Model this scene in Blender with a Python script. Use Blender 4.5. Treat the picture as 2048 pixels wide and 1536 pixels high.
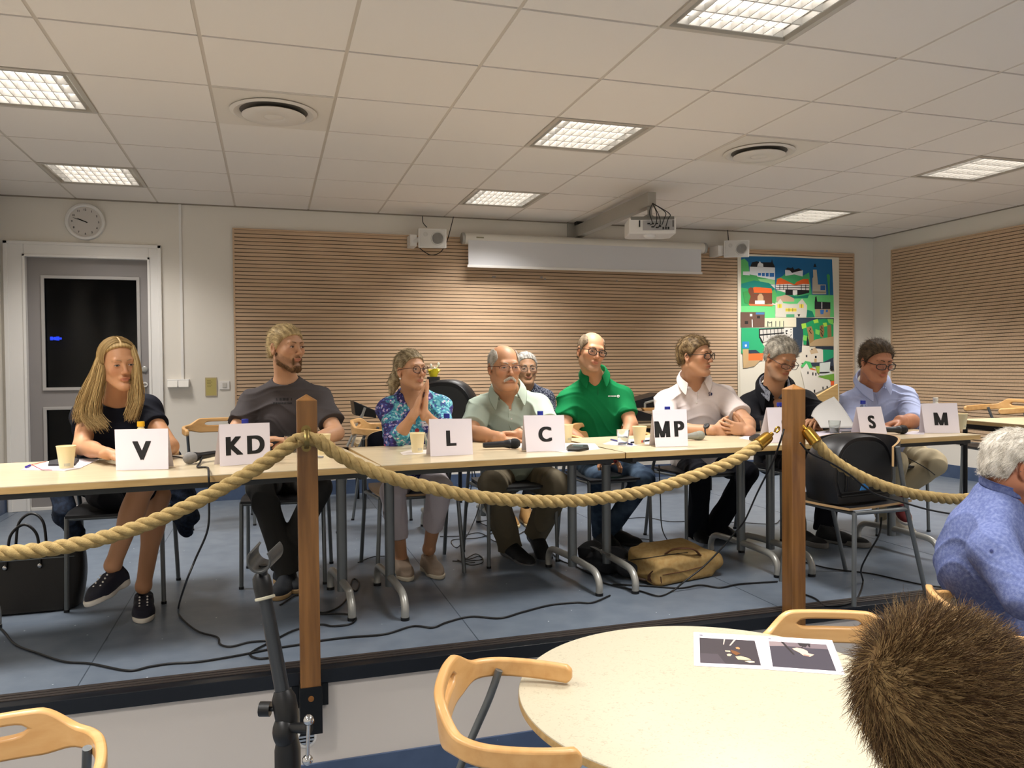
import bpy, bmesh, math, random
import numpy as np
from mathutils import Vector, Matrix
for o in list(bpy.data.objects): bpy.data.objects.remove(o)
SC = bpy.context.scene
COL = SC.collection
PI = math.pi
# ------------------------------------------------------------------ camera
FPX = 1575.91
CAM = np.array([0.856, -7.078, 1.10])
def _camrot():
    y, p, ro = 0.298783158, -0.0203614349, -0.00861875684
    F = np.array([math.sin(y)*math.cos(p), math.cos(y)*math.cos(p), math.sin(p)])
    r = np.array([math.cos(y), -math.sin(y), 0.]); u = np.cross(r, F)
    return np.array([math.cos(ro)*r+math.sin(ro)*u, -math.sin(ro)*r+math.cos(ro)*u, F])
CM = _camrot()
cam = bpy.data.cameras.new('camera'); cam_o = bpy.data.objects.new('camera', cam); COL.objects.link(cam_o)
cam.sensor_width = 36; cam.lens = FPX/2048*36; cam.clip_start = .05
m4 = Matrix([[CM[0][i], CM[1][i], -CM[2][i], CAM[i]] for i in range(3)] + [[0, 0, 0, 1]])
cam_o.matrix_world = m4
SC.camera = cam_o
# ------------------------------------------------------------------ view, world, lights
SC.view_settings.view_transform = 'Standard'; SC.view_settings.look = 'None'
SC.view_settings.gamma = 1; SC.view_settings.use_curve_mapping = False
SC.view_settings.exposure = 0.70
W = bpy.data.worlds.new('world'); SC.world = W; W.use_nodes = True
W.node_tree.nodes['Background'].inputs[0].default_value = (.55, .62, .8, 1)
W.node_tree.nodes['Background'].inputs[1].default_value = .02
LAMP_POWER = 10.0        # each ceiling luminaire
LAMP_SPREAD = 118
LAMP_COL = (1, .965, .93)
LOUVRE_EMIT = 2.0
def ray(px, py): return CM.T @ np.array([(px-1024)/FPX, (768-py)/FPX, 1])
def at(px, py, Y=None, Z=None, X=None):     # the point of the room seen at that spot on a known plane
    d = ray(px, py)
    if Y is not None: t = (Y-CAM[1])/d[1]
    elif Z is not None: t = (Z-CAM[2])/d[2]
    else: t = (X-CAM[0])/d[0]
    return CAM + t*d
V3 = lambda *a: np.array(a, float)
def nrm(v): v = np.asarray(v, float); return v/(np.linalg.norm(v)+1e-12)
# ------------------------------------------------------------------ materials
def lin(c):
    if isinstance(c, str):
        c = [int(c[i:i+2], 16)/255 for i in (0, 2, 4)]
    return tuple(x/12.92 if x <= .04045 else ((x+.055)/1.055)**2.4 for x in c[:3]) + (1,)
MATS = {}
def mat(name, col='808080', rough=.5, metal=0, noise=None, bump=None, emit=None, estr=0, spec=.5, attr=None, sss=0, coat=0, trans=0, ior=1.45, alpha=1):
    if name in MATS: return MATS[name]
    m = bpy.data.materials.new(name); m.use_nodes = True
    nt = m.node_tree; b = nt.nodes['Principled BSDF']
    b.inputs['Base Color'].default_value = lin(col); b.inputs['Roughness'].default_value = rough
    b.inputs['Metallic'].default_value = metal; b.inputs['Specular IOR Level'].default_value = spec
    b.inputs['IOR'].default_value = ior
    if trans: b.inputs['Transmission Weight'].default_value = trans
    if coat: b.inputs['Coat Weight'].default_value = coat
    if alpha < 1: b.inputs['Alpha'].default_value = alpha
    if sss:
        b.inputs['Subsurface Weight'].default_value = sss; b.inputs['Subsurface Radius'].default_value = (.012, .004, .002); b.inputs['Subsurface Scale'].default_value = 1
    if emit: b.inputs['Emission Color'].default_value = lin(emit); b.inputs['Emission Strength'].default_value = estr
    N = nt.nodes.new; L = nt.links.new
    src = None
    if attr:
        a = N('ShaderNodeAttribute'); a.attribute_name = attr; src = a.outputs['Color']; L(src, b.inputs['Base Color'])
    if noise:     # (scale xyz, colour2, contrast lo, hi)
        tc = N('ShaderNodeTexCoord'); mp = N('ShaderNodeMapping'); mp.inputs['Scale'].default_value = noise[0]
        L(tc.outputs['Object'], mp.inputs[0])
        n = N('ShaderNodeTexNoise'); n.inputs['Scale'].default_value = 1; n.inputs['Detail'].default_value = 5; L(mp.outputs[0], n.inputs['Vector'])
        r = N('ShaderNodeMapRange'); r.inputs[1].default_value = noise[2]; r.inputs[2].default_value = noise[3]; L(n.outputs[0], r.inputs[0])
        mx = N('ShaderNodeMix'); mx.data_type = 'RGBA'; L(r.outputs[0], mx.inputs[0])
        if src: L(src, mx.inputs[6])
        else: mx.inputs[6].default_value = lin(col)
        mx.inputs[7].default_value = lin(noise[1]); L(mx.outputs[2], b.inputs['Base Color'])
    if bump:      # (scale, strength, distance)
        tc = N('ShaderNodeTexCoord'); n = N('ShaderNodeTexNoise'); n.inputs['Scale'].default_value = bump[0]; n.inputs['Detail'].default_value = 4
        L(tc.outputs['Object'], n.inputs['Vector'])
        bp = N('ShaderNodeBump'); bp.inputs['Strength'].default_value = bump[1]; bp.inputs['Distance'].default_value = bump[2]
        L(n.outputs[0], bp.inputs['Height']); L(bp.outputs[0], b.inputs['Normal'])
    MATS[name] = m; return m
# ------------------------------------------------------------------ mesh builder
class MB:
    def __init__(s): s.v = []; s.f = []; s.mi = []; s.m = 0; s.n = 0
    def mat(s, i): s.m = i; return s
    def add(s, vs, fs):
        vs = np.asarray(vs, float).reshape(-1, 3)
        s.v.append(vs); s.f += [tuple(int(i)+s.n for i in f) for f in fs]; s.mi += [s.m]*len(fs); s.n += len(vs)
        return s
    def box(s, lo, hi, R=None, o=(0, 0, 0)):
        x0, y0, z0 = lo; x1, y1, z1 = hi
        v = np.array([(x0,y0,z0),(x1,y0,z0),(x1,y1,z0),(x0,y1,z0),(x0,y0,z1),(x1,y0,z1),(x1,y1,z1),(x0,y1,z1)], float)
        if R is not None: v = v@np.asarray(R).T
        v = v+np.asarray(o)
        return s.add(v, [(0,3,2,1),(4,5,6,7),(0,1,5,4),(1,2,6,5),(2,3,7,6),(3,0,4,7)])
    def prism(s, top, thick):      # polygon (n,3) extruded by the vector thick
        t = np.asarray(top, float); n = len(t); v = np.vstack([t, t+np.asarray(thick)])
        return s.add(v, [tuple(range(n)), tuple(range(2*n-1, n-1, -1))]+[(i, n+i, n+(i+1)%n, (i+1)%n) for i in range(n)])
    def tube(s, path, r, n=10, caps=True, flat=None, closed=False):
        P = np.asarray(path, float); K = len(P); rr = np.broadcast_to(np.asarray(r, float), (K,))
        T = np.gradient(P, axis=0) if not closed else np.roll(P, -1, 0)-np.roll(P, 1, 0)
        T /= np.linalg.norm(T, axis=1)[:, None]+1e-12
        up = np.array([0, 0, 1.]) if abs(T[0][2]) < .9 else np.array([1., 0, 0])
        a = nrm(np.cross(up, T[0])); fr = []
        for i in range(K):
            a = a-np.dot(a, T[i])*T[i]; a = a/(np.linalg.norm(a)+1e-12); fr.append((a, np.cross(T[i], a)))
        A = np.array([f[0] for f in fr]); B = np.array([f[1] for f in fr])
        th = np.arange(n)*2*PI/n
        fx, fy = flat if flat else (1, 1)
        v = (P[:, None]+rr[:, None, None]*(np.cos(th)[None, :, None]*A[:, None]*fx+np.sin(th)[None, :, None]*B[:, None]*fy)).reshape(-1, 3)
        f = []
        for i in range(K if closed else K-1):
            i2 = (i+1) % K
            for j in range(n): f.append((i*n+j, i*n+(j+1)%n, i2*n+(j+1)%n, i2*n+j))
        if caps and not closed: f += [tuple(range(n-1, -1, -1)), tuple((K-1)*n+j for j in range(n))]
        return s.add(v, f)
    def cyl(s, a, b, r, r2=None, n=16): return s.tube([a, b], [r, r if r2 is None else r2], n)
    def lathe(s, prof, c=(0, 0, 0), R=None, n=24):   # prof [(r,z)]
        K = len(prof); th = np.arange(n)*2*PI/n
        v = np.array([[(r*math.cos(t), r*math.sin(t), z) for t in th] for r, z in prof]).reshape(-1, 3)
        if R is not None: v = v@np.asarray(R).T
        v = v+np.asarray(c)
        f = [(i*n+j, i*n+(j+1)%n, (i+1)*n+(j+1)%n, (i+1)*n+j) for i in range(K-1) for j in range(n)]
        f += [tuple(range(n-1, -1, -1)), tuple((K-1)*n+j for j in range(n))]
        return s.add(v, f)
    def sphere(s, c, r, n=16, R=None):
        r = np.broadcast_to(np.asarray(r, float), (3,)); K = n//2
        v = np.array([[(math.sin(PI*i/K)*math.cos(2*PI*j/n), math.sin(PI*i/K)*math.sin(2*PI*j/n), -math.cos(PI*i/K)) for j in range(n)] for i in range(K+1)]).reshape(-1, 3)*r
        if R is not None: v = v@np.asarray(R).T
        return s.add(v+np.asarray(c), [(i*n+j, i*n+(j+1)%n, (i+1)*n+(j+1)%n, (i+1)*n+j) for i in range(K) for j in range(n)])
    def build(s, name, mats, parent=None, smooth=None, origin=None, bevel=None, loc=None):
        V = np.vstack(s.v); off = np.zeros(3)
        if origin is not None: off = np.asarray(origin, float)
        elif parent is not None and parent.get('_w', 1): off = np.array(parent.location) if not parent.get('loc0') else np.zeros(3)
        me = bpy.data.meshes.new(name); me.from_pydata((V-off).tolist(), [], s.f)
        if not isinstance(mats, (list, tuple)): mats = [mats]
        for m in mats: me.materials.append(m)
        if len(mats) > 1: me.polygons.foreach_set('material_index', s.mi)
        bm = bmesh.new(); bm.from_mesh(me); bmesh.ops.recalc_face_normals(bm, faces=bm.faces)
        if smooth is not None:
            for f in bm.faces: f.smooth = True
            ang = math.radians(smooth)
            for e in bm.edges:
                if len(e.link_faces) == 2 and e.calc_face_angle(0) > ang: e.smooth = False
        bm.to_mesh(me); bm.free(); me.update()
        o = bpy.data.objects.new(name, me); COL.objects.link(o)
        if parent is not None: o.parent = parent
        else: o.location = off
        if bevel:
            b = o.modifiers.new('bevel', 'BEVEL'); b.width = bevel; b.segments = 2; b.limit_method = 'ANGLE'; b.angle_limit = math.radians(40)
        return o
def tag(o, label=None, cat=None, group=None, kind=None):
    for k, v in (('label', label), ('category', cat), ('group', group), ('kind', kind)):
        if v: o[k] = v
    return o
ROOTS = {}
def thing(name, label, cat, loc=(0, 0, 0), rotz=0, group=None):
    o = bpy.data.objects.new(name, None); COL.objects.link(o); o.empty_display_size = .05
    o.location = tuple(float(c) for c in loc); o.rotation_euler = (0, 0, rotz)
    return tag(o, label, cat, group)
def part(mb, name, mats, root, smooth=None, local=False, bevel=None, label=None):
    o = mb.build(name, mats, root, smooth, origin=(0, 0, 0) if local else None, bevel=bevel)
    if label: o['label'] = label
    return o
def single(mb, name, mats, label, cat, origin=None, smooth=None, group=None, bevel=None):
    V = np.vstack(mb.v)
    if origin is None: origin = (*(.5*(V.min(0)+V.max(0)))[:2], V[:, 2].min())
    return tag(mb.build(name, mats, None, smooth, origin=origin, bevel=bevel), label, cat, group)
def struct(mb, name, mats, smooth=None, bevel=None):
    return tag(mb.build(name, mats, None, smooth, bevel=bevel), kind='structure')
def dup(root, loc, rotz=0, label=None, group=None, scale=None):
    r = root.copy(); COL.objects.link(r); r.location = tuple(float(c) for c in loc); r.rotation_euler = (0, 0, rotz)
    if label: r['label'] = label
    if group: r['group'] = group
    for ch in list(root.children):
        c = ch.copy(); COL.objects.link(c); c.parent = r
        for g in ch.children:
            d = g.copy(); COL.objects.link(d); d.parent = c
    return r
def rot(axis, a): return np.array(Matrix.Rotation(a, 3, axis))
def spline(P, n=40):       # Catmull-Rom through points
    P = np.asarray(P, float); Q = np.vstack([2*P[0]-P[1], P, 2*P[-1]-P[-2]]); out = []
    K = len(P)-1
    for i in range(K):
        p0, p1, p2, p3 = Q[i:i+4]
        for t in np.linspace(0, 1, max(2, n//K), endpoint=False):
            out.append(.5*((2*p1)+(-p0+p2)*t+(2*p0-5*p1+4*p2-p3)*t*t+(-p0+3*p1-3*p2+p3)*t**3))
    out.append(P[-1]); return np.array(out)
# shared surfaces
M_white = mat('white_paint', 'd8d2c8', .6, bump=(60, .15, .002))
M_wall = mat('wall_paint', 'e3ddd2', .7, bump=(90, .2, .001))
M_trimw = mat('white_lacquer', 'e6e3de', .35)
M_steel = mat('grey_steel', '6f7374', .38, .55)
M_steel2 = mat('light_grey_steel', 'a3a29c', .35, .4)
M_black = mat('black_plastic', '0c0c0d', .4)
M_blackm = mat('black_metal', '101113', .35, .3)
M_beech = mat('beech_wood', 'd9ab70', .36, noise=((3, 30, 30), 'cc9a5e', .35, .7), coat=.15)
M_birch = mat('birch_tabletop', 'd3c3a3', .3, noise=((2.5, 45, 45), 'c6b593', .35, .75), coat=.2)
M_edge = mat('birch_edge', 'bf9f6a', .45, noise=((3, 60, 60), 'aa8a57', .35, .7))
M_pine = mat('stained_pine', '8c6030', .42, noise=((30, 30, 2.2), '67431c', .38, .7), coat=.25)
M_brass = mat('brass', 'c79a45', .22, 1)
M_chrome = mat('chrome', 'c8c8c8', .15, 1)
M_paper = mat('white_card', 'e6dee4', .6)
M_ink = mat('black_ink', '141212', .6)
M_cream = mat('cream_paper_cup', 'ecdcae', .55)
M_blackfab = mat('black_fabric', '0b0b0e', .9)
M_cable = mat('black_cable', '0a0a0b', .45)
M_glass = mat('clear_glass', 'ffffff', .02, trans=1, ior=1.45)
M_blue = mat('blue_cap', '1b2a8c', .35)
# ------------------------------------------------------------------ the room
HC = 2.489           # ceiling height above the stage floor
FL = -.45            # hall floor in front of the stage
XL, XR, YB = -1.14, 7.17, -12.2
def floor_mat(name, c1, c2, c3):
    m = bpy.data.materials.new(name); m.use_nodes = True; nt = m.node_tree; b = nt.nodes['Principled BSDF']
    N = nt.nodes.new; L = nt.links.new
    tc = N('ShaderNodeTexCoord'); n1 = N('ShaderNodeTexNoise'); n1.inputs['Scale'].default_value = 9; n1.inputs['Detail'].default_value = 8
    L(tc.outputs['Object'], n1.inputs['Vector'])
    mx = N('ShaderNodeMix'); mx.data_type = 'RGBA'; mr = N('ShaderNodeMapRange'); mr.inputs[1].default_value = .35; mr.inputs[2].default_value = .65
    L(n1.outputs[0], mr.inputs[0]); L(mr.outputs[0], mx.inputs[0]); mx.inputs[6].default_value = lin(c1); mx.inputs[7].default_value = lin(c2)
    vo = N('ShaderNodeTexVoronoi'); vo.inputs['Scale'].default_value = 26; L(tc.outputs['Object'], vo.inputs['Vector'])
    # sparse bright mica flecks: cells with a high random value and near the centre
    sep = N('ShaderNodeSeparateColor'); L(vo.outputs['Color'], sep.inputs[0])
    g1 = N('ShaderNodeMath'); g1.operation = 'GREATER_THAN'; g1.inputs[1].default_value = .9; L(sep.outputs[0], g1.inputs[0])
    g2 = N('ShaderNodeMath'); g2.operation = 'LESS_THAN'; g2.inputs[1].default_value = .085; L(vo.outputs['Distance'], g2.inputs[0])
    g3 = N('ShaderNodeMath'); g3.operation = 'MULTIPLY'; L(g1.outputs[0], g3.inputs[0]); L(g2.outputs[0], g3.inputs[1])
    m2 = N('ShaderNodeMix'); m2.data_type = 'RGBA'; L(g3.outputs[0], m2.inputs[0]); L(mx.outputs[2], m2.inputs[6]); m2.inputs[7].default_value = lin(c3)
    L(m2.outputs[2], b.inputs['Base Color']); b.inputs['Roughness'].default_value = .38; b.inputs['Specular IOR Level'].default_value = .4
    n2 = N('ShaderNodeTexNoise'); n2.inputs['Scale'].default_value = 160; L(tc.outputs['Object'], n2.inputs['Vector'])
    bp = N('ShaderNodeBump'); bp.inputs['Strength'].default_value = .12; bp.inputs['Distance'].default_value = .001; L(n2.outputs[0], bp.inputs['Height']); L(bp.outputs[0], b.inputs['Normal'])
    return m
M_vinyl = floor_mat('blue_vinyl', '6a7480', '5f6976', 'd8dde2')
M_vinyld = floor_mat('blue_vinyl_skirting', '4a5a76', '42516c', '8090a8')
M_seam = mat('vinyl_seam', '3f4955', .5)
SE = -4.085          # stage edge
b = MB(); b.box((XL, SE, -.06), (XR, 0, 0)); b.box((XL, YB, FL-.05), (XR, SE-.03, FL)); struct(b, 'floor', M_vinyl)
b = MB()
for xs in (-1.05, .2, 1.65, 3.06, 4.5, 5.95): b.box((xs-.002, SE, 0), (xs+.002, 0, .0008))
struct(b, 'trim_1', M_seam)
b = MB(); b.box((XL, SE-.035, FL), (XR, SE-.005, -.045)); struct(b, 'wall_stage', mat('riser_paint', 'd0c8c0', .6))
b = MB(); b.box((XL, SE-.045, FL), (XR, SE-.035, FL+.105)); struct(b, 'baseboard_stage', M_vinyld)
b = MB(); b.box((XL, SE-.05, -.05), (XR, SE-.002, .002)); b.mat(1); b.box((XL, SE-.002, -.01), (XR, SE+.06, .006))
b.box((XL, SE+.012, .006), (XR, SE+.02, .009)); b.box((XL, SE+.035, .006), (XR, SE+.043, .009))
struct(b, 'trim_2', [mat('black_nosing', '14171d', .3), mat('dark_edge_strip', '3a3431', .35, .2)], bevel=.002)
b = MB(); b.box((XL, 0, FL), (-.98, .15, HC+.1)); b.box((-.98, 0, 2.03), (-.07, .15, HC+.1)); b.box((-.07, 0, FL), (XR, .15, HC+.1)); struct(b, 'wall_back', M_wall)
b = MB(); b.box((XL-.12, YB, FL), (XL, .15, HC+.1)); struct(b, 'wall_left', M_wall)
b = MB(); b.box((XR, YB, FL), (XR+.12, .15, HC+.1)); struct(b, 'wall_right', M_wall)
b = MB(); b.box((XL, YB-.12, FL), (XR, YB, HC+.1)); struct(b, 'wall_rear', M_wall)
b = MB(); b.box((0.03, -.012, 0), (XR, 0, .125)); struct(b, 'baseboard_back', M_vinyld)
b = MB(); b.box((XL, SE, 0), (XL+.012, 0, .125)); b.box((XL, YB, FL), (XL+.012, SE, FL+.105)); struct(b, 'baseboard_left', M_vinyld)
b = MB(); b.box((XR-.012, SE, 0), (XR, 0, .125)); b.box((XR-.012, YB, FL), (XR, SE, FL+.105)); struct(b, 'baseboard_right', M_vinyld)
# ceiling: painted grid with tegular tiles
T = .6; GY = -.56
LIGHTS = [(c, r) for c in (-1, 4, 9) for r in (0, 3, 6, 9, 12, 15, 18)]
VENTS = [(1, 3), (6, 3)]
M_tile = mat('ceiling_tile', 'ece5dc', .85, bump=(220, .25, .001))
M_grid = mat('ceiling_grid', 'd0c6b8', .5)
b = MB(); b.box((XL, YB, HC+.012), (XR, 0, HC+.08))
cells = set(LIGHTS)
bt = MB()
for c in range(-2, 12):
    for r in range(-1, 20):
        if (c, r) in cells: continue
        x0 = max(c*T+.008, XL); x1 = min((c+1)*T-.008, XR); y1 = min(GY-r*T-.008, 0); y0 = max(GY-(r+1)*T+.008, YB)
        if x1-x0 < .02 or y1-y0 < .02: continue
        bt.box((x0, y0, HC-.004), (x1, y1, HC+.013))
b2 = MB(); 
for c, r in []: pass
# backing is cut open over the luminaires by building it in strips
b = MB()
for c in range(-2, 12):
    for r in range(-1, 20):
        if (c, r) in cells: continue
        b.box((max(c*T, XL), max(GY-(r+1)*T, YB), HC+.012), (min((c+1)*T, XR), min(GY-r*T, 0), HC+.08))
b.mat(1)
for v, f, mi in [(bt.v, bt.f, 1)]: b.add(np.vstack(v), f)
b.mat(0)
for c in range(-1, 12): b.box((c*T-.011, YB, HC-.001), (c*T+.011, 0, HC+.014))
struct(b, 'ceiling', [M_grid, M_tile])
b = MB(); b.box((XL, YB, HC+.3), (XR, 0, HC+.32)); struct(b, 'trim_3', M_grid)
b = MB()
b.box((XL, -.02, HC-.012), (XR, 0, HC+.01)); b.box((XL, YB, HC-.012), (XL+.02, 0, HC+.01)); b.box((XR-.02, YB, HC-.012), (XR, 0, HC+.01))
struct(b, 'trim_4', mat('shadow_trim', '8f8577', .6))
# ------------------------------------------------------------------ luminaires
M_lframe = mat('luminaire_frame', 'c9c2b6', .4, .2)
M_refl = mat('louvre_aluminium', 'cfcdc8', .4, .25)
M_emit = mat('lamp_tube', 'ffffff', .5, emit='fff6ec', estr=LOUVRE_EMIT)
lr = thing('ceiling_light', 'x', 'ceiling light', (0, 0, HC)); h = .3
b = MB(); 
for lo, hi in (((-h, -h), (h, -h+.025)), ((-h, h-.025), (h, h)), ((-h, -h+.025), (-h+.025, h-.025)), ((h-.025, -h+.025), (h, h-.025))):
    b.box((*lo, -.008), (*hi, .06))
b.box((-h, -h, .06), (h, h, .07)); part(b, 'frame', M_lframe, lr, local=True)
q = h-.05
b = MB()
for k in range(4):        # four bright lamp bands behind the louvre
    y0 = -q+k*(2*q/4)+.012; b.box((-q+.03, y0, .030), (q-.03, y0+2*q/4-.024, .036))
part(b, 'lamp_tube', M_emit, lr, local=True)
b = MB()
for k in range(5): y0 = -q+k*(2*q/4); b.box((-q, y0-.004, -.004), (q, y0+.004, .03))
for k in range(11): x0 = -q+k*(2*q/10); b.box((x0-.002, -q, -.002), (x0+.002, q, .024))
part(b, 'louvre', M_refl, lr, local=True)
b = MB(); b.box((-q-.02, -q-.02, .045), (q+.02, q+.02, .05)); part(b, 'reflector', M_refl, lr, local=True)
names = {(-1, 0): 'small recessed louvre ceiling light above the door, by the left wall', (-1, 3): 'recessed louvre ceiling light cut by the left edge of the photo',
 (4, 0): 'recessed louvre ceiling light nearest the projector, close to the back wall', (4, 3): 'recessed louvre ceiling light in the middle of the ceiling, between the two round vents',
 (4, 6): 'large bright louvre ceiling light cut by the top edge of the photo', (9, 0): 'small bright louvre ceiling light near the far right corner above the poster',
 (9, 3): 'bright louvre ceiling light near the right edge of the photo'}
for i, (c, r) in enumerate(LIGHTS):
    lb = names.get((c, r), 'recessed louvre ceiling light over the hall behind the viewpoint')
    loc = (c*T+.3, GY-r*T-.3, HC)
    if i == 0: lr.location = loc; lr['label'] = lb; o = lr; lr['group'] = 'recessed ceiling lights'
    else: o = dup(lr, loc, 0, lb, 'recessed ceiling lights')
    ld = bpy.data.lights.new('lamp_light', 'AREA'); ld.shape = 'RECTANGLE'; ld.size = .5; ld.size_y = .5
    ld.energy = LAMP_POWER; ld.color = LAMP_COL; ld.spread = math.radians(LAMP_SPREAD)
    lo = bpy.data.objects.new('lamp_light', ld); COL.objects.link(lo); lo.location = (0, 0, -.006); lo.parent = o
# ------------------------------------------------------------------ vents
vr = thing('ceiling_vent', 'round white air diffuser between the two left ceiling lights and the middle one', 'air vent', (0, 0, HC), group='round ceiling air diffusers')
b = MB(); b.box((-.29, -.29, -.009), (.29, .29, .012)); part(b, 'face_plate', mat('vent_plate', 'e2dace', .5), vr, local=True)
b = MB(); b.lathe([(.215, -.009), (.225, -.016), (.205, -.024), (.175, -.012), (.175, -.009)], n=48); part(b, 'outer_ring', mat('vent_white', 'dcd5cb', .45), vr, 40, True)
b = MB(); b.lathe([(.176, -.008), (.176, -.0105), (.10, -.0106), (.1, -.008)], n=48); part(b, 'throat', mat('vent_dark', '6f6a62', .7), vr, 40, True)
b = MB(); b.lathe([(.02, -.03), (.155, -.03), (.165, -.036), (.155, -.042), (.06, -.045), (.05, -.040), (.03, -.046), (.001, -.046)], n=48)
b.cyl((0, 0, -.031), (0, 0, -.008), .02); part(b, 'centre_disc', mat('vent_white', 'dcd5cb', .45), vr, 40, True)
vr.location = (1.5*T, GY-3.5*T, HC)
dup(vr, (6.5*T, GY-3.5*T, HC), 0, 'round white air diffuser above the projector, right of the middle ceiling light', 'round ceiling air diffusers')
# ------------------------------------------------------------------ slatted wall panels
M_slat = mat('oak_slat', 'cdb091', .5, noise=((2, 60, 60), 'c1a282', .35, .7))
M_gap = mat('dark_felt', '24150b', .9)
def panel(name, label, x0, x1, z0, z1, axis, pos):
    r = thing(name, label, 'wall panel', ((x0+x1)/2, pos, z0) if axis == 'y' else (pos, (x0+x1)/2, z0))
    B = lambda mb, a0, a1, d0, d1, c0, c1: mb.box((a0, pos-d1, c0), (a1, pos-d0, c1)) if axis == 'y' else mb.box((pos-d1, a0, c0), (pos-d0, a1, c1))
    b = MB(); B(b, x0, x1, 0, .012, z0, z1); part(b, 'backing', M_gap, r)
    b = MB(); p = .0318; n = int((z1-z0-.03)/p)
    for k in range(n):
        zz = z1-.016-k*p; B(b, x0+.012, x1-.012, .012, .026, zz-p+.0058, zz)
    part(b, 'slats', M_slat, r)
    b = MB()
    for a in ((x0, x0+.014, z0, z1), (x1-.014, x1, z0, z1), (x0+.014, x1-.014, z1-.014, z1), (x0+.014, x1-.014, z0, z0+.014)): B(b, a[0], a[1], 0, .03, a[2], a[3])
    part(b, 'edge_frame', M_slat, r)
panel('slatted_panel', 'wide wooden slatted acoustic panel covering the back wall behind the speakers', .577, 6.90, .37, 2.30, 'y', 0)
panel('slatted_panel', 'wooden slatted acoustic panel on the right side wall', -9.5, -.288, .37, 2.31, 'x', XR)
# ------------------------------------------------------------------ door
M_door = mat('grey_door', '8b8684', .45)
dr = tag(thing('door_1', None, None, (-.525, 0, 0)), kind='structure')
b = MB(); x0, x1, z1, g = -.975, -.075, 2.02, .035
gx0, gx1, gz0, gz1 = -.85, -.17, .97, 1.85; hx0, hx1, hz0, hz1 = -.85, -.17, .16, .80
for lo, hi in (((x0, .02), (gx0, z1)), ((gx1, .02), (x1, z1)), ((gx0, gz1), (gx1, z1)), ((gx0, hz1), (gx1, gz0)), ((gx0, .02), (gx1, hz0))):
    b.box((lo[0], .03, lo[1]), (hi[0], .07, hi[1]))
part(b, 'door_leaf', M_door, dr)
M_night = mat('dark_glass', '030405', .05, spec=.3, alpha=.55)
b = MB(); b.box((gx0, .045, gz0), (gx1, .055, gz1)); b.box((hx0, .045, hz0), (hx1, .055, hz1)); part(b, 'door_glass', M_night, dr)
b = MB()
for (a, c, d, e) in ((gx0, gx1, gz0, gz1), (hx0, hx1, hz0, hz1)):
    for lo, hi in (((a-.02, d-.02), (c+.02, d+.005)), ((a-.02, e-.005), (c+.02, e+.02)), ((a-.02, d), (a+.005, e)), ((c-.005, d), (c+.02, e))):
        b.box((lo[0], .015, lo[1]), (hi[0], .032, hi[1]))
part(b, 'glazing_bead', mat('grey_bead', 'aaa6a2', .4), dr, bevel=.003)
b = MB(); b.lathe([(.024, 0), (.024, .012), (.018, .016), (.001, .016)], c=(-.125, .03, 1.115), R=rot('X', PI/2)); part(b, 'lock_rose', M_steel2, dr, 40)
b = MB(); b.lathe([(.022, 0), (.022, .01), (.001, .01)], c=(-.125, .03, .99), R=rot('X', PI/2)); b.tube(spline([(-.125, .03, .99), (-.125, -.02, .99), (-.16, -.028, .99), (-.24, -.028, .99)], 16), .009)
part(b, 'door_handle', M_chrome, dr, 40)
b = MB()
for xa, xb in ((-1.115, -.975), (-.075, .02)):
    b.box((xa, -.022, 0), (xb, 0, 2.13)); 
b.box((-.975, -.022, 2.02), (-.075, 0, 2.13)); b.box((-1.115, -.032, 0), (-1.085, -.02, 2.13)); b.box((-.008, -.032, 0), (.02, -.02, 2.13)); b.box((-1.115, -.032, 2.105), (.02, -.02, 2.13))
b.box((-.985, -.03, 0), (-.965, .03, 2.03)); b.box((-.085, -.03, 0), (-.065, .03, 2.03)); b.box((-.985, -.03, 2.01), (-.065, .03, 2.03)); b.box((-.975, .02, -.01), (-.075, .12, .02))
part(b, 'door_frame', M_trimw, dr, bevel=.003)
b = MB(); b.box((-1.6, 1.6, -.1), (.6, 1.65, 2.6)); b.box((-1.6, .15, -.12), (.6, 1.65, -.1)); struct(b, 'wall_outside', mat('night', '020203', .9))
sg = at(111, 677, Y=1.5)
# blue lit sign seen through the door glass
b = MB()
for dx, w, hh in ((-.035, .022, .035), (-.008, .018, .03), (.018, .026, .038), (.045, .012, .02)): b.box((sg[0]+dx-w/2, 1.5, sg[2]-hh/2), (sg[0]+dx+w/2, 1.51, sg[2]+hh/2))
b.box((sg[0]-.05, 1.51, sg[2]-.006), (sg[0]+.05, 1.515, sg[2]+.006)); single(b, 'lit_sign', mat('blue_light', '2040ff', .5, emit='2a4cff', estr=3), 'small blue lit sign outside, seen through the dark glass of the door', 'sign')
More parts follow.
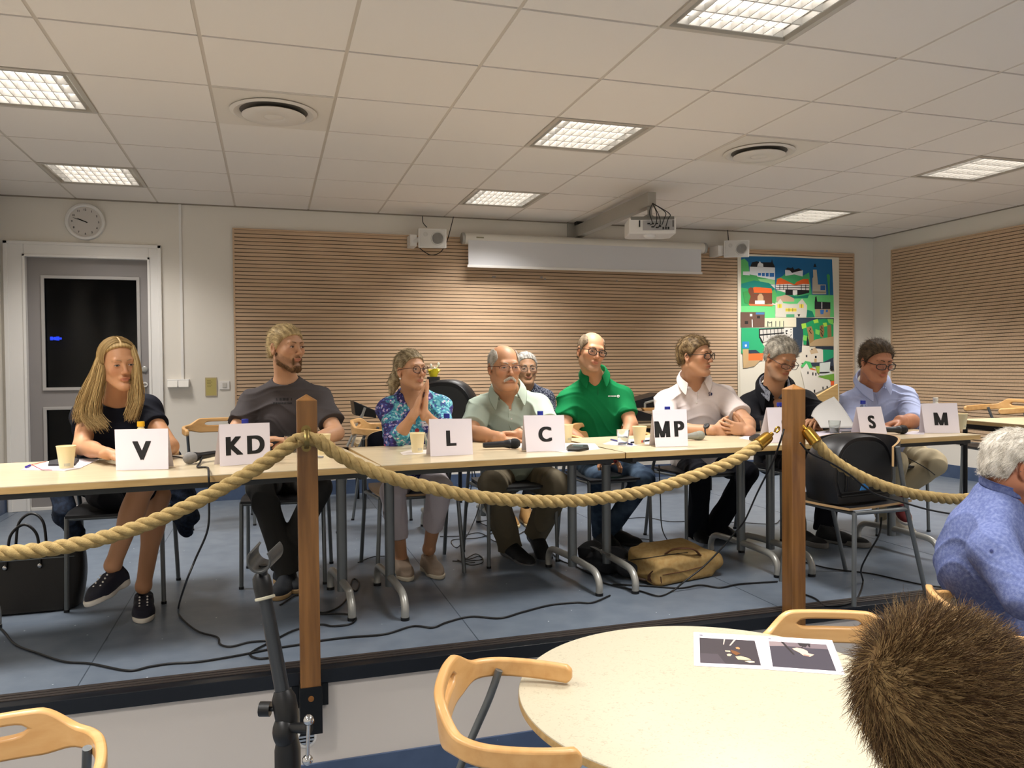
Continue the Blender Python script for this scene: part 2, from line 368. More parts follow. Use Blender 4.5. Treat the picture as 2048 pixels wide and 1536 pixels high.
# ------------------------------------------------------------------ stage tables
TH = .70
def quad_slab(c4, z0, z1):      # four xy corners -> closed slab
    return [(x, y, z1) for x, y in c4], (0, 0, z0-z1)
def ctable(label, xa, ya, xb, yb, depth=.80, legs=(.14, .14), z=TH, feet_to=.12, group='birch tables pushed together on the stage', cap=.03):
    a = V3(xa, ya, 0); bb = V3(xb, yb, 0); d = nrm(bb-a); n = V3(-d[1], d[0], 0); Lh = np.linalg.norm(bb-a)
    a2 = a+d*.003; b2 = bb-d*.003
    ctr = (a+bb)/2+n*depth/2
    r = thing('table', label, 'table', (ctr[0], ctr[1], 0), group=group)
    m = MB(); top = [a2, b2, b2+n*depth, a2+n*depth]
    m.prism([(p[0], p[1], z) for p in top], (0, 0, -.003)); part(m, 'tabletop', M_birch, r)
    m = MB(); m.prism([(p[0], p[1], z-.0032) for p in top], (0, 0, -.024)); part(m, 'edge_band', M_edge, r, bevel=.001)
    m = MB()
    for e0 in (a+d*.05, bb-d*.08): m.prism([(*(e0+n*.045)[:2], z-.03), (*(e0+d*.03+n*.045)[:2], z-.03), (*(e0+d*.03+n*(depth-.045))[:2], z-.03), (*(e0+n*(depth-.045))[:2], z-.03)], (0, 0, -.03))
    for s in (.025, depth-.055):
        p, q = a+d*.05+n*s, bb-d*.05+n*s
        m.prism([(p[0], p[1], z-.028), (q[0], q[1], z-.028), (q+n*.03)[:2].tolist()+[z-.028], (p+n*.03)[:2].tolist()+[z-.028]], (0, 0, -.022))
    part(m, 'frame', mat('dark_frame', '35383a', .4, .4), r)
    for off in legs:
        if off is None: continue
        c = (a+d*off if off > 0 else bb+d*off)+n*depth*.52
        m = MB(); m.cyl((c[0], c[1], .075), (c[0], c[1], z-.028), .0235, n=20)
        m.box((-.03, -.32, z-.05), (.03, .30, z-.029), R=np.array([[d[0], n[0], 0], [d[1], n[1], 0], [0, 0, 1]]), o=(c[0], c[1], 0))
        lg = part(m, 'leg', M_steel, r, 40)
        P = [c-n*(depth*.52-feet_to)+V3(0, 0, .0), c-n*(depth*.52-feet_to)+V3(0, 0, .06), c-n*(depth*.52-feet_to-.045)+V3(0, 0, .105), c-n*.15+V3(0, 0, .115), c+V3(0, 0, .118),
             c+n*.15+V3(0, 0, .115), c+n*(depth*.48-.13)+V3(0, 0, .105), c+n*(depth*.48-.09)+V3(0, 0, .06), c+n*(depth*.48-.09)]
        m = MB(); m.tube(spline(P, 48), .0175, 12); part(m, 'foot', M_steel2, r, 50)
        for e in (P[0], P[-1]): m = MB(); m.cyl((e[0], e[1], 0), (e[0], e[1], .014), .0195); part(m, 'foot_cap', M_black, r, 40)
    return r
def fr(px, py): p = at(px, py, Z=TH); return p[0], p[1]
E1 = fr(-330, 993); E2 = fr(762, 931); E3 = fr(1251, 905); E4 = fr(1606, 888); E5 = fr(1962, 869)
ctable('long birch table at the left with the V and KD cards', *E1, *E2, legs=(.3, -.085), depth=.84, feet_to=.22)
ctable('birch table with the L and C cards on it', *E2, *E3, legs=(.125, -.075), depth=.82, feet_to=.13)
ctable('birch table with the MP card, between the two wooden posts', *E3, *E4, legs=(.10, -.08), depth=.80, feet_to=.10)
ctable('birch table at the right end of the row with the M card', *E4, *E5, legs=(.1, -.27), depth=.72, feet_to=.05)
# far tables
def simple_table(label, ctr, w, dpt, z, rotz, name='table', group=None):
    r = thing(name, label, 'table', (ctr[0], ctr[1], 0), rotz, group)
    m = MB(); m.box((-w/2, -dpt/2, z-.004), (w/2, dpt/2, z)); part(m, 'tabletop', M_birch, r, local=True)
    m = MB(); m.box((-w/2, -dpt/2, z-.027), (w/2, dpt/2, z-.0042)); part(m, 'edge_band', M_edge, r, local=True, bevel=.001)
    m = MB(); m.box((-w/2+.03, -dpt/2+.04, z-.065), (w/2-.03, -dpt/2+.07, z-.028)); m.box((-w/2+.03, dpt/2-.07, z-.065), (w/2-.03, dpt/2-.04, z-.028)); m.box((-w/2+.03, -dpt/2+.04, z-.06), (-w/2+.06, dpt/2-.04, z-.03)); m.box((w/2-.06, -dpt/2+.04, z-.06), (w/2-.03, dpt/2-.04, z-.03)); part(m, 'frame', M_blackm, r, local=True)
    for sx in (-1, 1):
        for sy in (-1, 1):
            m = MB(); m.cyl((sx*(w/2-.06), sy*(dpt/2-.055), 0), (sx*(w/2-.06), sy*(dpt/2-.055), z-.028), .016); part(m, 'leg', M_blackm, r, 40, True)
    return r
_a, _b = at(1905, 838, Z=.70), at(2150, 858, Z=.70); _d = (_b-_a)/np.linalg.norm(_b-_a); _n = V3(-_d[1], _d[0], 0); _c = (_a+_b)/2+_n*.35
simple_table('birch table standing by the right wall panel, behind the M card', (_c[0], _c[1], 0), float(np.linalg.norm(_b-_a)), .70, .70, math.atan2(_d[1], _d[0]))
# ------------------------------------------------------------------ chairs
def hoop_mesh(slot=True, W=.25, D=.24, zb=.70, hb=.105, ha=.047, t=.024, drop=.0, n=73):
    # U-shaped bent beech rail: back at y=+, arms forward (-y)
    P = []
    for k in range(n):
        s = -1+2*k/(n-1)
        P.append(s)
    S = np.array(P); Lb = PI*W*.5+W*.3; Lt = Lb+D-W*.6
    out = []
    # plan curve: superellipse-like arc then straight arms
    th = np.linspace(-PI/2, PI/2, 41)
    arc = np.array([(W*math.copysign(abs(math.sin(a))**.8, math.sin(a)), .66*W*abs(math.cos(a))**.75) for a in th])
    arm = np.array([(W*(1-.10*u*u), -D*.62*u) for u in np.linspace(0, 1, 18)[1:]])
    pts = np.vstack([arm[::-1]*[-1, 1], arc, arm])
    d = np.r_[0, np.cumsum(np.linalg.norm(np.diff(pts, axis=0), axis=1))]; u = np.linspace(0, d[-1], n)
    X = np.interp(u, d, pts[:, 0]); Yv = np.interp(u, d, pts[:, 1]); s = (u-d[-1]/2)
    a = np.abs(s)
    w = np.clip((a-.13)/.10, 0, 1); w = w*w*(3-2*w)
    top = zb+hb/2-w*(hb/2-ha/2+.012)-.02*np.clip((a-.2)/.3, 0, 1)-drop*np.clip((a-.12)/.35, 0, 1); bot = zb-hb/2+w*(hb/2-ha/2-.012)-.02*np.clip((a-.2)/.3, 0, 1)-drop*np.clip((a-.12)/.35, 0, 1)
    end = np.clip((d[-1]/2-a)/.012, 0, 1)**.5; mid0 = (top+bot)/2; top = mid0+(top-mid0)*np.maximum(end, .55); bot = mid0+(bot-mid0)*np.maximum(end, .55)
    sl = .105; hh = np.where(a < sl, .013*np.sqrt(np.clip(1-(a/sl)**8, 0, 1)), 0) if slot else np.zeros(n)
    mid = zb+.012
    T = np.stack([np.gradient(X), np.gradient(Yv)], 1); T /= np.linalg.norm(T, axis=1)[:, None]; Nn = np.stack([T[:, 1], -T[:, 0]], 1)
    rows = [bot, np.where(a < sl+.02, mid-hh, (top+bot)/2), np.where(a < sl+.02, mid+hh, (top+bot)/2), top]
    m = MB(); vs = []
    lean = .12
    for side in (-1, 1):
        for z in rows:
            k = (z-zb)*lean*np.where(Yv > 0, 1, 0)
            for i in range(n): vs.append((X[i]+Nn[i, 0]*side*t/2, Yv[i]+Nn[i, 1]*side*t/2+k[i], z[i]))
    f = []
    I = lambda side, r, i: side*4*n+r*n+i
    for i in range(n-1):
        hole = hh[i] > 0 or hh[i+1] > 0
        for r in (0, 1, 2):
            if r == 1: continue
            f.append((I(0, r, i), I(0, r, i+1), I(0, r+1, i+1), I(0, r+1, i))); f.append((I(1, r+1, i), I(1, r+1, i+1), I(1, r, i+1), I(1, r, i)))
        f.append((I(0, 0, i), I(1, 0, i), I(1, 0, i+1), I(0, 0, i+1))); f.append((I(0, 3, i+1), I(1, 3, i+1), I(1, 3, i), I(0, 3, i)))
        if hole:
            f.append((I(0, 1, i), I(1, 1, i), I(1, 1, i+1), I(0, 1, i+1))); f.append((I(0, 2, i+1), I(1, 2, i+1), I(1, 2, i), I(0, 2, i)))
    for i in (0, n-1): f.append((I(0, 0, i), I(0, 1, i), I(0, 3, i), I(1, 3, i), I(1, 1, i), I(1, 0, i)))
    m.add(vs, f)
    return m
def weld(o):
    bm = bmesh.new(); bm.from_mesh(o.data); bmesh.ops.remove_doubles(bm, verts=bm.verts, dist=.0004); bmesh.ops.recalc_face_normals(bm, faces=bm.faces); bm.to_mesh(o.data); bm.free()
def make_armchair(label, loc, rotz, group, H=.70, seatz=.45, drop=0):
    r = thing('armchair', label, 'chair', loc, rotz, group)
    o = part(hoop_mesh(zb=H, drop=drop), 'armrest_hoop', M_beech, r, 50, True); weld(o)
    bv = o.modifiers.new('bevel', 'BEVEL'); bv.width = .007; bv.segments = 3; bv.limit_method = 'ANGLE'; bv.angle_limit = math.radians(50)
    m = MB()
    g = []; nx, ny = 12, 12
    for iz in (0, 1):
        for j in range(ny+1):
            for i in range(nx+1):
                u, v = -1+2*i/nx, -1+2*j/ny
                x = .205*u*(1-.06*v*v)*(1-.05*v); y = .21*v*(1-.05*u*u)
                z = seatz-.016*(1-u*u)*(1-v*v)-.02*max(0, -v-.6)-.012*iz
                g.append((x, y, z))
    A = lambda k, j, i: k*(nx+1)*(ny+1)+j*(nx+1)+i
    f = []
    for j in range(ny):
        for i in range(nx):
            f.append((A(0, j, i), A(0, j, i+1), A(0, j+1, i+1), A(0, j+1, i))); f.append((A(1, j+1, i), A(1, j+1, i+1), A(1, j, i+1), A(1, j, i)))
    for i in range(nx): f.append((A(0, 0, i), A(1, 0, i), A(1, 0, i+1), A(0, 0, i+1))); f.append((A(0, ny, i+1), A(1, ny, i+1), A(1, ny, i), A(0, ny, i)))
    for j in range(ny): f.append((A(0, j+1, 0), A(1, j+1, 0), A(1, j, 0), A(0, j, 0))); f.append((A(0, j, nx), A(1, j, nx), A(1, j+1, nx), A(0, j+1, nx)))
    m.add(g, f); part(m, 'seat', mat('black_seat', '121214', .45), r, 40, True)
    for sx in (-1, 1):
        m = MB(); m.tube([(sx*.205, -.19, 0), (sx*.20, -.18, seatz-.03), (sx*.2, -.178, seatz-.015)], .0105, 12); m.mat(1); m.cyl((sx*.205, -.19, 0), (sx*.205, -.19, .012), .0125); part(m, 'leg', [M_steel, M_black], r, 50, True)
        m = MB(); m.tube(spline([(sx*.225, .24, 0), (sx*.215, .17, seatz-.03), (sx*.222, .07, H-.09), (sx*.224, .045, H-.02)], 24), .0105, 12); m.mat(1); m.cyl((sx*.225, .24, 0), (sx*.225, .24, .012), .0125); part(m, 'leg', [M_steel, M_black], r, 50, True)
    m = MB(); z = seatz-.026
    for sx in (-1, 1): m.tube([(sx*.2, -.178, z), (sx*.205, .165, z)], .009)
    m.tube([(-.2, -.178, z), (.2, -.178, z)], .009); m.tube([(-.205, .165, z), (.205, .165, z)], .009); part(m, 'seat_frame', M_steel, r, 50, True)
    return r
GC = 'bent beech armchairs with steel legs'
ch0 = make_armchair('beech hoop armchair under the long-haired woman behind the V card', (.20, -2.90, 0), 0, GC)
ch0.location = (.16, -2.86, 0)
for (x, y, rz, lb) in [
    (.52, -1.05, .1, 'empty beech hoop armchair by the wall switch, behind the V and KD cards'),
    (.93, -2.74, -.1, 'beech hoop armchair under the bearded man in the grey t-shirt'),
    (2.19, -2.72, .05, 'armchair under the man with the white moustache'),
    (2.82, -2.64, .05, 'armchair under the man in the green polo'),
    (3.44, -2.64, .1, 'armchair under the man in the white polo'),
    (4.10, -2.66, .1, 'beech armchair under the man in the dark jacket'),
    (4.78, -2.76, 0, 'armchair under the man in the light blue shirt'),
    (2.68, -1.42, 0, 'armchair under the man sitting behind the row')]:
    dup(ch0, (x, y, 0), rz, lb, GC)
p = at(700, 850, Y=-2.0)
dup(ch0, (1.58, -1.55, 0), 1.25, 'empty beech armchair turned sideways left of the woman in the blue blouse', GC)
# hall chairs on the lower floor
chb = make_armchair('beech armchair drawn up to the left of the round table', (1.40, -5.30, FL), math.radians(71), GC, H=.765)
dup(ch0, (.235, -5.16, FL), math.radians(14), 'beech armchair cut by the bottom left corner of the photo', GC)
_q = CAM+6.25*ray(2042, 826)-CM[0]*.17
dup(chb, (_q[0], _q[1], 0), math.radians(-107), 'beech armchair at the far right table, its slotted back and arms above the top', GC)
make_armchair('beech armchair on the far side of the round table, behind the printed sheets', (2.575, -5.03, FL), math.radians(-22), GC, H=.675, drop=.045)
dup(ch0, (3.20, -5.00, FL), math.radians(60), 'beech armchair under the white-haired man in the blue linen shirt', GC)
# shell-back chairs (black moulded ply with a pale edge)
M_ply = mat('black_ply', '17181b', .35); M_plyedge = mat('ply_edge', 'a98a62', .5)
def make_shell_chair(label, loc, rotz, group=None, seatz=.45):
    r = thing('shell_chair', label, 'chair', loc, rotz, group)
    n = 33; m = MB(); vs = []; H0, H1 = .60, .755
    th = np.linspace(-1.35, 1.35, n)
    for rad in (.245, .256):
        for z in (0, 1):
            for a in th:
                zz = (H0+.02*abs(a)) if z == 0 else H1-.035*(abs(a)/1.35)**3
                vs.append((rad*math.sin(a), -.02+rad*.95*math.cos(a), zz))
    I = lambda k, z, i: (k*2+z)*n+i
    f = []; fe = []
    for i in range(n-1):
        f += [(I(0, 0, i), I(0, 0, i+1), I(0, 1, i+1), I(0, 1, i)), (I(1, 1, i), I(1, 1, i+1), I(1, 0, i+1), I(1, 0, i))]
        fe += [(I(0, 1, i), I(0, 1, i+1), I(1, 1, i+1), I(1, 1, i)), (I(0, 0, i+1), I(0, 0, i), I(1, 0, i), I(1, 0, i+1))]
    for i in (0, n-1): fe.append((I(0, 0, i), I(0, 1, i), I(1, 1, i), I(1, 0, i)))
    m.add(vs, f); m.f += fe; m.mi += [1]*len(fe)
    part(m, 'backrest', [M_ply, M_plyedge], r, 40, True)
    m = MB(); nx, ny = 14, 12; g = []
    for k in (0, 1):
        for j in range(ny+1):
            for i in range(nx+1):
                u, v = -1+2*i/nx, -1+2*j/ny
                g.append((.225*u*(1-.08*v*v), .215*v*(1-.08*u*u), seatz-.02*(1-u*u)*(1-v*v)+.006*v-.011*k))
    A = lambda k, j, i: k*(nx+1)*(ny+1)+j*(nx+1)+i
    f = []; fe = []
    for j in range(ny):
        for i in range(nx): f += [(A(0, j, i), A(0, j, i+1), A(0, j+1, i+1), A(0, j+1, i)), (A(1, j+1, i), A(1, j+1, i+1), A(1, j, i+1), A(1, j, i))]
    for i in range(nx): fe += [(A(0, 0, i), A(1, 0, i), A(1, 0, i+1), A(0, 0, i+1)), (A(0, ny, i+1), A(1, ny, i+1), A(1, ny, i), A(0, ny, i))]
    for j in range(ny): fe += [(A(0, j+1, 0), A(1, j+1, 0), A(1, j, 0), A(0, j, 0)), (A(0, j, nx), A(1, j, nx), A(1, j+1, nx), A(0, j+1, nx))]
    m.add(g, f); m.f += fe; m.mi += [1]*len(fe); part(m, 'seat', [M_ply, M_plyedge], r, 40, True)
    z = seatz-.03
    for sx in (-1, 1):
        m = MB(); m.tube([(sx*.235, -.2, 0), (sx*.21, -.17, z)], .011, 12); part(m, 'leg', M_steel, r, 50, True)
        m = MB(); m.tube([(sx*.245, .25, 0), (sx*.238, .13, z), (sx*.258, .045, .72)], .011, 12); part(m, 'leg', M_steel, r, 50, True)
    m = MB()
    for sx in (-1, 1): m.tube([(sx*.21, -.17, z), (sx*.238, .13, z)], .010)
    m.tube([(-.21, -.17, z), (.21, -.17, z)], .010); m.tube([(-.238, .13, z), (.238, .13, z)], .010); part(m, 'seat_frame', M_steel, r, 50, True)
    return r
sc = make_shell_chair('black shell chair with a pale plywood edge holding the stage monitor', (3.56, -3.87, 0), math.radians(-84), 'black shell-back chairs')
dup(sc, (1.60, -2.78, 0), .05, 'black shell-back chair under the woman in the blue patterned blouse', 'black shell-back chairs')
# ------------------------------------------------------------------ round table
RC = (1.955, -5.275); RR = .51; RZ = .255
r = thing('round_table', 'round cream laminate table in the foreground with two printed sheets on it', 'table', (*RC, FL))
m = MB(); m.lathe([(.001, .705), (RR-.006, .705), (RR-.002, .7035), (RR-.001, .701)], n=128)
mt = bpy.data.materials.new('cream_laminate'); mt.use_nodes = True; nt = mt.node_tree; bb = nt.nodes['Principled BSDF']; N = nt.nodes.new; L = nt.links.new
tc = N('ShaderNodeTexCoord'); n1 = N('ShaderNodeTexNoise'); n1.inputs['Scale'].default_value = 14; n1.inputs['Detail'].default_value = 6; L(tc.outputs['Object'], n1.inputs[0])
n2 = N('ShaderNodeTexNoise'); n2.inputs['Scale'].default_value = 90; n2.inputs['Detail'].default_value = 3; n2.inputs['Distortion'].default_value = 1.5; L(tc.outputs['Object'], n2.inputs[0])
mr = N('ShaderNodeMapRange'); mr.inputs[1].default_value = .56; mr.inputs[2].default_value = .72; L(n2.outputs[0], mr.inputs[0])
mu = N('ShaderNodeMath'); mu.operation = 'MULTIPLY'; L(mr.outputs[0], mu.inputs[0]); L(n1.outputs[0], mu.inputs[1])
mx = N('ShaderNodeMix'); mx.data_type = 'RGBA'; L(mu.outputs[0], mx.inputs[0]); mx.inputs[6].default_value = lin('c4bba3'); mx.inputs[7].default_value = lin('918a72'); L(mx.outputs[2], bb.inputs['Base Color']); bb.inputs['Roughness'].default_value = .42
part(m, 'tabletop', mt, r, 40, True)
m = MB(); m.lathe([(RR-.001, .7009), (RR, .698), (RR, .684), (RR-.004, .681), (.001, .681)], n=128); part(m, 'edge_band', M_edge, r, 40, True)
m = MB(); m.cyl((0, 0, .04), (0, 0, .681), .035, n=24)
for k in range(4):
    a = PI/4+k*PI/2; m.tube([(0, 0, .05), (.2*math.cos(a), .2*math.sin(a), .035), (.36*math.cos(a), .36*math.sin(a), .022)], [.022, .02, .016])
part(m, 'pedestal', M_steel, r, 40, True)
# printed sheets (flat things lying on the table)
def unz(q, z): p = at(q[0], q[1], Z=z); return (p[0], p[1])
def sheet(label, corners, shapes, z=RZ):
    ctr = np.mean([at(*c, Z=z) for c in corners], 0)
    root = thing('printed_sheet', label, 'paper', (ctr[0], ctr[1], z), group='printed photo sheets on the round table')
    m = MB(); m.prism([(*unz(c, z), z+.0012) for c in corners], (0, 0, -.0008)); part(m, 'sheet', M_paper, root)
    m = MB(); mats = []
    lay = 0
    for col, pts in shapes:
        mm = mat('print_'+col, col, .5)
        if mm not in mats: mats.append(mm)
        m.mat(mats.index(mm)); m.prism([(*unz((1360+p[0]/5.69, 1240+p[1]/5.69), z), z+.0013+.00012*lay) for p in pts], (0, 0, -.00005)); lay += 1
    part(m, 'printed_picture', mats, root)
zz = lambda l: [(l[i], l[i+1]) for i in range(0, len(l), 2)]
sheet('printed sheet with a dark photo of gold shapes, left of the two', [(1387, 1265), (1522.8, 1272.5), (1537, 1340), (1388, 1332)],
 [('3a3237', zz([222,205,850,240,922,522,230,492])), ('4a4148', zz([226,380,430,392,520,505,230,490])), ('c9b9ae', zz([498,217,516,218,500,285,490,284])), ('c9b9ae', zz([612,228,636,230,576,298,560,296])),
  ('c98f5a', zz([632,318,660,314,684,328,676,340,640,334])), ('d8c0a0', zz([512,352,570,356,574,372,516,366])), ('7a4a20', zz([575,345,640,365,690,390,640,410,590,380])), ('e0c8a4', zz([532,398,560,390,592,400,570,420,540,416])),
  ('dcc59c', zz([630,425,690,418,760,436,812,460,740,466,660,458])), ('e6d3b4', zz([735,478,790,470,848,480,850,494,790,496])), ('8d8a94', zz([222,172,260,175,260,186,222,183])), ('b9b4bc', zz([300,178,510,190,510,193,300,181]))])
sheet('printed sheet with a dark photo of a pale hand-like shape, right of the two', [(1523.5, 1272.5), (1664, 1281), (1690.5, 1351), (1537.6, 1340)],
 [('403b45', zz([1010,245,1665,285,1780,586,1056,535])), ('8f7f80', zz([1010,245,1150,254,1200,300,1020,300])), ('75676c', zz([1150,254,1665,285,1685,340,1500,330,1200,300])), ('2a2426', zz([1145,252,1175,254,1308,398,1290,402])),
  ('2a2426', zz([1335,266,1480,275,1482,318,1468,316,1450,290,1430,318,1400,312,1362,362,1350,352,1392,306,1362,300])), ('e2c4a8', zz([1276,330,1330,322,1380,330,1420,345,1450,360,1460,385,1528,402,1480,426,1400,408,1360,378,1300,348])), ('c58f80', zz([1400,395,1480,410,1470,424,1410,410])),
  ('8d8a94', zz([1005,212,1035,214,1037,224,1007,222])), ('b9b4bc', zz([1070,218,1270,230,1270,233,1070,221]))])
# ------------------------------------------------------------------ posts, rope
def post(label, x, y, ztop, x2=None):
    r = thing('wooden_post', label, 'post', (x, y, -.2), group='stained wooden rope posts on the stage edge')
    h = .035; m = MB()
    lo = (-h, -h, .165); z1 = ztop+.2-.022
    v = [(-h, -h, .165), (h, -h, .165), (h, h, .165), (-h, h, .165), (-h, -h, z1), (h, -h, z1), (h, h, z1), (-h, h, z1), (0, 0, z1+.022)]
    m.add(v, [(3, 2, 1, 0), (0, 1, 5, 4), (1, 2, 6, 5), (2, 3, 7, 6), (3, 0, 4, 7), (4, 5, 8), (5, 6, 8), (6, 7, 8), (7, 4, 8)])
    part(m, 'shaft', M_pine, r, local=True, bevel=.002)
    m = MB(); m.box((-h-.004, -h-.004, 0), (h+.004, -h, .17)); m.box((-h-.004, h, 0), (h+.004, h+.004, .17)); m.box((-h-.004, -h, 0), (-h, h, .17)); m.box((h, -h, 0), (h+.004, h, .17)); m.box((-h, -h, 0), (h, h, .004))
    m.box((-h-.03, h, .07), (-h-.004, h+.02, .155)); m.box((h+.004, h, .07), (h+.03, h+.02, .155))
    part(m, 'steel_socket', M_blackm, r, local=True, bevel=.001)
    for z in (.05, .13):
        m = MB(); m.lathe([(.010, 0), (.010, .004), (.001, .005)], c=(0, -h-.004, z), R=rot('X', PI/2)); part(m, 'bolt', mat('rusty_bolt', '8a5a2c', .5, .4), r, 40, True)
    return r
PY = -4.17
P1x = .982; P2x = 3.03
post('left wooden rope post, with a brass plate holding the rope', P1x, PY, 1.013)
post('right wooden rope post, standing in front of an S card', P2x, PY, 1.02)
M_rope = mat('manila_rope', 'b59c66', .85, noise=((40, 40, 40), '9a8150', .35, .65), bump=(400, .9, .003))
def rope(label, pts, L1=None, L2=None, closed_ends=True):
    C = spline(pts, 260); d = np.r_[0, np.cumsum(np.linalg.norm(np.diff(C, axis=0), axis=1))]; n = int(d[-1]/.006); u = np.linspace(0, d[-1], n)
    C = np.stack([np.interp(u, d, C[:, k]) for k in range(3)], 1)
    T = np.gradient(C, axis=0); T /= np.linalg.norm(T, axis=1)[:, None]
    A = np.cross(T, V3(0, 1, 0)); A /= np.linalg.norm(A, axis=1)[:, None]; B = np.cross(T, A)
    m = MB(); R = .0117
    for k in range(3):
        ph = 2*PI*u/.125+k*2*PI/3
        m.tube(C+R*(np.cos(ph)[:, None]*A+np.sin(ph)[:, None]*B), .0142, 10)
    mid = C[n//2]
    r = thing('rope', label, 'rope', (mid[0], mid[1], mid[2]), group='thick twisted barrier ropes')
    part(m, 'twisted_rope', M_rope, r, 70)
    return r, C
RY = PY-.058
lp = [at(x, y, Y=RY) for x, y in [(594, 880), (560, 905), (520, 932), (470, 962), (400, 1000), (330, 1033), (250, 1063), (160, 1087), (80, 1100), (0, 1107)]]
lp += [V3(x_, RY, lp[-1][2]+dz_) for x_, dz_ in ((lp[-1][0]-.2, .0), (lp[-1][0]-.45, .05), (lp[-1][0]-.72, .14), (-1.02, .29))]
post('wooden rope post beyond the left edge of the photo', -1.05, PY, 1.013)
post('wooden rope post beyond the right edge of the photo', 5.07, PY, 1.013)
rope('thick manila rope hanging to the left of the left wooden post', lp)
mp = [at(x, y, Y=RY) for x, y in [(636, 880), (670, 905), (720, 932), (780, 955), (850, 973), (930, 990), (1020, 1000), (1110, 1003), (1200, 997), (1300, 980), (1400, 948), (1470, 920), (1525, 888)]]
mp[-1] = mp[-1]+V3(0, .02, 0)
rr, C = rope('thick manila rope hanging in a long curve between the two wooden posts', mp)
def brass_end(root, a, b):
    a = np.asarray(a, float); b = np.asarray(b, float); d = nrm(b-a); m = MB()
    Rm = np.array(Vector(d).to_track_quat('Z', 'Y').to_matrix()); L = .07
    m.lathe([(.027, 0), (.029, .004), (.027, .012), (.025, L-.012), (.021, L), (.010, L+.004), (.008, L+.02), (.001, L+.02)], c=a-d*.012, R=Rm)
    part(m, 'brass_end_cap', M_brass, root, 40)
    m = MB(); c0 = a+d*(L+.012)
    pth = [c0+d*.008+V3(0, 0, 0), c0+d*.02+V3(0, 0, .010), c0+d*.035+V3(0, 0, .004), c0+d*.036-V3(0, 0, .008), c0+d*.02-V3(0, 0, .010)]
    m.tube(spline(pth, 30), .0045, 8); part(m, 'brass_hook', M_brass, root, 50)
brass_end(rr, C[-1], at(1566, 850, Y=PY-.03))
rp = [at(x, y, Y=RY) for x, y in [(1628, 880), (1660, 915), (1700, 942), (1750, 966), (1800, 982), (1850, 992), (1925, 998)]]
rp += [V3(x_, RY, rp[-1][2]+dz_) for x_, dz_ in ((rp[-1][0]+.22, .02), (rp[-1][0]+.45, .07), (rp[-1][0]+.68, .16), (5.03, .26))]
rr, C = rope('thick manila rope running right from the right wooden post, a thin cable lying over it', rp)
brass_end(rr, C[0], at(1606, 852, Y=PY-.03))
# rope passes through a brass ring at the left post
r = thing('rope_ring_plate', 'brass plate and ring holding the rope on the left wooden post', 'bracket', (P1x, PY-.036, .78))
c = at(613, 878, Y=RY)
m = MB(); m.lathe([(.017, 0), (.017, .003), (.001, .004)], c=(c[0], PY-.0352, c[2]+.030), R=rot('X', PI/2)); m.lathe([(.017, 0), (.017, .003), (.001, .004)], c=(c[0], PY-.0352, c[2]-.030), R=rot('X', PI/2)); part(m, 'plate', mat('aged_brass', '8d7a4a', .35, .9), r, 40)
m = MB(); m.tube(spline([(c[0], PY-.036, c[2]+.03), (c[0], PY-.065, c[2]+.031), (c[0], RY-.036, c[2]), (c[0], PY-.065, c[2]-.031), (c[0], PY-.036, c[2]-.03)], 30), .008, 8, flat=(1, .3)); part(m, 'strap_ring', mat('aged_brass', '8d7a4a', .35, .9), r, 50)
knot = MB(); cc = [at(x, y, Y=RY) for x, y in [(592, 882), (600, 878), (613, 877), (626, 878), (638, 882)]]; C = spline(cc, 40)
Tn = np.gradient(C, axis=0); Tn /= np.linalg.norm(Tn, axis=1)[:, None]; A = np.cross(Tn, V3(0, 1, 0)); A /= np.linalg.norm(A, axis=1)[:, None]; B = np.cross(Tn, A)
u = np.r_[0, np.cumsum(np.linalg.norm(np.diff(C, axis=0), axis=1))]
for k in range(3):
    ph = 2*PI*u/.125+k*2*PI/3; knot.tube(C+.0117*(np.cos(ph)[:, None]*A+np.sin(ph)[:, None]*B), .0142, 10)
single(knot, 'rope_bend', M_rope, 'short bend of manila rope passing through the brass ring on the left post', 'rope', smooth=70)
# ------------------------------------------------------------------ microphone stand in the foreground
def dep(px, py, d): return CAM+d*ray(px, py)
r0 = dep(577, 1536, 1.02); base = V3(r0[0], r0[1], FL)
r = thing('microphone_stand', 'black boom microphone stand with an empty clip in the foreground', 'microphone stand', base)
jt = dep(571, 1415, 1.03); tp = dep(529, 1190, 1.05)
M_tube = mat('dark_chrome_tube', '3d4146', .28, .7)
m = MB(); m.tube([base+V3(0, 0, .05), V3(r0[0], r0[1], r0[2]-.1)], .011, 16); part(m, 'pole', M_tube, r, 50)
m = MB()
for k in range(3):
    a = .5+k*2*PI/3; m.tube([base+V3(0, 0, .13), base+V3(.28*math.cos(a), .28*math.sin(a), .012)], .008)
m.cyl(base+V3(0, 0, .05), base+V3(0, 0, .17), .018); part(m, 'tripod_base', M_black, r, 50)
m = MB(); m.tube([jt-(tp-jt)*.02, jt+(tp-jt)*.5, tp], [.0095, .0092, .0088], 20); part(m, 'boom_arm', M_tube, r, 50)
m = MB(); ax = nrm(tp-jt); mr0 = nrm(np.cross(ax, CM[2]))
m.tube([jt-ax*.035, jt-ax*.015, jt+ax*.012, jt+ax*.022], [.010, .0155, .0155, .011], 20)
kx = r0+V3(0, 0, 0)
low = dep(575, 1490, 1.025)
m.tube([low-V3(0, 0, .06), low-V3(0, 0, .005), low+V3(0, 0, .018), (low+jt)/2, jt-ax*.02], [.0165, .0165, .012, .014, .011], 20)
m.sphere(dep(570, 1462, 1.025), (.016, .02, .022), 20)
part(m, 'swivel_joint', M_black, r, 50)
m = MB(); a = jt-ax*.002; kl = -CM[0]; m.cyl(a, a+kl*.024, .003); m.cyl(a+kl*.020, a+kl*.034, .0095, .0095, 10)
if (at(*(540, 1405), Y=-6)-at(575, 1405, Y=-6)) @ (-mr0) < 0: pass
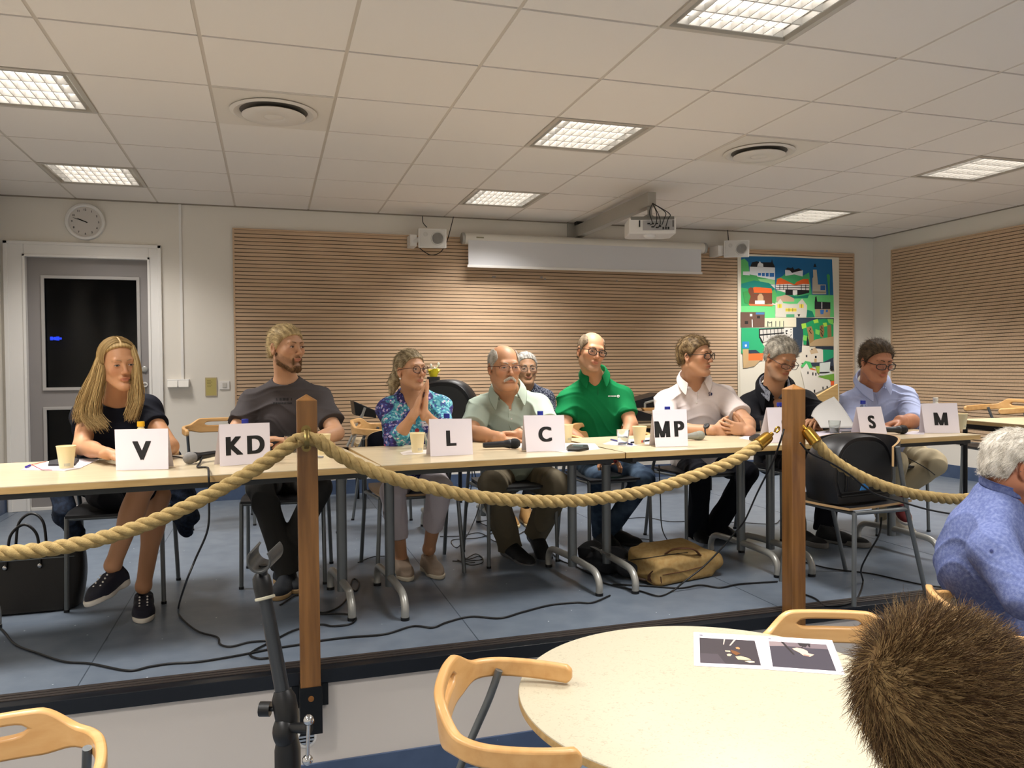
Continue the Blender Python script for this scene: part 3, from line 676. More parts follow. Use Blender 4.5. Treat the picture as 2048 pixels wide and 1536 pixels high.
part(m, 'side_knob', M_black, r, 40)
m = MB(); s0 = dep(577, 1455, 1.02); s1 = dep(619, 1457, 1.0); m.cyl(s0, s1, .0065)
part(m, 'clamp_screw', M_black, r, 50)
m = MB(); t0 = dep(617, 1440, .995); t1 = dep(615, 1520, .995); m.cyl(t0, t1, .0023); m.sphere(t0, .0068, 16); m.sphere(t1, .0068, 16); part(m, 't_bar_handle', M_chrome, r, 50)
m = MB(); m.lathe([(.0115, 0), (.0132, .001), (.0132, .0035), (.0115, .0045)], c=tp-ax*.006, R=np.array(Vector(ax).to_track_quat('Z', 'Y').to_matrix()), n=32); part(m, 'clutch_ring', mat('translucent_ring', 'b8b29c', .25), r, 30)
m = MB(); rt = nrm(CM[0]); up = nrm(CM[1])
c0 = tp+ax*.0; m.tube([tp-ax*.004, tp+ax*.012, tp+ax*.024, tp+ax*.03], [.0115, .0125, .0115, .007], 20)
cc = dep(527, 1112, 1.05)
m.tube([tp+ax*.015, cc-up*.022, cc-up*.012], [.006, .0055, .006])
part(m, 'clip_neck', M_black, r, 50)
m = MB(); fwd = nrm(nrm(CM[2])*.9+up*.1)
n = 25; vs = []
for k, off in enumerate((-.02, .028)):
    for t in (.0125, .0155):
        for i in range(n):
            a = math.radians(-222+264*i/(n-1)); vs.append(cc+rt*math.cos(a)*t*1.05*(1+.15*k)+up*math.sin(a)*t*1.1+fwd*off)
I = lambda k, t, i: (k*2+t)*n+i
f = []
for i in range(n-1): f += [(I(0, 0, i), I(0, 0, i+1), I(1, 0, i+1), I(1, 0, i)), (I(1, 1, i), I(1, 1, i+1), I(0, 1, i+1), I(0, 1, i)), (I(0, 0, i), I(0, 1, i), I(0, 1, i+1), I(0, 0, i+1)), (I(1, 0, i+1), I(1, 1, i+1), I(1, 1, i), I(1, 0, i))]
for i in (0, n-1): f.append((I(0, 0, i), I(1, 0, i), I(1, 1, i), I(0, 1, i)))
m.add(vs, f); part(m, 'microphone_clip', mat('rubber_grey', '3c3d3c', .4), r, 40, bevel=.0008)
# round wall vent on the riser behind the stand
c = at(613, 1475, Y=SE-.036); r = thing('riser_vent', 'small round chrome vent in the stage riser below the left post', 'air vent', c)
m = MB(); m.lathe([(.036, 0), (.036, .004), (.028, .006), (.027, 0)], c=c, R=rot('X', PI/2), n=32); part(m, 'ring', M_trimw, r, 40)
m = MB()
for k in range(4): z = c[2]-.02+k*.0125; w = math.sqrt(max(0, .028**2-(z-c[2])**2)); m.box((c[0]-w, c[1]-.005, z-.004), (c[0]+w, c[1], z+.0035))
part(m, 'louvre', M_chrome, r)
# ------------------------------------------------------------------ wall things
# clock
c = at(170, 443, Y=-.03); r = thing('wall_clock', 'round white wall clock above the grey door', 'clock', (c[0], 0, c[2])); RX = rot('X', PI/2)
m = MB(); m.lathe([(.118, 0), (.145, 0), (.148, .02), (.142, .036), (.128, .040), (.120, .034), (.118, .02)], c=(c[0], 0, c[2]), R=RX, n=64); part(m, 'rim', M_trimw, r, 40)
m = MB(); m.lathe([(.12, .004), (.12, .022), (.001, .022)], c=(c[0], 0, c[2]), R=RX, n=64); part(m, 'dial', mat('clock_dial', 'cfc9c2', .5), r, 40)
def text_mesh(s, size, bold=.02, ext=.0004):
    cu = bpy.data.curves.new('t', 'FONT'); cu.body = s; cu.size = size; cu.align_x = 'CENTER'; cu.align_y = 'CENTER'; cu.offset = bold*size; cu.extrude = ext
    o = bpy.data.objects.new('t', cu); COL.objects.link(o); dg = bpy.context.evaluated_depsgraph_get(); me = bpy.data.meshes.new_from_object(o.evaluated_get(dg))
    v = np.array([x.co[:] for x in me.vertices]); f = [tuple(p.vertices) for p in me.polygons]
    bpy.data.objects.remove(o); bpy.data.curves.remove(cu); bpy.data.meshes.remove(me)
    v[:, 0] -= (v[:, 0].max()+v[:, 0].min())/2; v[:, 1] -= (v[:, 1].max()+v[:, 1].min())/2
    return v, f
def put_text(m, s, size, o, ex, ey, bold=.02, ext=.0004, sx=1):
    if s == 'M':
        P_ = [[(0, 0), (.155, 0), (.155, .72), (0, .72)], [(.645, 0), (.80, 0), (.80, .72), (.645, .72)], [(.16, .72), (.05, .72), (.335, 0), (.455, 0)], [(.64, .72), (.75, .72), (.465, 0), (.345, 0)]]
        ex = nrm(ex); ey = nrm(ey); ez = np.cross(ex, ey)
        for p_ in P_: m.prism([np.asarray(o)+ex*(x-.40)*size*(.84 if len(P_) else 1)+ey*(y-.36)*size for x, y in p_], -ez*ext)
        return
    v, f = text_mesh(s, size, bold, ext); ex = nrm(ex); ey = nrm(ey); ez = np.cross(ex, ey)
    m.add(np.asarray(o)+v[:, :1]*sx*ex+v[:, 1:2]*ey+v[:, 2:3]*ez, f)
for k in range(12):
    a = k*PI/6; m = MB()
    put_text(m, str(12 if k == 0 else k), .022, (c[0]+.096*math.sin(a), -.0225, c[2]+.096*math.cos(a)), (1, 0, 0), (0, 0, 1)); part(m, 'numeral', M_ink, r)
for nm, L_, w, a in (('hour_hand', .06, .004, math.radians(-66)), ('minute_hand', .092, .003, math.radians(-72))):
    m = MB(); d = V3(math.sin(a), 0, math.cos(a)); n_ = V3(d[2], 0, -d[0])*w; q = V3(c[0], -.027, c[2]); m.prism([q-d*.018-n_, q-d*.018+n_, q+d*L_+n_*.5, q+d*L_-n_*.5], (0, .001, 0)); part(m, nm, M_ink, r)
# cable trunking, sockets, notice, switch
m = MB(); p0 = at(360, 412, Y=0); m.box((.158, -.014, 1.03), (.178, 0, HC-.012)); single(m, 'cable_trunking', M_trimw, 'thin white vertical cable trunking on the wall right of the door', 'cable trunking', origin=(.168, 0, 1.03))
r = thing('wall_socket', 'white double wall socket box with a soft shadow, right of the door', 'socket', (.136, 0, .95))
m = MB(); m.box((.05, -.045, .965), (.222, 0, 1.03)); part(m, 'box', M_trimw, r, bevel=.004)
for x in (.093, .179): m = MB(); m.prism([(x-.038, -.045, 1.02), (x+.038, -.045, 1.02), (x+.038, -.062, .965), (x-.038, -.062, .965)], (0, .012, 0)); part(m, 'flap', mat('socket_flap', 'e4e0d8', .35), r, bevel=.002)
r = thing('framed_notice', 'small framed yellow notice on the wall beside the light switch', 'notice', (.388, 0, .885))
m = MB(); m.box((.341, -.008, .885), (.435, 0, 1.042)); part(m, 'frame', mat('notice_frame', 'b9a98a', .4), r, bevel=.001)
m = MB(); m.box((.348, -.0085, .892), (.428, -.008, 1.035)); part(m, 'sheet', mat('notice_sheet', 'b9aa66', .5), r)
m = MB()
for k in range(5): m.box((.357, -.0089, 1.015-k*.013), (.357+(.04 if k % 2 else .03), -.0085, 1.018-k*.013))
part(m, 'text_lines', mat('faded_ink', '6d6440', .6), r)
r = thing('light_switch', 'white rocker light switch at the left edge of the slatted panel', 'switch', (.495, 0, .94))
m = MB(); m.box((.455, -.01, .94), (.535, 0, 1.01)); part(m, 'plate', M_trimw, r, bevel=.002)
m = MB(); m.box((.478, -.015, .955), (.512, -.01, .995)); part(m, 'rocker', mat('rocker', 'c9c4bb', .3), r, bevel=.002)
# projection screen
r = thing('projection_screen', 'white roll-up projection screen hanging on the back wall, mostly rolled up', 'screen', (3.78, -.11, 2.28))
m = MB(); za = .0
m.lathe([(.001, 0), (.048, 0), (.052, .004), (.052, 2.44), (.048, 2.444), (.001, 2.444)], c=(2.56, -.115, 2.275), R=rot('Y', PI/2), n=32); part(m, 'housing', mat('screen_housing', 'dad6cc', .35), r, 40)
for x in (2.535, 5.004): m = MB(); m.lathe([(.001, 0), (.05, 0), (.054, .006), (.054, .02), (.05, .026), (.001, .026)], c=(x, -.115, 2.275), R=rot('Y', PI/2), n=32); part(m, 'end_cap', M_steel2, r, 40)
m = MB(); m.box((2.585, -.163, 2.03), (4.955, -.161, 2.26)); part(m, 'fabric', mat('screen_fabric', 'd4d4d6', .7), r)
m = MB(); m.box((2.575, -.171, 2.01), (4.965, -.153, 2.032)); part(m, 'bottom_bar', M_trimw, r, bevel=.003)
m = MB()
for x in (2.75, 4.8): m.box((x-.02, -.07, 2.25), (x+.02, -.033, 2.31))
m.box((2.75, -.045, 2.27), (4.8, -.035, 2.29)); part(m, 'wall_bracket', M_steel2, r)
m = MB(); m.box((2.66, -.1685, 2.275), (2.73, -.166, 2.287)); part(m, 'name_badge', mat('badge', '8f8a70', .4), r)
# projector
ax0 = at(1155, 462, Y=0)
r = thing('projector_boom', 'grey boom arm on the back wall carrying the projector', 'bracket', (3.68, 0, 2.41))
m = MB(); m.box((3.60, -.02, 2.31), (3.74, 0, 2.475)); part(m, 'wall_plate', mat('arm_grey', 'a7a39a', .35, .2), r, bevel=.002)
m = MB(); m.box((3.70-.035, -1.56, 2.34), (3.70+.035, -.02, 2.45)); part(m, 'beam', mat('arm_grey', 'a7a39a', .35, .2), r, bevel=.003)
m = MB(); m.box((3.66, -.10, 2.455), (3.74, -.04, HC-.005)); m.cyl((3.7, -.06, 2.305), (3.7, -.06, 2.34), .012); part(m, 'clamp', M_black, r)
pc = V3(3.70, -1.52, 2.19)
r = thing('projector', 'white ceiling projector with black connectors hanging from the boom arm', 'projector', (pc[0], pc[1], 2.1))
g = rot('Z', math.radians(-17)); U = lambda lo, hi, mb, o=pc: mb.box(lo, hi, R=g, o=o)
m = MB()
pr = [(-.18, -.12), (.18, -.12), (.18, .12), (.13, .15), (-.13, .15), (-.18, .12)]
tp_ = [V3(*(g@V3(x, y, .045)))+pc for x, y in pr]; m.prism(tp_, (0, 0, -.12)); part(m, 'body', M_trimw, r, bevel=.008)
m = MB(); U((-.165, -.124, .03), (.165, .11, .055), m); part(m, 'top_rail', mat('projector_top', '77756f', .5), r, bevel=.003)
m = MB(); U((-.075, -.1235, -.05), (.165, -.12, .025), m); part(m, 'rear_panel', mat('projector_rear', 'a9a7a6', .5), r)
m = MB()
for k, (x, z, w, h_) in enumerate([(-.03, .0, .022, .010), (.0, .0, .016, .012), (.03, -.0, .02, .010), (.055, -.02, .018, .012), (.0, -.025, .022, .010), (.03, -.03, .014, .01), (.08, -.035, .012, .018), (.10, -.035, .012, .018), (.12, -.035, .012, .018), (-.1, -.0, .01, .05), (.155, 0, .006, .05)]):
    m = MB(); U((x-w/2, -.128, z-h_/2), (x+w/2, -.1235, z+h_/2), m); part(m, 'port', M_black, r)
m = MB(); m.sphere(pc+g@V3(-.01, -.04, -.07), (.05, .05, .03), 20); part(m, 'lens_dome', M_trimw, r, 60)
m = MB(); m.cyl(pc+V3(0, 0, .05), pc+V3(0, 0, .155), .018); m.cyl(pc+V3(0, 0, .05), pc+V3(0, 0, .065), .075); 
for a in (.5, 2.2, 4.1): m.tube([pc+V3(.02*math.cos(a), .02*math.sin(a), .09), pc+V3(.12*math.cos(a), .09*math.sin(a), .052)], .007)
part(m, 'mount', M_steel2, r, 40)
rng = random.Random(3)
for k in range(5):
    a = pc+g@V3(-.02+.03*k, -.125, -.01-.012*(k % 3)); b_ = pc+V3(.0, -.05, .17)
    m = MB(); m.tube(spline([a, a+g@V3(.01, -.04, .01+.01*k), a+g@V3(rng.uniform(-.03, .05), -.035, .09), b_], 20), .0035, 6); part(m, 'cable', M_cable, r, 60)
# wall loudspeakers
def wall_speaker(label, c, yaw):
    r = thing('wall_speaker', label, 'loudspeaker', (c[0], c[1], c[2]-.085), group='small white wall loudspeakers')
    g = rot('Z', yaw)@rot('X', math.radians(8))
    P = lambda x, y, z: g@V3(x, y, z)+c
    m = MB(); f_ = [P(-.125, -.09, -.085), P(.125, -.09, -.085), P(.125, -.09, .085), P(-.125, -.09, .085)]; bk = [P(-.09, .08, -.06), P(.09, .08, -.06), P(.09, .08, .06), P(-.09, .08, .06)]
    m.add(f_+bk, [(0, 1, 2, 3), (7, 6, 5, 4), (0, 4, 5, 1), (1, 5, 6, 2), (2, 6, 7, 3), (3, 7, 4, 0)]); part(m, 'cabinet', M_trimw, r, bevel=.008)
    m = MB(); m.box((-.113, -.0945, -.073), (.113, -.09, .073), R=g, o=c); part(m, 'grille', mat('grille_white', 'd6d3cd', .7, bump=(900, .6, .002)), r, bevel=.002)
    m = MB(); m.lathe([(.001, .0), (.05, .0), (.058, .003), (.06, 0)], c=P(.045, -.0945, 0), R=g@rot('X', PI/2), n=32); part(m, 'woofer_cone', mat('cone', 'c9c6c0', .6), r, 40)
    m = MB(); m.lathe([(.001, .0), (.018, .002), (.02, 0)], c=P(-.06, -.0945, .035), R=g@rot('X', PI/2)); part(m, 'tweeter', mat('cone', 'c9c6c0', .6), r, 40)
    m = MB(); m.cyl(c+V3(-.16, .02, -.03), P(-.11, .0, -.01), .022); m.box((c[0]-.19, c[1]+.0, c[2]-.07), (c[0]-.13, 0, c[2]+.03)); part(m, 'bracket', M_trimw, r, 40)
    return r
s1 = wall_speaker('small white wall loudspeaker left of the projection screen', V3(2.245, -.19, 2.25), math.radians(-6))
s2 = wall_speaker('small white wall loudspeaker between the projection screen and the poster', V3(5.32, -.19, 2.27), math.radians(-22))
for lb, pts in (('dark speaker cable dropping from the ceiling into the left wall loudspeaker', [(845, 433), (846, 445), (854, 455)]),
                ('dark cable looping from the ceiling under the left wall loudspeaker', [(907, 433), (903, 450), (893, 485), (880, 505), (862, 510), (848, 503), (838, 495)]),
                ('thin cable above the right wall loudspeaker', [(1455, 458), (1456, 470), (1457, 482)])):
    m = MB(); m.tube(spline([at(x, y, Y=-.02 if k == 0 else -.1) for k, (x, y) in enumerate(pts)], 24), .004, 6); single(m, 'speaker_cable', M_cable, lb, 'cable', smooth=60)
# tape scraps on the slats under the screen
for k, (x, y, w) in enumerate([(988, 554, 9), (1083, 555, 6), (1090, 558, 4), (1234, 562, 3), (1452, 551, 2)]):
    p = at(x, y, Y=-.027); m = MB(); m.box((p[0]-.003*w/1.6, -.0275, p[2]-.009), (p[0]+.003*w/1.6, -.0262, p[2]+.009))
    single(m, 'tape_scrap', mat('grey_tape', '9a948f', .6), ['grey tape scrap on the slats, leftmost under the projection screen', 'grey tape scrap on the slats, second from the left under the screen', 'tiny tape scrap just right of the second one under the screen', 'tiny tape scrap on the slats under the right half of the screen', 'tiny pale scrap on the slats left of the poster'][k], 'tape', group='tape scraps on the slatted panel')
# ------------------------------------------------------------------ poster: paper collage of a town
def pz(x, y): p = at(1440+x/3.368, 480+y/3.368, Y=-.034); return (p[0], p[2])
POLY = [
 ('e4ddcb', [118,92, 800,118, 806,560, 775,985, 640,1032, 560,1050, 140,1060, 128,600]),
 ('1c6a9c', [142,108, 370,112, 372,300, 142,300]), ('17669a', [370,112, 755,130, 765,390, 370,380]),
 ('5fc06e', [142,135, 165,125, 190,150, 200,230, 142,240]), ('48a55a', [142,240, 190,228, 240,225, 265,245, 370,262, 372,300, 290,290, 142,300]), ('8ed08a', [255,262, 370,262, 370,300, 280,290]),
 ('14877a', [142,295, 230,272, 330,290, 372,330, 372,420, 142,420]), ('3fae62', [142,320, 200,330, 250,420, 380,440, 380,500, 142,500]), ('6fd684', [142,445, 372,440, 372,530, 142,520]),
 ('45b070', [380,260, 420,245, 440,225, 500,220, 560,240, 600,218, 620,380, 380,400]), ('69cf7c', [600,370, 765,372, 768,520, 580,520, 560,440, 372,420, 372,380]),
 ('c8a98c', [380,385, 440,370, 500,385, 500,415, 380,415]), ('147c62', [455,372, 520,378, 600,368, 590,392, 500,394]),
 ('dfe3e6', [200,178, 200,232, 250,240, 250,212, 370,215, 370,178]), ('1a1c20', [205,178, 215,150, 250,143, 262,150, 290,150, 345,150, 350,128, 355,150, 372,185, 200,180]), ('e6e8ea', [250,180, 255,160, 262,155, 268,142, 276,155, 290,160, 292,182]),
 ('dfe3e6', [250,212, 370,215, 370,270, 250,246]), ('2d6db0', [256,222, 276,222, 276,240, 256,240]), ('2d6db0', [282,222, 302,222, 302,244, 282,244]), ('2d6db0', [308,222, 328,222, 328,246, 308,246]), ('2d6db0', [334,222, 364,222, 364,248, 334,248]), ('dfe3e6', [155,212, 200,212, 200,238, 155,235]),
 ('dfe3e6', [438,205, 445,198, 500,200, 520,195, 558,205, 556,246, 500,232, 440,242]), ('16181c', [440,200, 455,185, 480,190, 490,182, 500,200, 530,190, 555,205, 520,212, 485,222, 470,205]),
 ('b9b1a0', [626,200, 650,200, 655,250, 660,300, 712,300, 715,365, 622,365, 622,258, 628,250]), ('16181c', [628,182, 636,160, 642,160, 650,182]), ('2d5f9c', [676,306, 708,306, 708,338, 676,338]), ('8d8674', [624,345, 712,348, 712,358, 624,358]),
 ('3d9a5a', [718,235, 730,228, 740,240, 738,300, 740,370, 730,370, 726,300]),
 ('ee6a2c', [385,262, 408,255, 500,300, 515,283, 560,262, 595,262, 602,298, 560,296, 505,306, 470,296, 375,304]), ('e9e3dc', [375,300, 470,296, 505,306, 560,296, 602,298, 600,345, 500,372, 375,335]), ('1b1b1d', [375,335, 440,335, 440,370, 490,372, 490,338, 520,338, 520,375, 600,355, 600,338, 375,330]),
 ('1b1b1d', [380,304, 600,304, 600,308, 380,308]), ('1b1b1d', [376,320, 600,320, 600,324, 376,324]), ('1b1b1d', [400,300, 404,300, 404,336, 400,336]), ('1b1b1d', [425,300, 429,300, 429,336, 425,336]), ('1b1b1d', [450,300, 454,300, 454,336, 450,336]), ('1b1b1d', [545,300, 549,300, 549,340, 545,340]), ('1b1b1d', [575,300, 579,300, 579,340, 575,340]),
 ('7a4630', [190,330, 205,318, 230,325, 228,360, 350,358, 358,385, 350,430, 195,430]), ('ee6a2c', [222,322, 235,316, 345,326, 355,358, 228,356]), ('c9a27a', [252,380, 265,362, 280,362, 292,382, 292,430, 252,430]), ('f2efe8', [235,408, 300,408, 300,432, 235,432]), ('ef7a48', [190,430, 360,436, 350,446, 200,442]),
 ('3f9c50', [155,350, 185,340, 205,380, 190,430, 165,425]), ('55b060', [350,345, 370,330, 382,370, 372,430, 350,420]),
 ('d8d2c2', [372,440, 405,395, 430,432, 520,430, 552,395, 585,440, 585,520, 372,520]), ('f0d84e', [386,432, 416,432, 416,458, 386,458]), ('f0d84e', [533,432, 562,432, 562,458, 533,458]), ('f0d84e', [440,460, 514,460, 514,482, 440,482]),
 ('2a2a2a', [462,460, 465,460, 465,482, 462,482]), ('2a2a2a', [487,460, 490,460, 490,482, 487,482]), ('2a2a2a', [440,470, 514,470, 514,473, 440,473]), ('2a2a2a', [400,432, 403,432, 403,458, 400,458]), ('2a2a2a', [546,432, 549,432, 549,458, 546,458]), ('58a878', [445,500, 500,500, 500,520, 445,520]), ('2a2a2a', [520,500, 540,500, 530,520]),
 ('23262b', [636,420, 640,385, 648,378, 654,415, 742,420, 742,465, 636,465]), ('b09a78', [640,465, 742,465, 740,520, 640,518]), ('3b74b8', [672,470, 700,470, 694,500, 676,500]), ('3b74b8', [712,470, 725,470, 725,486, 712,486]), ('e6e6e6', [682,418, 687,418, 687,462, 682,462]),
 ('147c62', [585,470, 620,480, 636,520, 580,522]),
 ('6d5144', [138,486, 300,486, 298,586, 138,588]), ('4a7fb4', [240,488, 298,488, 296,502, 240,502]), ('2c2420', [165,546, 188,546, 188,566, 165,566]), ('efe8e0', [212,536, 218,536, 220,590, 214,590]), ('2c2420', [248,510, 268,510, 268,528, 248,528]), ('efe8e0', [200,498, 216,498, 216,514, 200,514]),
 ('dcdcb8', [302,526, 510,522, 512,586, 300,586]), ('e6dcc0', [430,528, 510,524, 512,586, 430,586]), ('23262b', [318,548, 322,548, 324,584, 318,584]), ('23262b', [345,548, 349,548, 349,584, 345,584]), ('23262b', [372,546, 376,546, 376,584, 372,584]), ('23262b', [398,546, 402,546, 402,584, 398,584]), ('23262b', [424,546, 428,546, 428,584, 424,584]), ('23262b', [320,546, 330,556, 345,552, 345,556, 330,562, 320,552]),
 ('33404f', [512,524, 765,526, 765,560, 640,560, 560,600, 550,750, 520,765, 488,740, 488,590, 512,586]), ('2fae74', [142,592, 262,592, 270,680, 300,720, 290,762, 142,765]), ('1d8f6c', [262,594, 430,590, 430,606, 262,606]),
 ('cfcac0', [264,600, 430,596, 430,640, 400,650, 290,690, 268,660]), ('1b1b1d', [260,600, 430,590, 430,598, 268,606, 268,650, 292,690, 285,696, 260,655]), ('1b1b1d', [262,636, 430,622, 430,630, 262,646]),
 ('1b1b1d', [285,600, 289,600, 295,680, 291,680]), ('1b1b1d', [310,598, 314,598, 318,660, 314,660]), ('1b1b1d', [335,596, 339,596, 342,650, 338,650]), ('1b1b1d', [360,596, 364,596, 366,640, 362,640]), ('1b1b1d', [385,594, 389,594, 391,640, 387,640]), ('1b1b1d', [410,594, 414,594, 416,636, 412,636]),
 ('e7e2d8', [430,594, 488,592, 490,745, 430,650]), ('1b1b1d', [438,610, 452,606, 454,616, 440,620, 454,630, 442,636]), ('1b1b1d', [472,600, 480,600, 480,606, 472,606]), ('1b1b1d', [470,618, 482,618, 482,622, 470,622]), ('1b1b1d', [470,632, 474,642, 480,632, 482,636, 474,650]),
 ('2f8fc8', [148,684, 194,684, 194,730, 148,730]), ('e9eef0', [164,706, 176,702, 180,716, 168,720]), ('c9a878', [150,736, 190,734, 190,860, 155,862]), ('33404f', [190,742, 240,740, 270,764, 190,764]), ('ee7a3c', [190,766, 292,762, 285,812, 190,812]), ('c2a47a', [190,812, 270,810, 230,850, 160,862]),
 ('1f9a5c', [555,570, 620,540, 700,530, 762,540, 762,705, 640,710, 560,705]), ('a6d84a', [545,565, 575,560, 580,590, 550,600]), ('a6d84a', [625,540, 655,532, 662,556, 632,562]), ('7ccc58', [720,532, 760,532, 760,570, 730,560]), ('a6d84a', [690,560, 715,556, 720,580, 695,585]), ('7ccc58', [560,640, 600,650, 590,680, 556,676]), ('7ccc58', [640,600, 670,610, 665,640, 640,632]),
 ('a07f50', [580,590, 612,580, 628,620, 630,700, 600,700, 592,640]), ('8c6f44', [668,580, 694,570, 700,620, 690,660, 672,650]), ('8c6f44', [720,575, 745,570, 748,650, 722,660]), ('b59a72', [600,700, 640,670, 700,660, 762,650, 762,712, 600,714]), ('24201c', [674,575, 690,595, 676,600, 692,620, 680,622, 694,650, 688,650, 674,624, 686,620, 670,600, 682,596]), ('24201c', [600,590, 612,600, 602,612, 616,630, 610,632, 596,612, 604,602]),
 ('1b1b1d', [578,710, 586,630, 592,670, 600,712]),
 ('e3dac8', [550,712, 600,715, 600,740, 640,720, 690,740, 692,822, 640,830, 545,828]), ('c9b08c', [600,745, 640,722, 660,760, 610,770]), ('1b1b1d', [636,780, 648,780, 648,796, 636,796]), ('1b1b1d', [575,775, 585,775, 585,790, 575,790]), ('c9a878', [632,800, 648,800, 648,824, 632,824]), ('1b1b1d', [612,732, 620,732, 620,742, 612,742]),
 ('24313f', [640,718, 762,716, 762,740, 690,735, 640,730]), ('1f9a6c', [690,738, 762,740, 762,800, 700,820, 692,822]), ('33404f', [600,826, 690,824, 760,790, 765,880, 690,850, 600,850]),
 ('4fc06a', [540,850, 570,815, 605,820, 620,860, 600,880]), ('e0632c', [605,860, 640,872, 640,880, 605,872]), ('e8e2d6', [540,880, 580,830, 600,870, 640,880, 655,905, 655,930, 720,930, 745,960, 742,985, 640,1030, 575,1046, 560,960]),
 ('d9e0d8', [668,830, 740,820, 735,880, 755,890, 750,915, 665,912]), ('1b1b1d', [665,890, 735,888, 735,894, 710,898, 665,900]), ('1b1b1d', [742,850, 758,850, 758,880, 742,880]), ('72a83c', [655,920, 765,900, 765,950, 700,935]), ('e8642c', [742,952, 765,948, 765,978, 742,980]), ('a8c24a', [640,850, 670,850, 665,900, 650,890]),
 ('1b1b1d', [585,886, 593,886, 593,904, 585,904]), ('1b1b1d', [618,892, 626,892, 626,912, 618,912]), ('1b1b1d', [638,894, 646,894, 646,914, 638,914]), ('1b1b1d', [686,988, 694,988, 694,1006, 686,1006]), ('1b1b1d', [714,982, 722,982, 722,998, 714,998]), ('1b1b1d', [628,1008, 638,1008, 638,1028, 628,1028]),
]
r = thing('collage_poster', 'colourful paper collage poster of town buildings hanging on the slatted wall', 'poster', (6.1, -.034, .78))
m = MB(); x0, z1 = pz(118, 92); x1, _ = pz(803, 118); zb = .62
m.box((x0, -.033, zb), (x1, -.031, z1)); part(m, 'backing_sheet', mat('poster_paper', 'd9d0bb', .7), r)
m = MB(); pm = []
for k, (cname, pts) in enumerate(POLY):
    mm = mat('paper_'+cname, cname, .7)
    if mm not in pm: pm.append(mm)
    m.mat(pm.index(mm)); q = [pz(pts[i], pts[i+1]) for i in range(0, len(pts), 2)]
    m.prism([(max(min(x, x1), x0), -.0334-.00007*k, max(z, zb)) for x, z in q], (0, .0002, 0))
for w in range(13):      # window rows of the white buildings
    pass
part(m, 'cut_paper_collage', pm, r)
# ------------------------------------------------------------------ name cards
def card(label, txt, bl, br, h, tsize, lean=.16, pxtop=None):
    a = at(*bl, Z=TH+.001); b_ = at(*br, Z=TH+.001); ex = nrm(b_-a); n_ = V3(ex[1], -ex[0], 0)       # towards the viewer
    if n_[1] > 0: n_ = -n_
    if pxtop is None: tl, tr = a+V3(0, 0, h)-n_*h*lean, b_+V3(0, 0, h)-n_*h*lean
    else:
        # top corners on the leaning plane through the bottom edge
        def hit(q):
            d = ray(*q); pn = nrm(n_+V3(0, 0, lean)); t = np.dot(a-CAM, pn)/np.dot(d, pn); return CAM+t*d
        tl, tr = hit(pxtop[0]), hit(pxtop[1])
    c_ = (a+b_)/2; r = thing('name_card', label, 'sign', (c_[0], c_[1], TH+.001), group='white letter cards standing on the stage tables')
    m = MB(); up = nrm((tl+tr)/2-c_); pn = np.cross(ex, up)
    bkl = a-n_*.085; bkr = b_-n_*.085; th_ = -pn*.0006
    m.prism([a, b_, tr, tl], th_); m.prism([tl-pn*.0008, tr-pn*.0008, bkr, bkl], (0, .0006, 0)); part(m, 'folded_card', M_paper, r)
    for k, ch in enumerate(txt):
        m = MB(); cc = a*.5+b_*.5; mid = (a+b_+tl+tr)/4
        off = 0 if len(txt) == 1 else (k-.5)*tsize*(.80 if txt == 'KD' else .84)
        [put_text(m, ch, tsize, mid+pn*(.0006+.00003*j)+ex*(off+dx*tsize)-up*(h*.03+dy*tsize), ex, up, bold=.008, ext=.0002, sx=.95) for j, (dx, dy) in enumerate(((-.042, -.012), (.042, -.012), (0, 0), (-.042, .012), (.042, .012)))]; part(m, 'letter', M_ink, r)
    return r
card('white folded card with a bold V in front of the long-haired woman', 'V', (232, 941), (337, 938), .165, .105, pxtop=((229, 859), (336, 857)))
card('white folded card reading KD left of the left wooden post', ['K', 'D'], (440, 933), (541, 925), .175, .108, pxtop=((438, 849), (539, 845)))
card('white folded card with a bold L right of the woman in the blue blouse', 'L', (861, 913), (946, 909), .165, .098, pxtop=((858, 838), (943, 837)))
card('white folded card with a bold C between the moustache and green polo men', 'C', (1053, 904), (1131, 901), .165, .098, pxtop=((1047, 831), (1128, 830)))
card('white folded card reading MP between the green and white polo men', ['M', 'P'], (1311, 894), (1376, 892), .185, .108, pxtop=((1305, 820), (1373, 818)))
card('white folded card with an S, partly hidden by the right wooden post', 'S', (1540, 886), (1606, 882), .17, .10, pxtop=((1533, 815), (1600, 814)))
card('white folded S card in front of the man in the light blue shirt', 'S', (1722, 872), (1775, 870), .165, .10, pxtop=((1713, 814), (1762, 813)))
card('white folded card with a bold M at the right end of the tables', 'M', (1850, 866), (1920, 866), .165, .10, pxtop=((1842, 807), (1914, 806)))
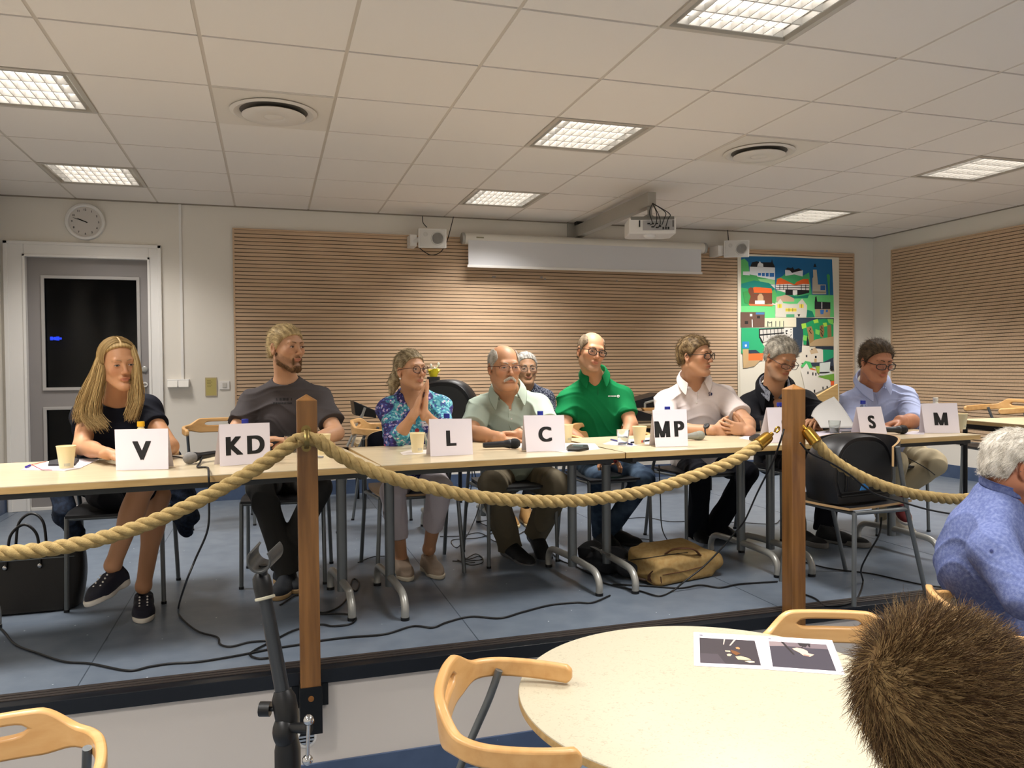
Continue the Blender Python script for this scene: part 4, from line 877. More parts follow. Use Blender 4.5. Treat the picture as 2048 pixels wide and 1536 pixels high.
# ------------------------------------------------------------------ cups, glasses, bottles
def cup_proto(h=.092):
    r = thing('paper_cup', 'x', 'cup', (0, 0, 0), group='cream paper cups')
    m = MB(); m.lathe([(.025, 0), (.0255, .002), (.0365, h), (.038, h+.0015), (.0365, h+.003), (.0352, h), (.0245, .005), (.001, .005)], n=32); part(m, 'cup', M_cream, r, 40, True)
    m = MB(); v = []; n = 9
    for k in range(n):
        a = -PI/2+(-.42+.84*k/(n-1)); 
        for z in (.012, .024): rr_ = .0255+.011*z/h+.0004; v.append((rr_*math.cos(a), rr_*math.sin(a), z))
    m.add(v, [(2*k, 2*k+2, 2*k+3, 2*k+1) for k in range(n-1)]); part(m, 'print', mat('cup_print', 'c9c0a2', .6), r, None, True)
    return r
def tpt(px, py, z=TH): return at(px, py, Z=z)
cp = cup_proto(); first = True
for x, y, lb in [(133, 937, 'cream paper cup on the folder left of the V card'), (646, 908, 'cream paper cup half hidden behind the left wooden post'), (835, 905, 'cream paper cup standing left of the L card'),
                 (1133, 884, 'cream paper cup half hidden behind the C card'), (1279, 889, 'cream paper cup with a red and blue print left of the MP card'), (1922, 858, 'cream paper cup right of the M card')]:
    p = tpt(x, y)
    if first: cp.location = tuple(p); cp['label'] = lb; o = cp; first = False
    else: o = dup(cp, p, .2, lb, 'cream paper cups')
    o.location = tuple(p)
    o.rotation_euler = (0, 0, .3)
    if 'red and blue' in lb:
        pr_ = [c for c in o.children if c.name.startswith('print')][0]; pr_.data = pr_.data.copy(); pr_.data.materials.clear()
        for cc in ('c9604e', '5b86a8'): pr_.data.materials.append(mat('cupp_'+cc, cc, .6))
        for q in pr_.data.polygons: q.material_index = 0 if q.index < 4 else 1
def glass_proto():
    r = thing('drinking_glass', 'x', 'glass', (0, 0, 0), group='small drinking glasses')
    m = MB(); m.lathe([(.024, 0), (.026, .001), (.034, .078), (.0325, .0785), (.0315, .077), (.0245, .008), (.001, .008)], n=32); part(m, 'tumbler', mat('thin_glass', 'eef2f0', .03, trans=.97, ior=1.3), r, 40, True)
    m = MB(); m.lathe([(.001, .0085), (.0243, .0085), (.0282, .040), (.001, .040)], n=32); part(m, 'water', mat('water', 'ffffff', .0, trans=1, ior=1.2), r, 40, True); return r
gp = glass_proto(); first = True
for x, y, lb in [(1246, 890, 'drinking glass with water left of the red and blue printed cup'), (1669, 868, 'printed drinking glass on the papers right of the right post'), (583, 904, 'drinking glass right of the KD card'),
                 (862, 897, 'drinking glass peeking out left of the L card'), (1531, 868, 'drinking glass left of the S card by the post')]:
    p = tpt(x, y)
    if first: gp['label'] = lb; gp.location = tuple(p); first = False
    else: dup(gp, p, 0, lb, 'small drinking glasses')
def bottle(label, px, py_cap, py_base, capm, group='water bottles behind the cards', body=None):
    b0 = tpt(px, py_base); top = at(px, py_cap, Y=b0[1]); H = top[2]-TH
    r = thing('water_bottle', label, 'bottle', b0, group=group)
    m = MB(); m.lathe([(.028, 0), (.031, .004), (.031, H*.55), (.027, H*.68), (.014, H*.84), (.0125, H-.028), (.0125, H-.018)], n=24); part(m, 'body', body or mat('pet_bottle', 'dfe9f2', .05, trans=.95, ior=1.15), r, 40, True)
    m = MB(); m.lathe([(.0155, H-.022), (.0155, H-.001), (.0145, H), (.001, H)], n=24); part(m, 'cap', capm, r, 40, True); return r
bottle('small bottle with a yellow cap behind the V card', 283, 843, 922, mat('yellow_cap', 'e8b41c', .4), body=mat('juice', 'e8d8a8', .2))
for px, pc_, pb, lb in [(491, 838, 912, 'water bottle with a blue cap behind the KD card'), (894, 827, 896, 'water bottle with a blue cap behind the L card'), (1081, 822, 890, 'water bottle with a blue cap behind the C card'),
                        (1335, 813, 880, 'water bottle with a blue cap behind the MP card'), (1559, 805, 868, 'water bottle with a blue cap behind the S card at the post'), (1726, 801, 860, 'water bottle with a blue cap behind the right S card')]:
    bottle(lb, px, pc_, pb, M_blue)
bottle('white bottle behind the M card', 1871, 795, 852, mat('white_cap', 'ddd8c8', .5), body=mat('white_bottle', 'e2ddce', .4))
# ------------------------------------------------------------------ microphones
def mic(label, head_px, hz, direction, headcol, bodycol, L_=.16, hr=.026):
    h = at(*head_px, Z=TH+hz); d = nrm(direction); e = h+d*L_
    r = thing('microphone', label, 'microphone', (h[0], h[1], TH), group='handheld microphones on the stage tables')
    Rm = np.array(Vector(d).to_track_quat('Z', 'Y').to_matrix())
    m = MB(); m.lathe([(.001, -hr*1.05), (hr*.55, -hr*.92), (hr*.9, -hr*.5), (hr, 0), (hr*.97, hr*.45), (hr*.82, hr*.95)], c=h, R=Rm, n=28); part(m, 'head_grille', mat('grille_'+headcol, headcol, .5, .3, bump=(1500, 1, .002)), r, 60)
    m = MB(); m.lathe([(hr*.84, hr*.9), (hr*.88, hr*1.1), (.020, hr*1.5), (.0165, .06), (.0135, L_-.01), (.011, L_), (.001, L_)], c=h, R=Rm, n=28); part(m, 'handle', mat('micbody_'+bodycol, bodycol, .35, .2), r, 40)
    return r, h, e
mic('microphone with a round silver head lying between the V and KD cards', (379, 916), .027, (.6, .75, .02), '8f8d8a', '1b1b1d')
mic('black microphone lying left of the C card', (1030, 887), .027, (-1, .12, -.03), '0e0e0f', '26262a')
mic('grey microphone lying right of the MP card', (1400, 871), .025, (-1, -.05, -.03), '9b9c90', '8f8f86')
mic('black microphone in the hand of the man in the light blue shirt', (1806, 859), .027, (-1, .10, .015), '0d0d0e', '2a2a2c', L_=.2)
# ------------------------------------------------------------------ flat things on the tables
def flat(name, label, cat, pts, col, th_=.003, z=TH, group=None, rough=.55, bev=None):
    m = MB(); q = [at(x, y, Z=z+th_) for x, y in pts]; m.prism([(p[0], p[1], z+th_) for p in q], (0, 0, -th_+.0002)); return single(m, name, mat('flat_'+col, col, rough), label, cat, group=group, bevel=bev)
flat('folder', 'white folder with a red elastic band under the cup left of the V card', 'folder', [(42, 939), (100, 922), (165, 917), (198, 918), (160, 936), (130, 941)], 'd9d2d6')
m = MB(); m.tube([at(x, y, Z=TH+.005) for x, y in [(63, 929), (83, 939), (104, 940)]], .0012, 6); m.tube([at(x, y, Z=TH+.005) for x, y in [(63, 929), (92, 923)]], .0012, 6); single(m, 'elastic_band', mat('red_elastic', 'c02a44', .5), 'red elastic band across the white folder at the left', 'band')
m = MB(); m.tube([at(x, y, Z=TH+.008) for x, y in [(52, 934), (60, 931)]], .005, 8); single(m, 'pen', mat('violet_plastic', '3a2f9a', .3), 'small violet pen cap on the white folder at the left', 'pen')
flat('phone_case', 'dark phone case lying behind the cup left of the V card', 'phone', [(96, 928), (98, 921), (150, 912), (158, 918), (150, 927)], '1c1b1e', .012, bev=.003)
flat('napkin', 'white napkin under the paper cup left of the L card', 'napkin', [(800, 905), (815, 901), (858, 899), (866, 906), (806, 910)], 'd8cfc8', .0015)
flat('paper_sheet', 'white sheet lying behind the C card', 'paper', [(1020, 893), (1050, 884), (1190, 887), (1200, 898), (1130, 905)], 'd6cfc8', .0012)
r = thing('smartphone', 'black smartphone lying right of the C card', 'phone', at(1158, 893, Z=TH), group=None)
q = [at(x, y, Z=TH+.013) for x, y in [(1133, 893), (1140, 888), (1176, 889), (1178, 895), (1160, 898), (1136, 898)]]; m = MB(); m.prism([(p[0], p[1], TH+.013) for p in q], (0, 0, -.0115)); part(m, 'case', M_black, r, bevel=.003)
q = [at(x, y, Z=TH+.0135) for x, y in [(1143, 892), (1147, 889), (1167, 890), (1166, 893)]]; m = MB(); m.prism([(p[0], p[1], TH+.0136) for p in q], (0, 0, -.0006)); part(m, 'screen', mat('phone_screen', '6f7377', .1), r)
flat('paper_sheet', 'white papers under the drinking glass left of the MP card', 'paper', [(1205, 888), (1225, 881), (1305, 875), (1312, 886), (1260, 893)], 'd8d1cc', .0016)
for lb, a_, b_, cc in [('dark pen lying left of the MP card behind the cup', (1262, 885), (1308, 880), '17181c'), ('blue pen beside the drinking glass left of the MP card', (1222, 879), (1264, 889), '2c2f7a'), ('pen lying by the left post on the table', (630, 913), (646, 914), '8a8a8c')]:
    m = MB(); m.cyl(at(*a_, Z=TH+.006), at(*b_, Z=TH+.006), .0045, n=10); single(m, 'pen', mat('pen_'+cc, cc, .35), lb, 'pen', smooth=50)
flat('paper_sheet', 'white sheets right of the clasped hands of the white polo man', 'paper', [(1478, 876), (1500, 868), (1535, 866), (1530, 874), (1500, 880)], 'cfc8d0', .0016)
flat('glasses_case', 'black spectacles case near the clasped hands, left of the S card', 'case', [(1498, 873), (1508, 868), (1530, 868), (1528, 875), (1508, 877)], '141416', .02, bev=.005)
for k, (pts, lb) in enumerate([([(1612, 874), (1625, 864), (1690, 858), (1730, 865), (1715, 871), (1640, 876)], 'stack of white papers under the printed glass'), ([(1655, 862), (1672, 857), (1708, 859), (1700, 866)], 'white sheet lying right of the jacket man hands')]):
    flat('paper_sheet', lb, 'paper', pts, 'cfc7d2', .004-.002*k, z=TH+.0045*k)
flat('smartphone', 'dark phone lying right of the printed glass', 'phone', [(1681, 867), (1683, 862), (1703, 861), (1704, 866)], '1d1718', .012, z=TH+.0042, bev=.003)
flat('paper_sheet', 'white sheet between the right S card and the M card', 'paper', [(1800, 868), (1825, 862), (1850, 863), (1848, 869)], 'd2cad0', .0012)
# newspaper / sheet held up by the jacket man
m = MB(); top = [at(x, y, Y=yy) for x, y, yy in [(1622, 830, -3.02), (1646, 806, -2.98), (1666, 793, -2.95), (1676, 812, -3.05), (1690, 835, -3.15), (1707, 857, -3.25), (1690, 858, -3.25), (1640, 850, -3.15)]]
N_ = 14; c0, c1, c2, c3 = at(1622, 832, Y=-3.03), at(1668, 793, Y=-2.98), at(1712, 856, Y=-3.22), at(1642, 856, Y=-3.22); vs = []
for j in range(N_+1):
    for i in range(N_+1):
        u, v = i/N_, j/N_; p = (1-v)*((1-u)*c0+u*c1)+v*((1-u)*c3+u*c2); p = p+V3(0, .05*math.sin(u*PI)*(1-v), .012*math.sin(v*PI)); vs.append(p)
fs = [(j*(N_+1)+i, j*(N_+1)+i+1, (j+1)*(N_+1)+i+1, (j+1)*(N_+1)+i) for j in range(N_) for i in range(N_)]
m.add(vs, fs); o = single(m, 'loose_sheet', mat('thin_sheet', 'b4b2ae', .7), 'curved pale sheet held up by the man in the dark jacket', 'paper', smooth=60); sm = o.modifiers.new('solid', 'SOLIDIFY'); sm.thickness = .0006
# ------------------------------------------------------------------ cables
def cable(label, pts, rad=.0042, name='cable', group='black cables'):
    P = []
    for q in pts:
        if len(q) == 2: p = at(q[0], q[1], Z=.006); 
        else: p = at(q[0], q[1], **{q[2]: q[3]})
        P.append(p)
    m = MB(); m.tube(spline(P, len(P)*8), rad, 7); return single(m, name, M_cable, label, 'cable', smooth=70, group=group)
TF = -3.90
cable('black cable hanging from the microphone beside the KD card to the floor', [(388, 915, 'Z', TH+.01), (404, 911, 'Z', TH+.03), (400, 925, 'Z', TH+.008), (395, 934, 'Z', TH+.006), (414, 935, 'Z', TH+.006), (417, 945, 'Y', TF), (418, 1000, 'Y', TF), (415, 1060, 'Y', TF), (390, 1120, 'Y', TF+.02), (370, 1170, 'Y', TF+.05), (357, 1215), (362, 1235), (395, 1262), (434, 1274), (440, 1288), (462, 1293), (500, 1284), (540, 1282), (560, 1290)])
cable('black cable behind the V card on the table', [(337, 912, 'Z', TH+.004), (350, 913, 'Z', TH+.004), (372, 917, 'Z', TH+.004)], .003)
cable('long black cable lying along the front of the stage floor', [(-60, 1220), (0, 1256), (30, 1288), (75, 1306), (128, 1323), (180, 1327), (255, 1341), (300, 1333), (340, 1327), (400, 1323), (480, 1310), (540, 1298), (598, 1289), (642, 1281), (700, 1274), (770, 1268), (826, 1252), (865, 1255), (895, 1244), (942, 1233), (1000, 1236), (1045, 1224), (1100, 1210), (1150, 1205), (1185, 1205), (1220, 1191)])
cable('black cable loop on the floor around the foot of the left mic stand', [(560, 1210), (600, 1190), (640, 1225), (688, 1205), (705, 1160), (718, 1165), (712, 1182), (700, 1175)])
cable('black cable coil in front of the left post', [(640, 1228), (690, 1228), (712, 1236), (700, 1248), (665, 1252), (640, 1249), (590, 1260), (545, 1282), (510, 1300), (500, 1310), (520, 1317), (560, 1312)])
cable('black cable lying behind the left post toward the round feet', [(716, 1125), (745, 1114), (775, 1112)], .003)
cable('black cable hanging from the brass hook at the right post down to the floor', [(1568, 858, 'Y', RY), (1560, 885, 'Y', RY), (1545, 925, 'Y', RY+.1), (1515, 985, 'Y', RY+.25), (1490, 1040, 'Y', -3.75), (1470, 1065, 'Y', -3.7), (1440, 1100, 'Y', -3.67), (1405, 1135, 'Y', -3.66), (1370, 1162, 'Y', -3.66), (1345, 1182), (1318, 1192), (1280, 1182), (1230, 1172), (1195, 1160), (1190, 1145)])
cable('black cable on the floor under the tan bag', [(1225, 1168), (1300, 1172), (1360, 1176), (1400, 1170), (1440, 1175), (1480, 1168), (1555, 1163)])
cable('black cable lying over the right rope', [(1600, 885, 'Y', RY-.03), (1620, 906, 'Y', RY-.035), (1660, 925, 'Y', RY-.035), (1700, 950, 'Y', RY-.04), (1745, 985, 'Y', RY-.035), (1800, 1003, 'Y', RY-.03), (1860, 1020, 'Y', RY-.03), (1925, 1031, 'Y', RY-.03), (2000, 1040, 'Y', RY-.03), (2100, 1042, 'Y', RY-.03)])
cable('black cable hanging from the stage monitor to the floor by the right post', [(1763, 1035, 'Y', -4.02), (1758, 1070, 'Y', -4.04), (1735, 1110, 'Y', -4.0), (1722, 1140, 'Y', -3.9), (1726, 1165), (1715, 1195), (1690, 1209), (1650, 1211), (1630, 1197), (1602, 1186)])
cable('black cable on the floor behind the monitor chair', [(1600, 1122), (1660, 1137), (1740, 1147), (1800, 1160), (1850, 1170), (1900, 1175), (2000, 1178)])
cable('thin black cable hanging in front of the white polo man legs', [(1318, 930, 'Y', -3.5), (1321, 1000, 'Y', -3.5), (1325, 1060, 'Y', -3.4), (1345, 1095)], .003)
cable('black cable crossing the floor behind the middle table feet', [(1230, 1040), (1290, 1035), (1340, 1043), (1400, 1042), (1480, 1045), (1545, 1048), (1560, 1040)], .003)
cable('black cable on the floor left of the tan bag', [(1100, 1102), (1120, 1120), (1150, 1132), (1185, 1150)], .004)
cable('thin cable on the floor under the middle tables', [(1240, 1085), (1290, 1095), (1330, 1102), (1300, 1080), (1265, 1078)], .003)
for k, pts in enumerate([[(940, 920, 'Y', -2.2), (944, 960, 'Y', -2.2), (930, 1040, 'Y', -2.25), (925, 1100), (935, 1118), (960, 1112), (965, 1125), (940, 1130), (915, 1120)],
                         [(948, 940, 'Y', -2.2), (960, 1000, 'Y', -2.2), (940, 1060, 'Y', -2.25), (915, 1095), (905, 1080), (960, 1075), (990, 1060), (960, 1045), (980, 1040)],
                         [(880, 1073), (920, 1072), (960, 1066), (1000, 1085), (1050, 1062), (1080, 1045), (1040, 1035)],
                         [(905, 1122), (935, 1122), (965, 1118), (950, 1108), (925, 1125), (950, 1125)]]):
    cable(['tangled black cable hanging between the blouse woman and the moustache man', 'second tangled cable left of the khaki trousers', 'black cable lying on the floor behind the khaki trousers', 'small coil of black cable left of the khaki trousers'][k], pts, .0032)
cable('black cable hanging from the table behind the right S card', [(1790, 880, 'Y', -3.0), (1800, 905, 'Y', -3.0), (1850, 935, 'Y', -3.1), (1870, 950, 'Y', -3.1)], .003)
# ------------------------------------------------------------------ bags
M_leather = mat('black_leather', '0a090a', .42, bump=(120, .4, .003))
r = thing('handbag', 'large black leather handbag on the stage floor at the left edge', 'bag', (-.28, -2.93, 0))
n = 20; m = MB(); vs = []; rows = 9
for j in range(rows):
    t = j/(rows-1); w = .27+.015*math.sin(t*PI)+.02*t; d_ = .085*(1-.55*t)+.015; z = .008+.265*t
    for i in range(40):
        a = 2*PI*i/40; cx = math.copysign(abs(math.cos(a))**.35, math.cos(a))*w; cy = math.copysign(abs(math.sin(a))**.5, math.sin(a))*d_
        vs.append((-.28+cx, -2.93+cy, z-(.018*(1-(cx/w)**2) if j == rows-1 else 0)))
m.add(vs, [(j*40+i, j*40+(i+1) % 40, (j+1)*40+(i+1) % 40, (j+1)*40+i) for j in range(rows-1) for i in range(40)]+[tuple(range(39, -1, -1)), tuple((rows-1)*40+i for i in range(40))]); part(m, 'body', M_leather, r, 60)
for k, (yy, dz) in enumerate([(-2.99, 0), (-2.87, .03)]):
    m = MB(); m.tube(spline([(-.30, yy-.01, .20), (-.293, yy, .28), (-.28, yy+.01, .36+dz), (-.23, yy+.02, .40+dz), (-.18, yy+.01, .36+dz), (-.165, yy, .28), (-.16, yy-.01, .20)], 40), .0065, 8); part(m, 'handle', M_leather, r, 60)
m = MB()
for x in (-.30, -.16): m.sphere((x, -3.012, .215), (.010, .004, .010), 12); part(m, 'stud', M_chrome, r, 60); m = MB()
m = MB(); m.tube([(-.53, -3.0, .24), (-.02, -3.0, .245)], .0022, 6); part(m, 'zip', M_steel, r, 60)
# ------------------------------------------------------------------ organic modelling: smooth-blended volumes meshed on a grid
def wn(p, f, s=0):
    x, y, z = p
    return (np.sin(f*x*1.0+1.3*s+1.7*np.sin(f*.61*y+s))+np.sin(f*1.13*y+2.1*s+1.3*np.sin(f*.53*z+2*s))+np.sin(f*.93*z+.7*s+1.9*np.sin(f*.71*x+3*s)))/3
class Vol:
    def __init__(s): s.p = []; s.post = []
    def cap(s, a, b, ra, rb=None, k=.01, op='u', clip=None, sq=None):
        a = V3(*a); b = V3(*b); rb = ra if rb is None else rb; r = max(ra, rb)
        s.p.append(('c', (a, b, ra, rb, sq), np.minimum(a, b)-r, np.maximum(a, b)+r, k, op, clip)); return s
    def ell(s, c, r, R=None, k=.01, op='u', clip=None):
        c = V3(*c); r = V3(*r); R = np.eye(3) if R is None else np.asarray(R); e = np.sqrt(((R*r[:, None])**2).sum(0))
        s.p.append(('e', (c, r, R), c-e, c+e, k, op, clip)); return s
    def rbox(s, c, r, R, rad, k=.01, op='u'):
        c = V3(*c); r = V3(*r); R = np.asarray(R); e = (np.abs(R)*r[:, None]).sum(0); s.p.append(('b', (c, r, R, rad), c-e, c+e, k, op, None)); return s
    def fn(s, f): s.post.append(f); return s
    def mesh(s, h):
        U = [q for q in s.p if q[5] == 'u']; lo = np.min([q[2] for q in U], 0)-.02; hi = np.max([q[3] for q in U], 0)+.02
        n = np.ceil((hi-lo)/h).astype(int)+1; ax = [(lo[i]+h*np.arange(n[i])).astype(np.float32) for i in range(3)]
        D = np.full(n, .05, np.float32)
        for kind, prm, l, u, k, op, clip in s.p:
            pad = .03+k; i0 = np.clip(((l-pad-lo)/h).astype(int), 0, n-1); i1 = np.clip(((u+pad-lo)/h).astype(int)+2, 1, n)
            if (i1 <= i0).any(): continue
            sl = tuple(slice(i0[i], i1[i]) for i in range(3))
            X = ax[0][sl[0]][:, None, None]; Y = ax[1][sl[1]][None, :, None]; Z = ax[2][sl[2]][None, None, :]
            if kind == 'c':
                a, b, ra, rb, sq = prm; ab = b-a; L2 = float(ab@ab)+1e-12
                dx, dy, dz = X-a[0], Y-a[1], Z-a[2]
                t = np.clip((dx*ab[0]+dy*ab[1]+dz*ab[2])/L2, 0, 1)
                ex, ey, ez = dx-t*ab[0], dy-t*ab[1], dz-t*ab[2]
                if sq is not None:
                    v, f = sq; w = (ex*v[0]+ey*v[1]+ez*v[2])*(1/f-1); ex = ex+w*v[0]; ey = ey+w*v[1]; ez = ez+w*v[2]
                d = np.sqrt(ex*ex+ey*ey+ez*ez)-(ra+(rb-ra)*t)
            elif kind == 'b':
                c, r, R, rad = prm; dx, dy, dz = X-c[0], Y-c[1], Z-c[2]; d = 0; mxv = None
                for i in range(3):
                    q = np.abs(dx*R[i][0]+dy*R[i][1]+dz*R[i][2])-(r[i]-rad); d = d+np.maximum(q, 0)**2; mxv = q if mxv is None else np.maximum(mxv, q)
                d = np.sqrt(d)+np.minimum(mxv, 0)-rad
            else:
                c, r, R = prm; dx, dy, dz = X-c[0], Y-c[1], Z-c[2]; k0 = 0; k1 = 0
                for i in range(3):
                    q = dx*R[i][0]+dy*R[i][1]+dz*R[i][2]; k0 = k0+(q/r[i])**2; k1 = k1+(q/r[i]**2)**2
                k0 = np.sqrt(k0); d = k0*(k0-1)/(np.sqrt(k1)+1e-9)
            if clip is not None:
                for cp_, cn in clip: d = np.maximum(d, (X-cp_[0])*cn[0]+(Y-cp_[1])*cn[1]+(Z-cp_[2])*cn[2])
            d = d.astype(np.float32); B = D[sl]
            if op == 'u': hh = np.clip(.5+.5*(B-d)/k, 0, 1); D[sl] = B+(d-B)*hh-k*hh*(1-hh)
            else: hh = np.clip(.5-.5*(B+d)/k, 0, 1); D[sl] = B+(-d-B)*hh+k*hh*(1-hh)
        G = (ax[0][:, None, None], ax[1][None, :, None], ax[2][None, None, :])
        for f in s.post: D = f(D, G)
        return surf(D, ax)
def surf(D, ax):
    n = np.array(D.shape); ins = D < 0
    c = np.zeros(n-1, np.int8)
    for i in (0, 1):
        for j in (0, 1):
            for k in (0, 1): c += ins[i:n[0]-1+i, j:n[1]-1+j, k:n[2]-1+k]
    act = (c > 0) & (c < 8); idx = np.full(n-1, -1, np.int64); I = np.argwhere(act); idx[act] = np.arange(len(I))
    P = np.zeros((len(I), 3)); cnt = np.zeros(len(I))
    cor = {(i, j, k): D[I[:, 0]+i, I[:, 1]+j, I[:, 2]+k] for i in (0, 1) for j in (0, 1) for k in (0, 1)}
    for a in range(3):
        o = [b for b in range(3) if b != a]
        for u in (0, 1):
            for v in (0, 1):
                k0 = [0, 0, 0]; k0[o[0]] = u; k0[o[1]] = v; k1 = list(k0); k1[a] = 1
                d0, d1 = cor[tuple(k0)], cor[tuple(k1)]; m = (d0 < 0) != (d1 < 0)
                t = np.where(m, d0/(d0-d1+1e-20), 0); q = np.tile(np.array(k0, float), (len(I), 1)); q[:, a] += t
                P[m] += q[m]; cnt[m] += 1
    P = P/cnt[:, None]+I; h = [float(a[1]-a[0]) for a in ax]; V = np.stack([ax[i][0]+P[:, i]*h[i] for i in range(3)], 1)
    F = []
    for a in range(3):
        o = [(a+1) % 3, (a+2) % 3]
        s0 = [slice(None)]*3; s1 = [slice(None)]*3; s0[a] = slice(0, -1); s1[a] = slice(1, None)
        A, B = ins[tuple(s0)], ins[tuple(s1)]; E = np.argwhere(A != B)
        E = E[(E[:, o[0]] > 0) & (E[:, o[1]] > 0) & (E[:, o[0]] < n[o[0]]-1) & (E[:, o[1]] < n[o[1]]-1)]
        def g(du, dv): q = E.copy(); q[:, o[0]] -= du; q[:, o[1]] -= dv; return idx[q[:, 0], q[:, 1], q[:, 2]]
        f = np.stack([g(1, 1), g(0, 1), g(0, 0), g(1, 0)], 1); fl = ~A[E[:, 0], E[:, 1], E[:, 2]]
        f[fl] = f[fl][:, ::-1]; F.append(f)
    F = np.vstack(F); F = F[(F >= 0).all(1)]
    # one light relaxation takes away the grid pattern
    nb = np.zeros_like(V); c2 = np.zeros(len(V))
    for a, b in ((0, 1), (1, 2), (2, 3), (3, 0)):
        np.add.at(nb, F[:, a], V[F[:, b]]); np.add.at(c2, F[:, a], 1); np.add.at(nb, F[:, b], V[F[:, a]]); np.add.at(c2, F[:, b], 1)
    V = V*.6+.4*nb/np.maximum(c2, 1)[:, None]
    return V, F
def mesh_obj(name, V, F, mats, parent, col=None, midx=None):
    o0 = np.array(parent.matrix_basis.translation) if parent is not None else np.zeros(3)
    if parent is not None and parent.parent is not None: o0 = np.array(parent.parent.location)+0*o0
    me = bpy.data.meshes.new(name); me.vertices.add(len(V)); me.vertices.foreach_set('co', (V-o0).astype(np.float32).ravel())
    F = np.asarray(F); m = F.shape[1]; me.loops.add(F.size); me.loops.foreach_set('vertex_index', F.ravel().astype(np.int32)); me.polygons.add(len(F))
    me.polygons.foreach_set('loop_start', np.arange(0, F.size, m, dtype=np.int32)); me.polygons.foreach_set('loop_total', np.full(len(F), m, np.int32))
    me.polygons.foreach_set('use_smooth', np.ones(len(F), bool))
    if not isinstance(mats, (list, tuple)): mats = [mats]
    for q in mats: me.materials.append(q)
    if midx is not None: me.polygons.foreach_set('material_index', np.asarray(midx, np.int32))
    me.update(calc_edges=True); me.validate()
    if col is not None:
        at_ = me.color_attributes.new('Col', 'FLOAT_COLOR', 'POINT'); c4 = np.ones((len(V), 4), np.float32); c4[:, :3] = col; at_.data.foreach_set('color', c4.ravel())
    o = bpy.data.objects.new(name, me); COL.objects.link(o)
    if parent is not None: o.parent = parent
    return o
def L3(h): return np.array(lin(h)[:3])
M_skin = mat('skin', 'c08060', .5, attr='Col', sss=.06, spec=.35, bump=(220, .12, .0015))
M_hair = mat('hair', '806040', .55, attr='Col', spec=.2)
M_lens = mat('spectacle_lens', 'f4f6f8', .02, alpha=.05, spec=.3)
def strands(P0, dirs, L, r, col, seg=4, grav=0, jit=.15, rng=None, curl=0):
    """thin tapered three-sided hairs; returns verts, quads, colours"""
    n = len(P0); d = dirs/np.linalg.norm(dirs, axis=1)[:, None]; L = np.broadcast_to(L, (n,)).copy(); pts = [P0]; p = P0.copy()
    for k in range(seg):
        d = d+rng.normal(0, jit, (n, 3)); d[:, 2] -= grav; d /= np.linalg.norm(d, axis=1)[:, None]; p = p+d*(L/seg)[:, None]; pts.append(p.copy())
    return tube3(np.stack(pts, 1), r, col)
def tube3(Q, r, col):
    n, K, _ = Q.shape; T = Q[:, -1]-Q[:, 0]; T /= np.linalg.norm(T, axis=1)[:, None]+1e-9
    A = np.cross(T, np.array([.31, .62, .71])); A /= np.linalg.norm(A, axis=1)[:, None]+1e-9; B = np.cross(T, A)
    tp = np.linspace(1, .25, K); V = []
    for j in range(3):
        a = 2*PI*j/3; V.append(Q+(math.cos(a)*A+math.sin(a)*B)[:, None]*(r*tp)[None, :, None])
    V = np.stack(V, 2)   # n,K,3,3
    base = np.arange(n)[:, None, None]*K*3; k = np.arange(K-1)[None, :, None]*3; j = np.arange(3)[None, None, :]; j2 = (j+1) % 3
    F = np.stack([base+k+j, base+k+j2, base+k+3+j2, base+k+3+j], -1).reshape(-1, 4)
    C = np.repeat(col[:, None], K*3, 1).reshape(-1, 3)
    return V.reshape(-1, 3), F, C
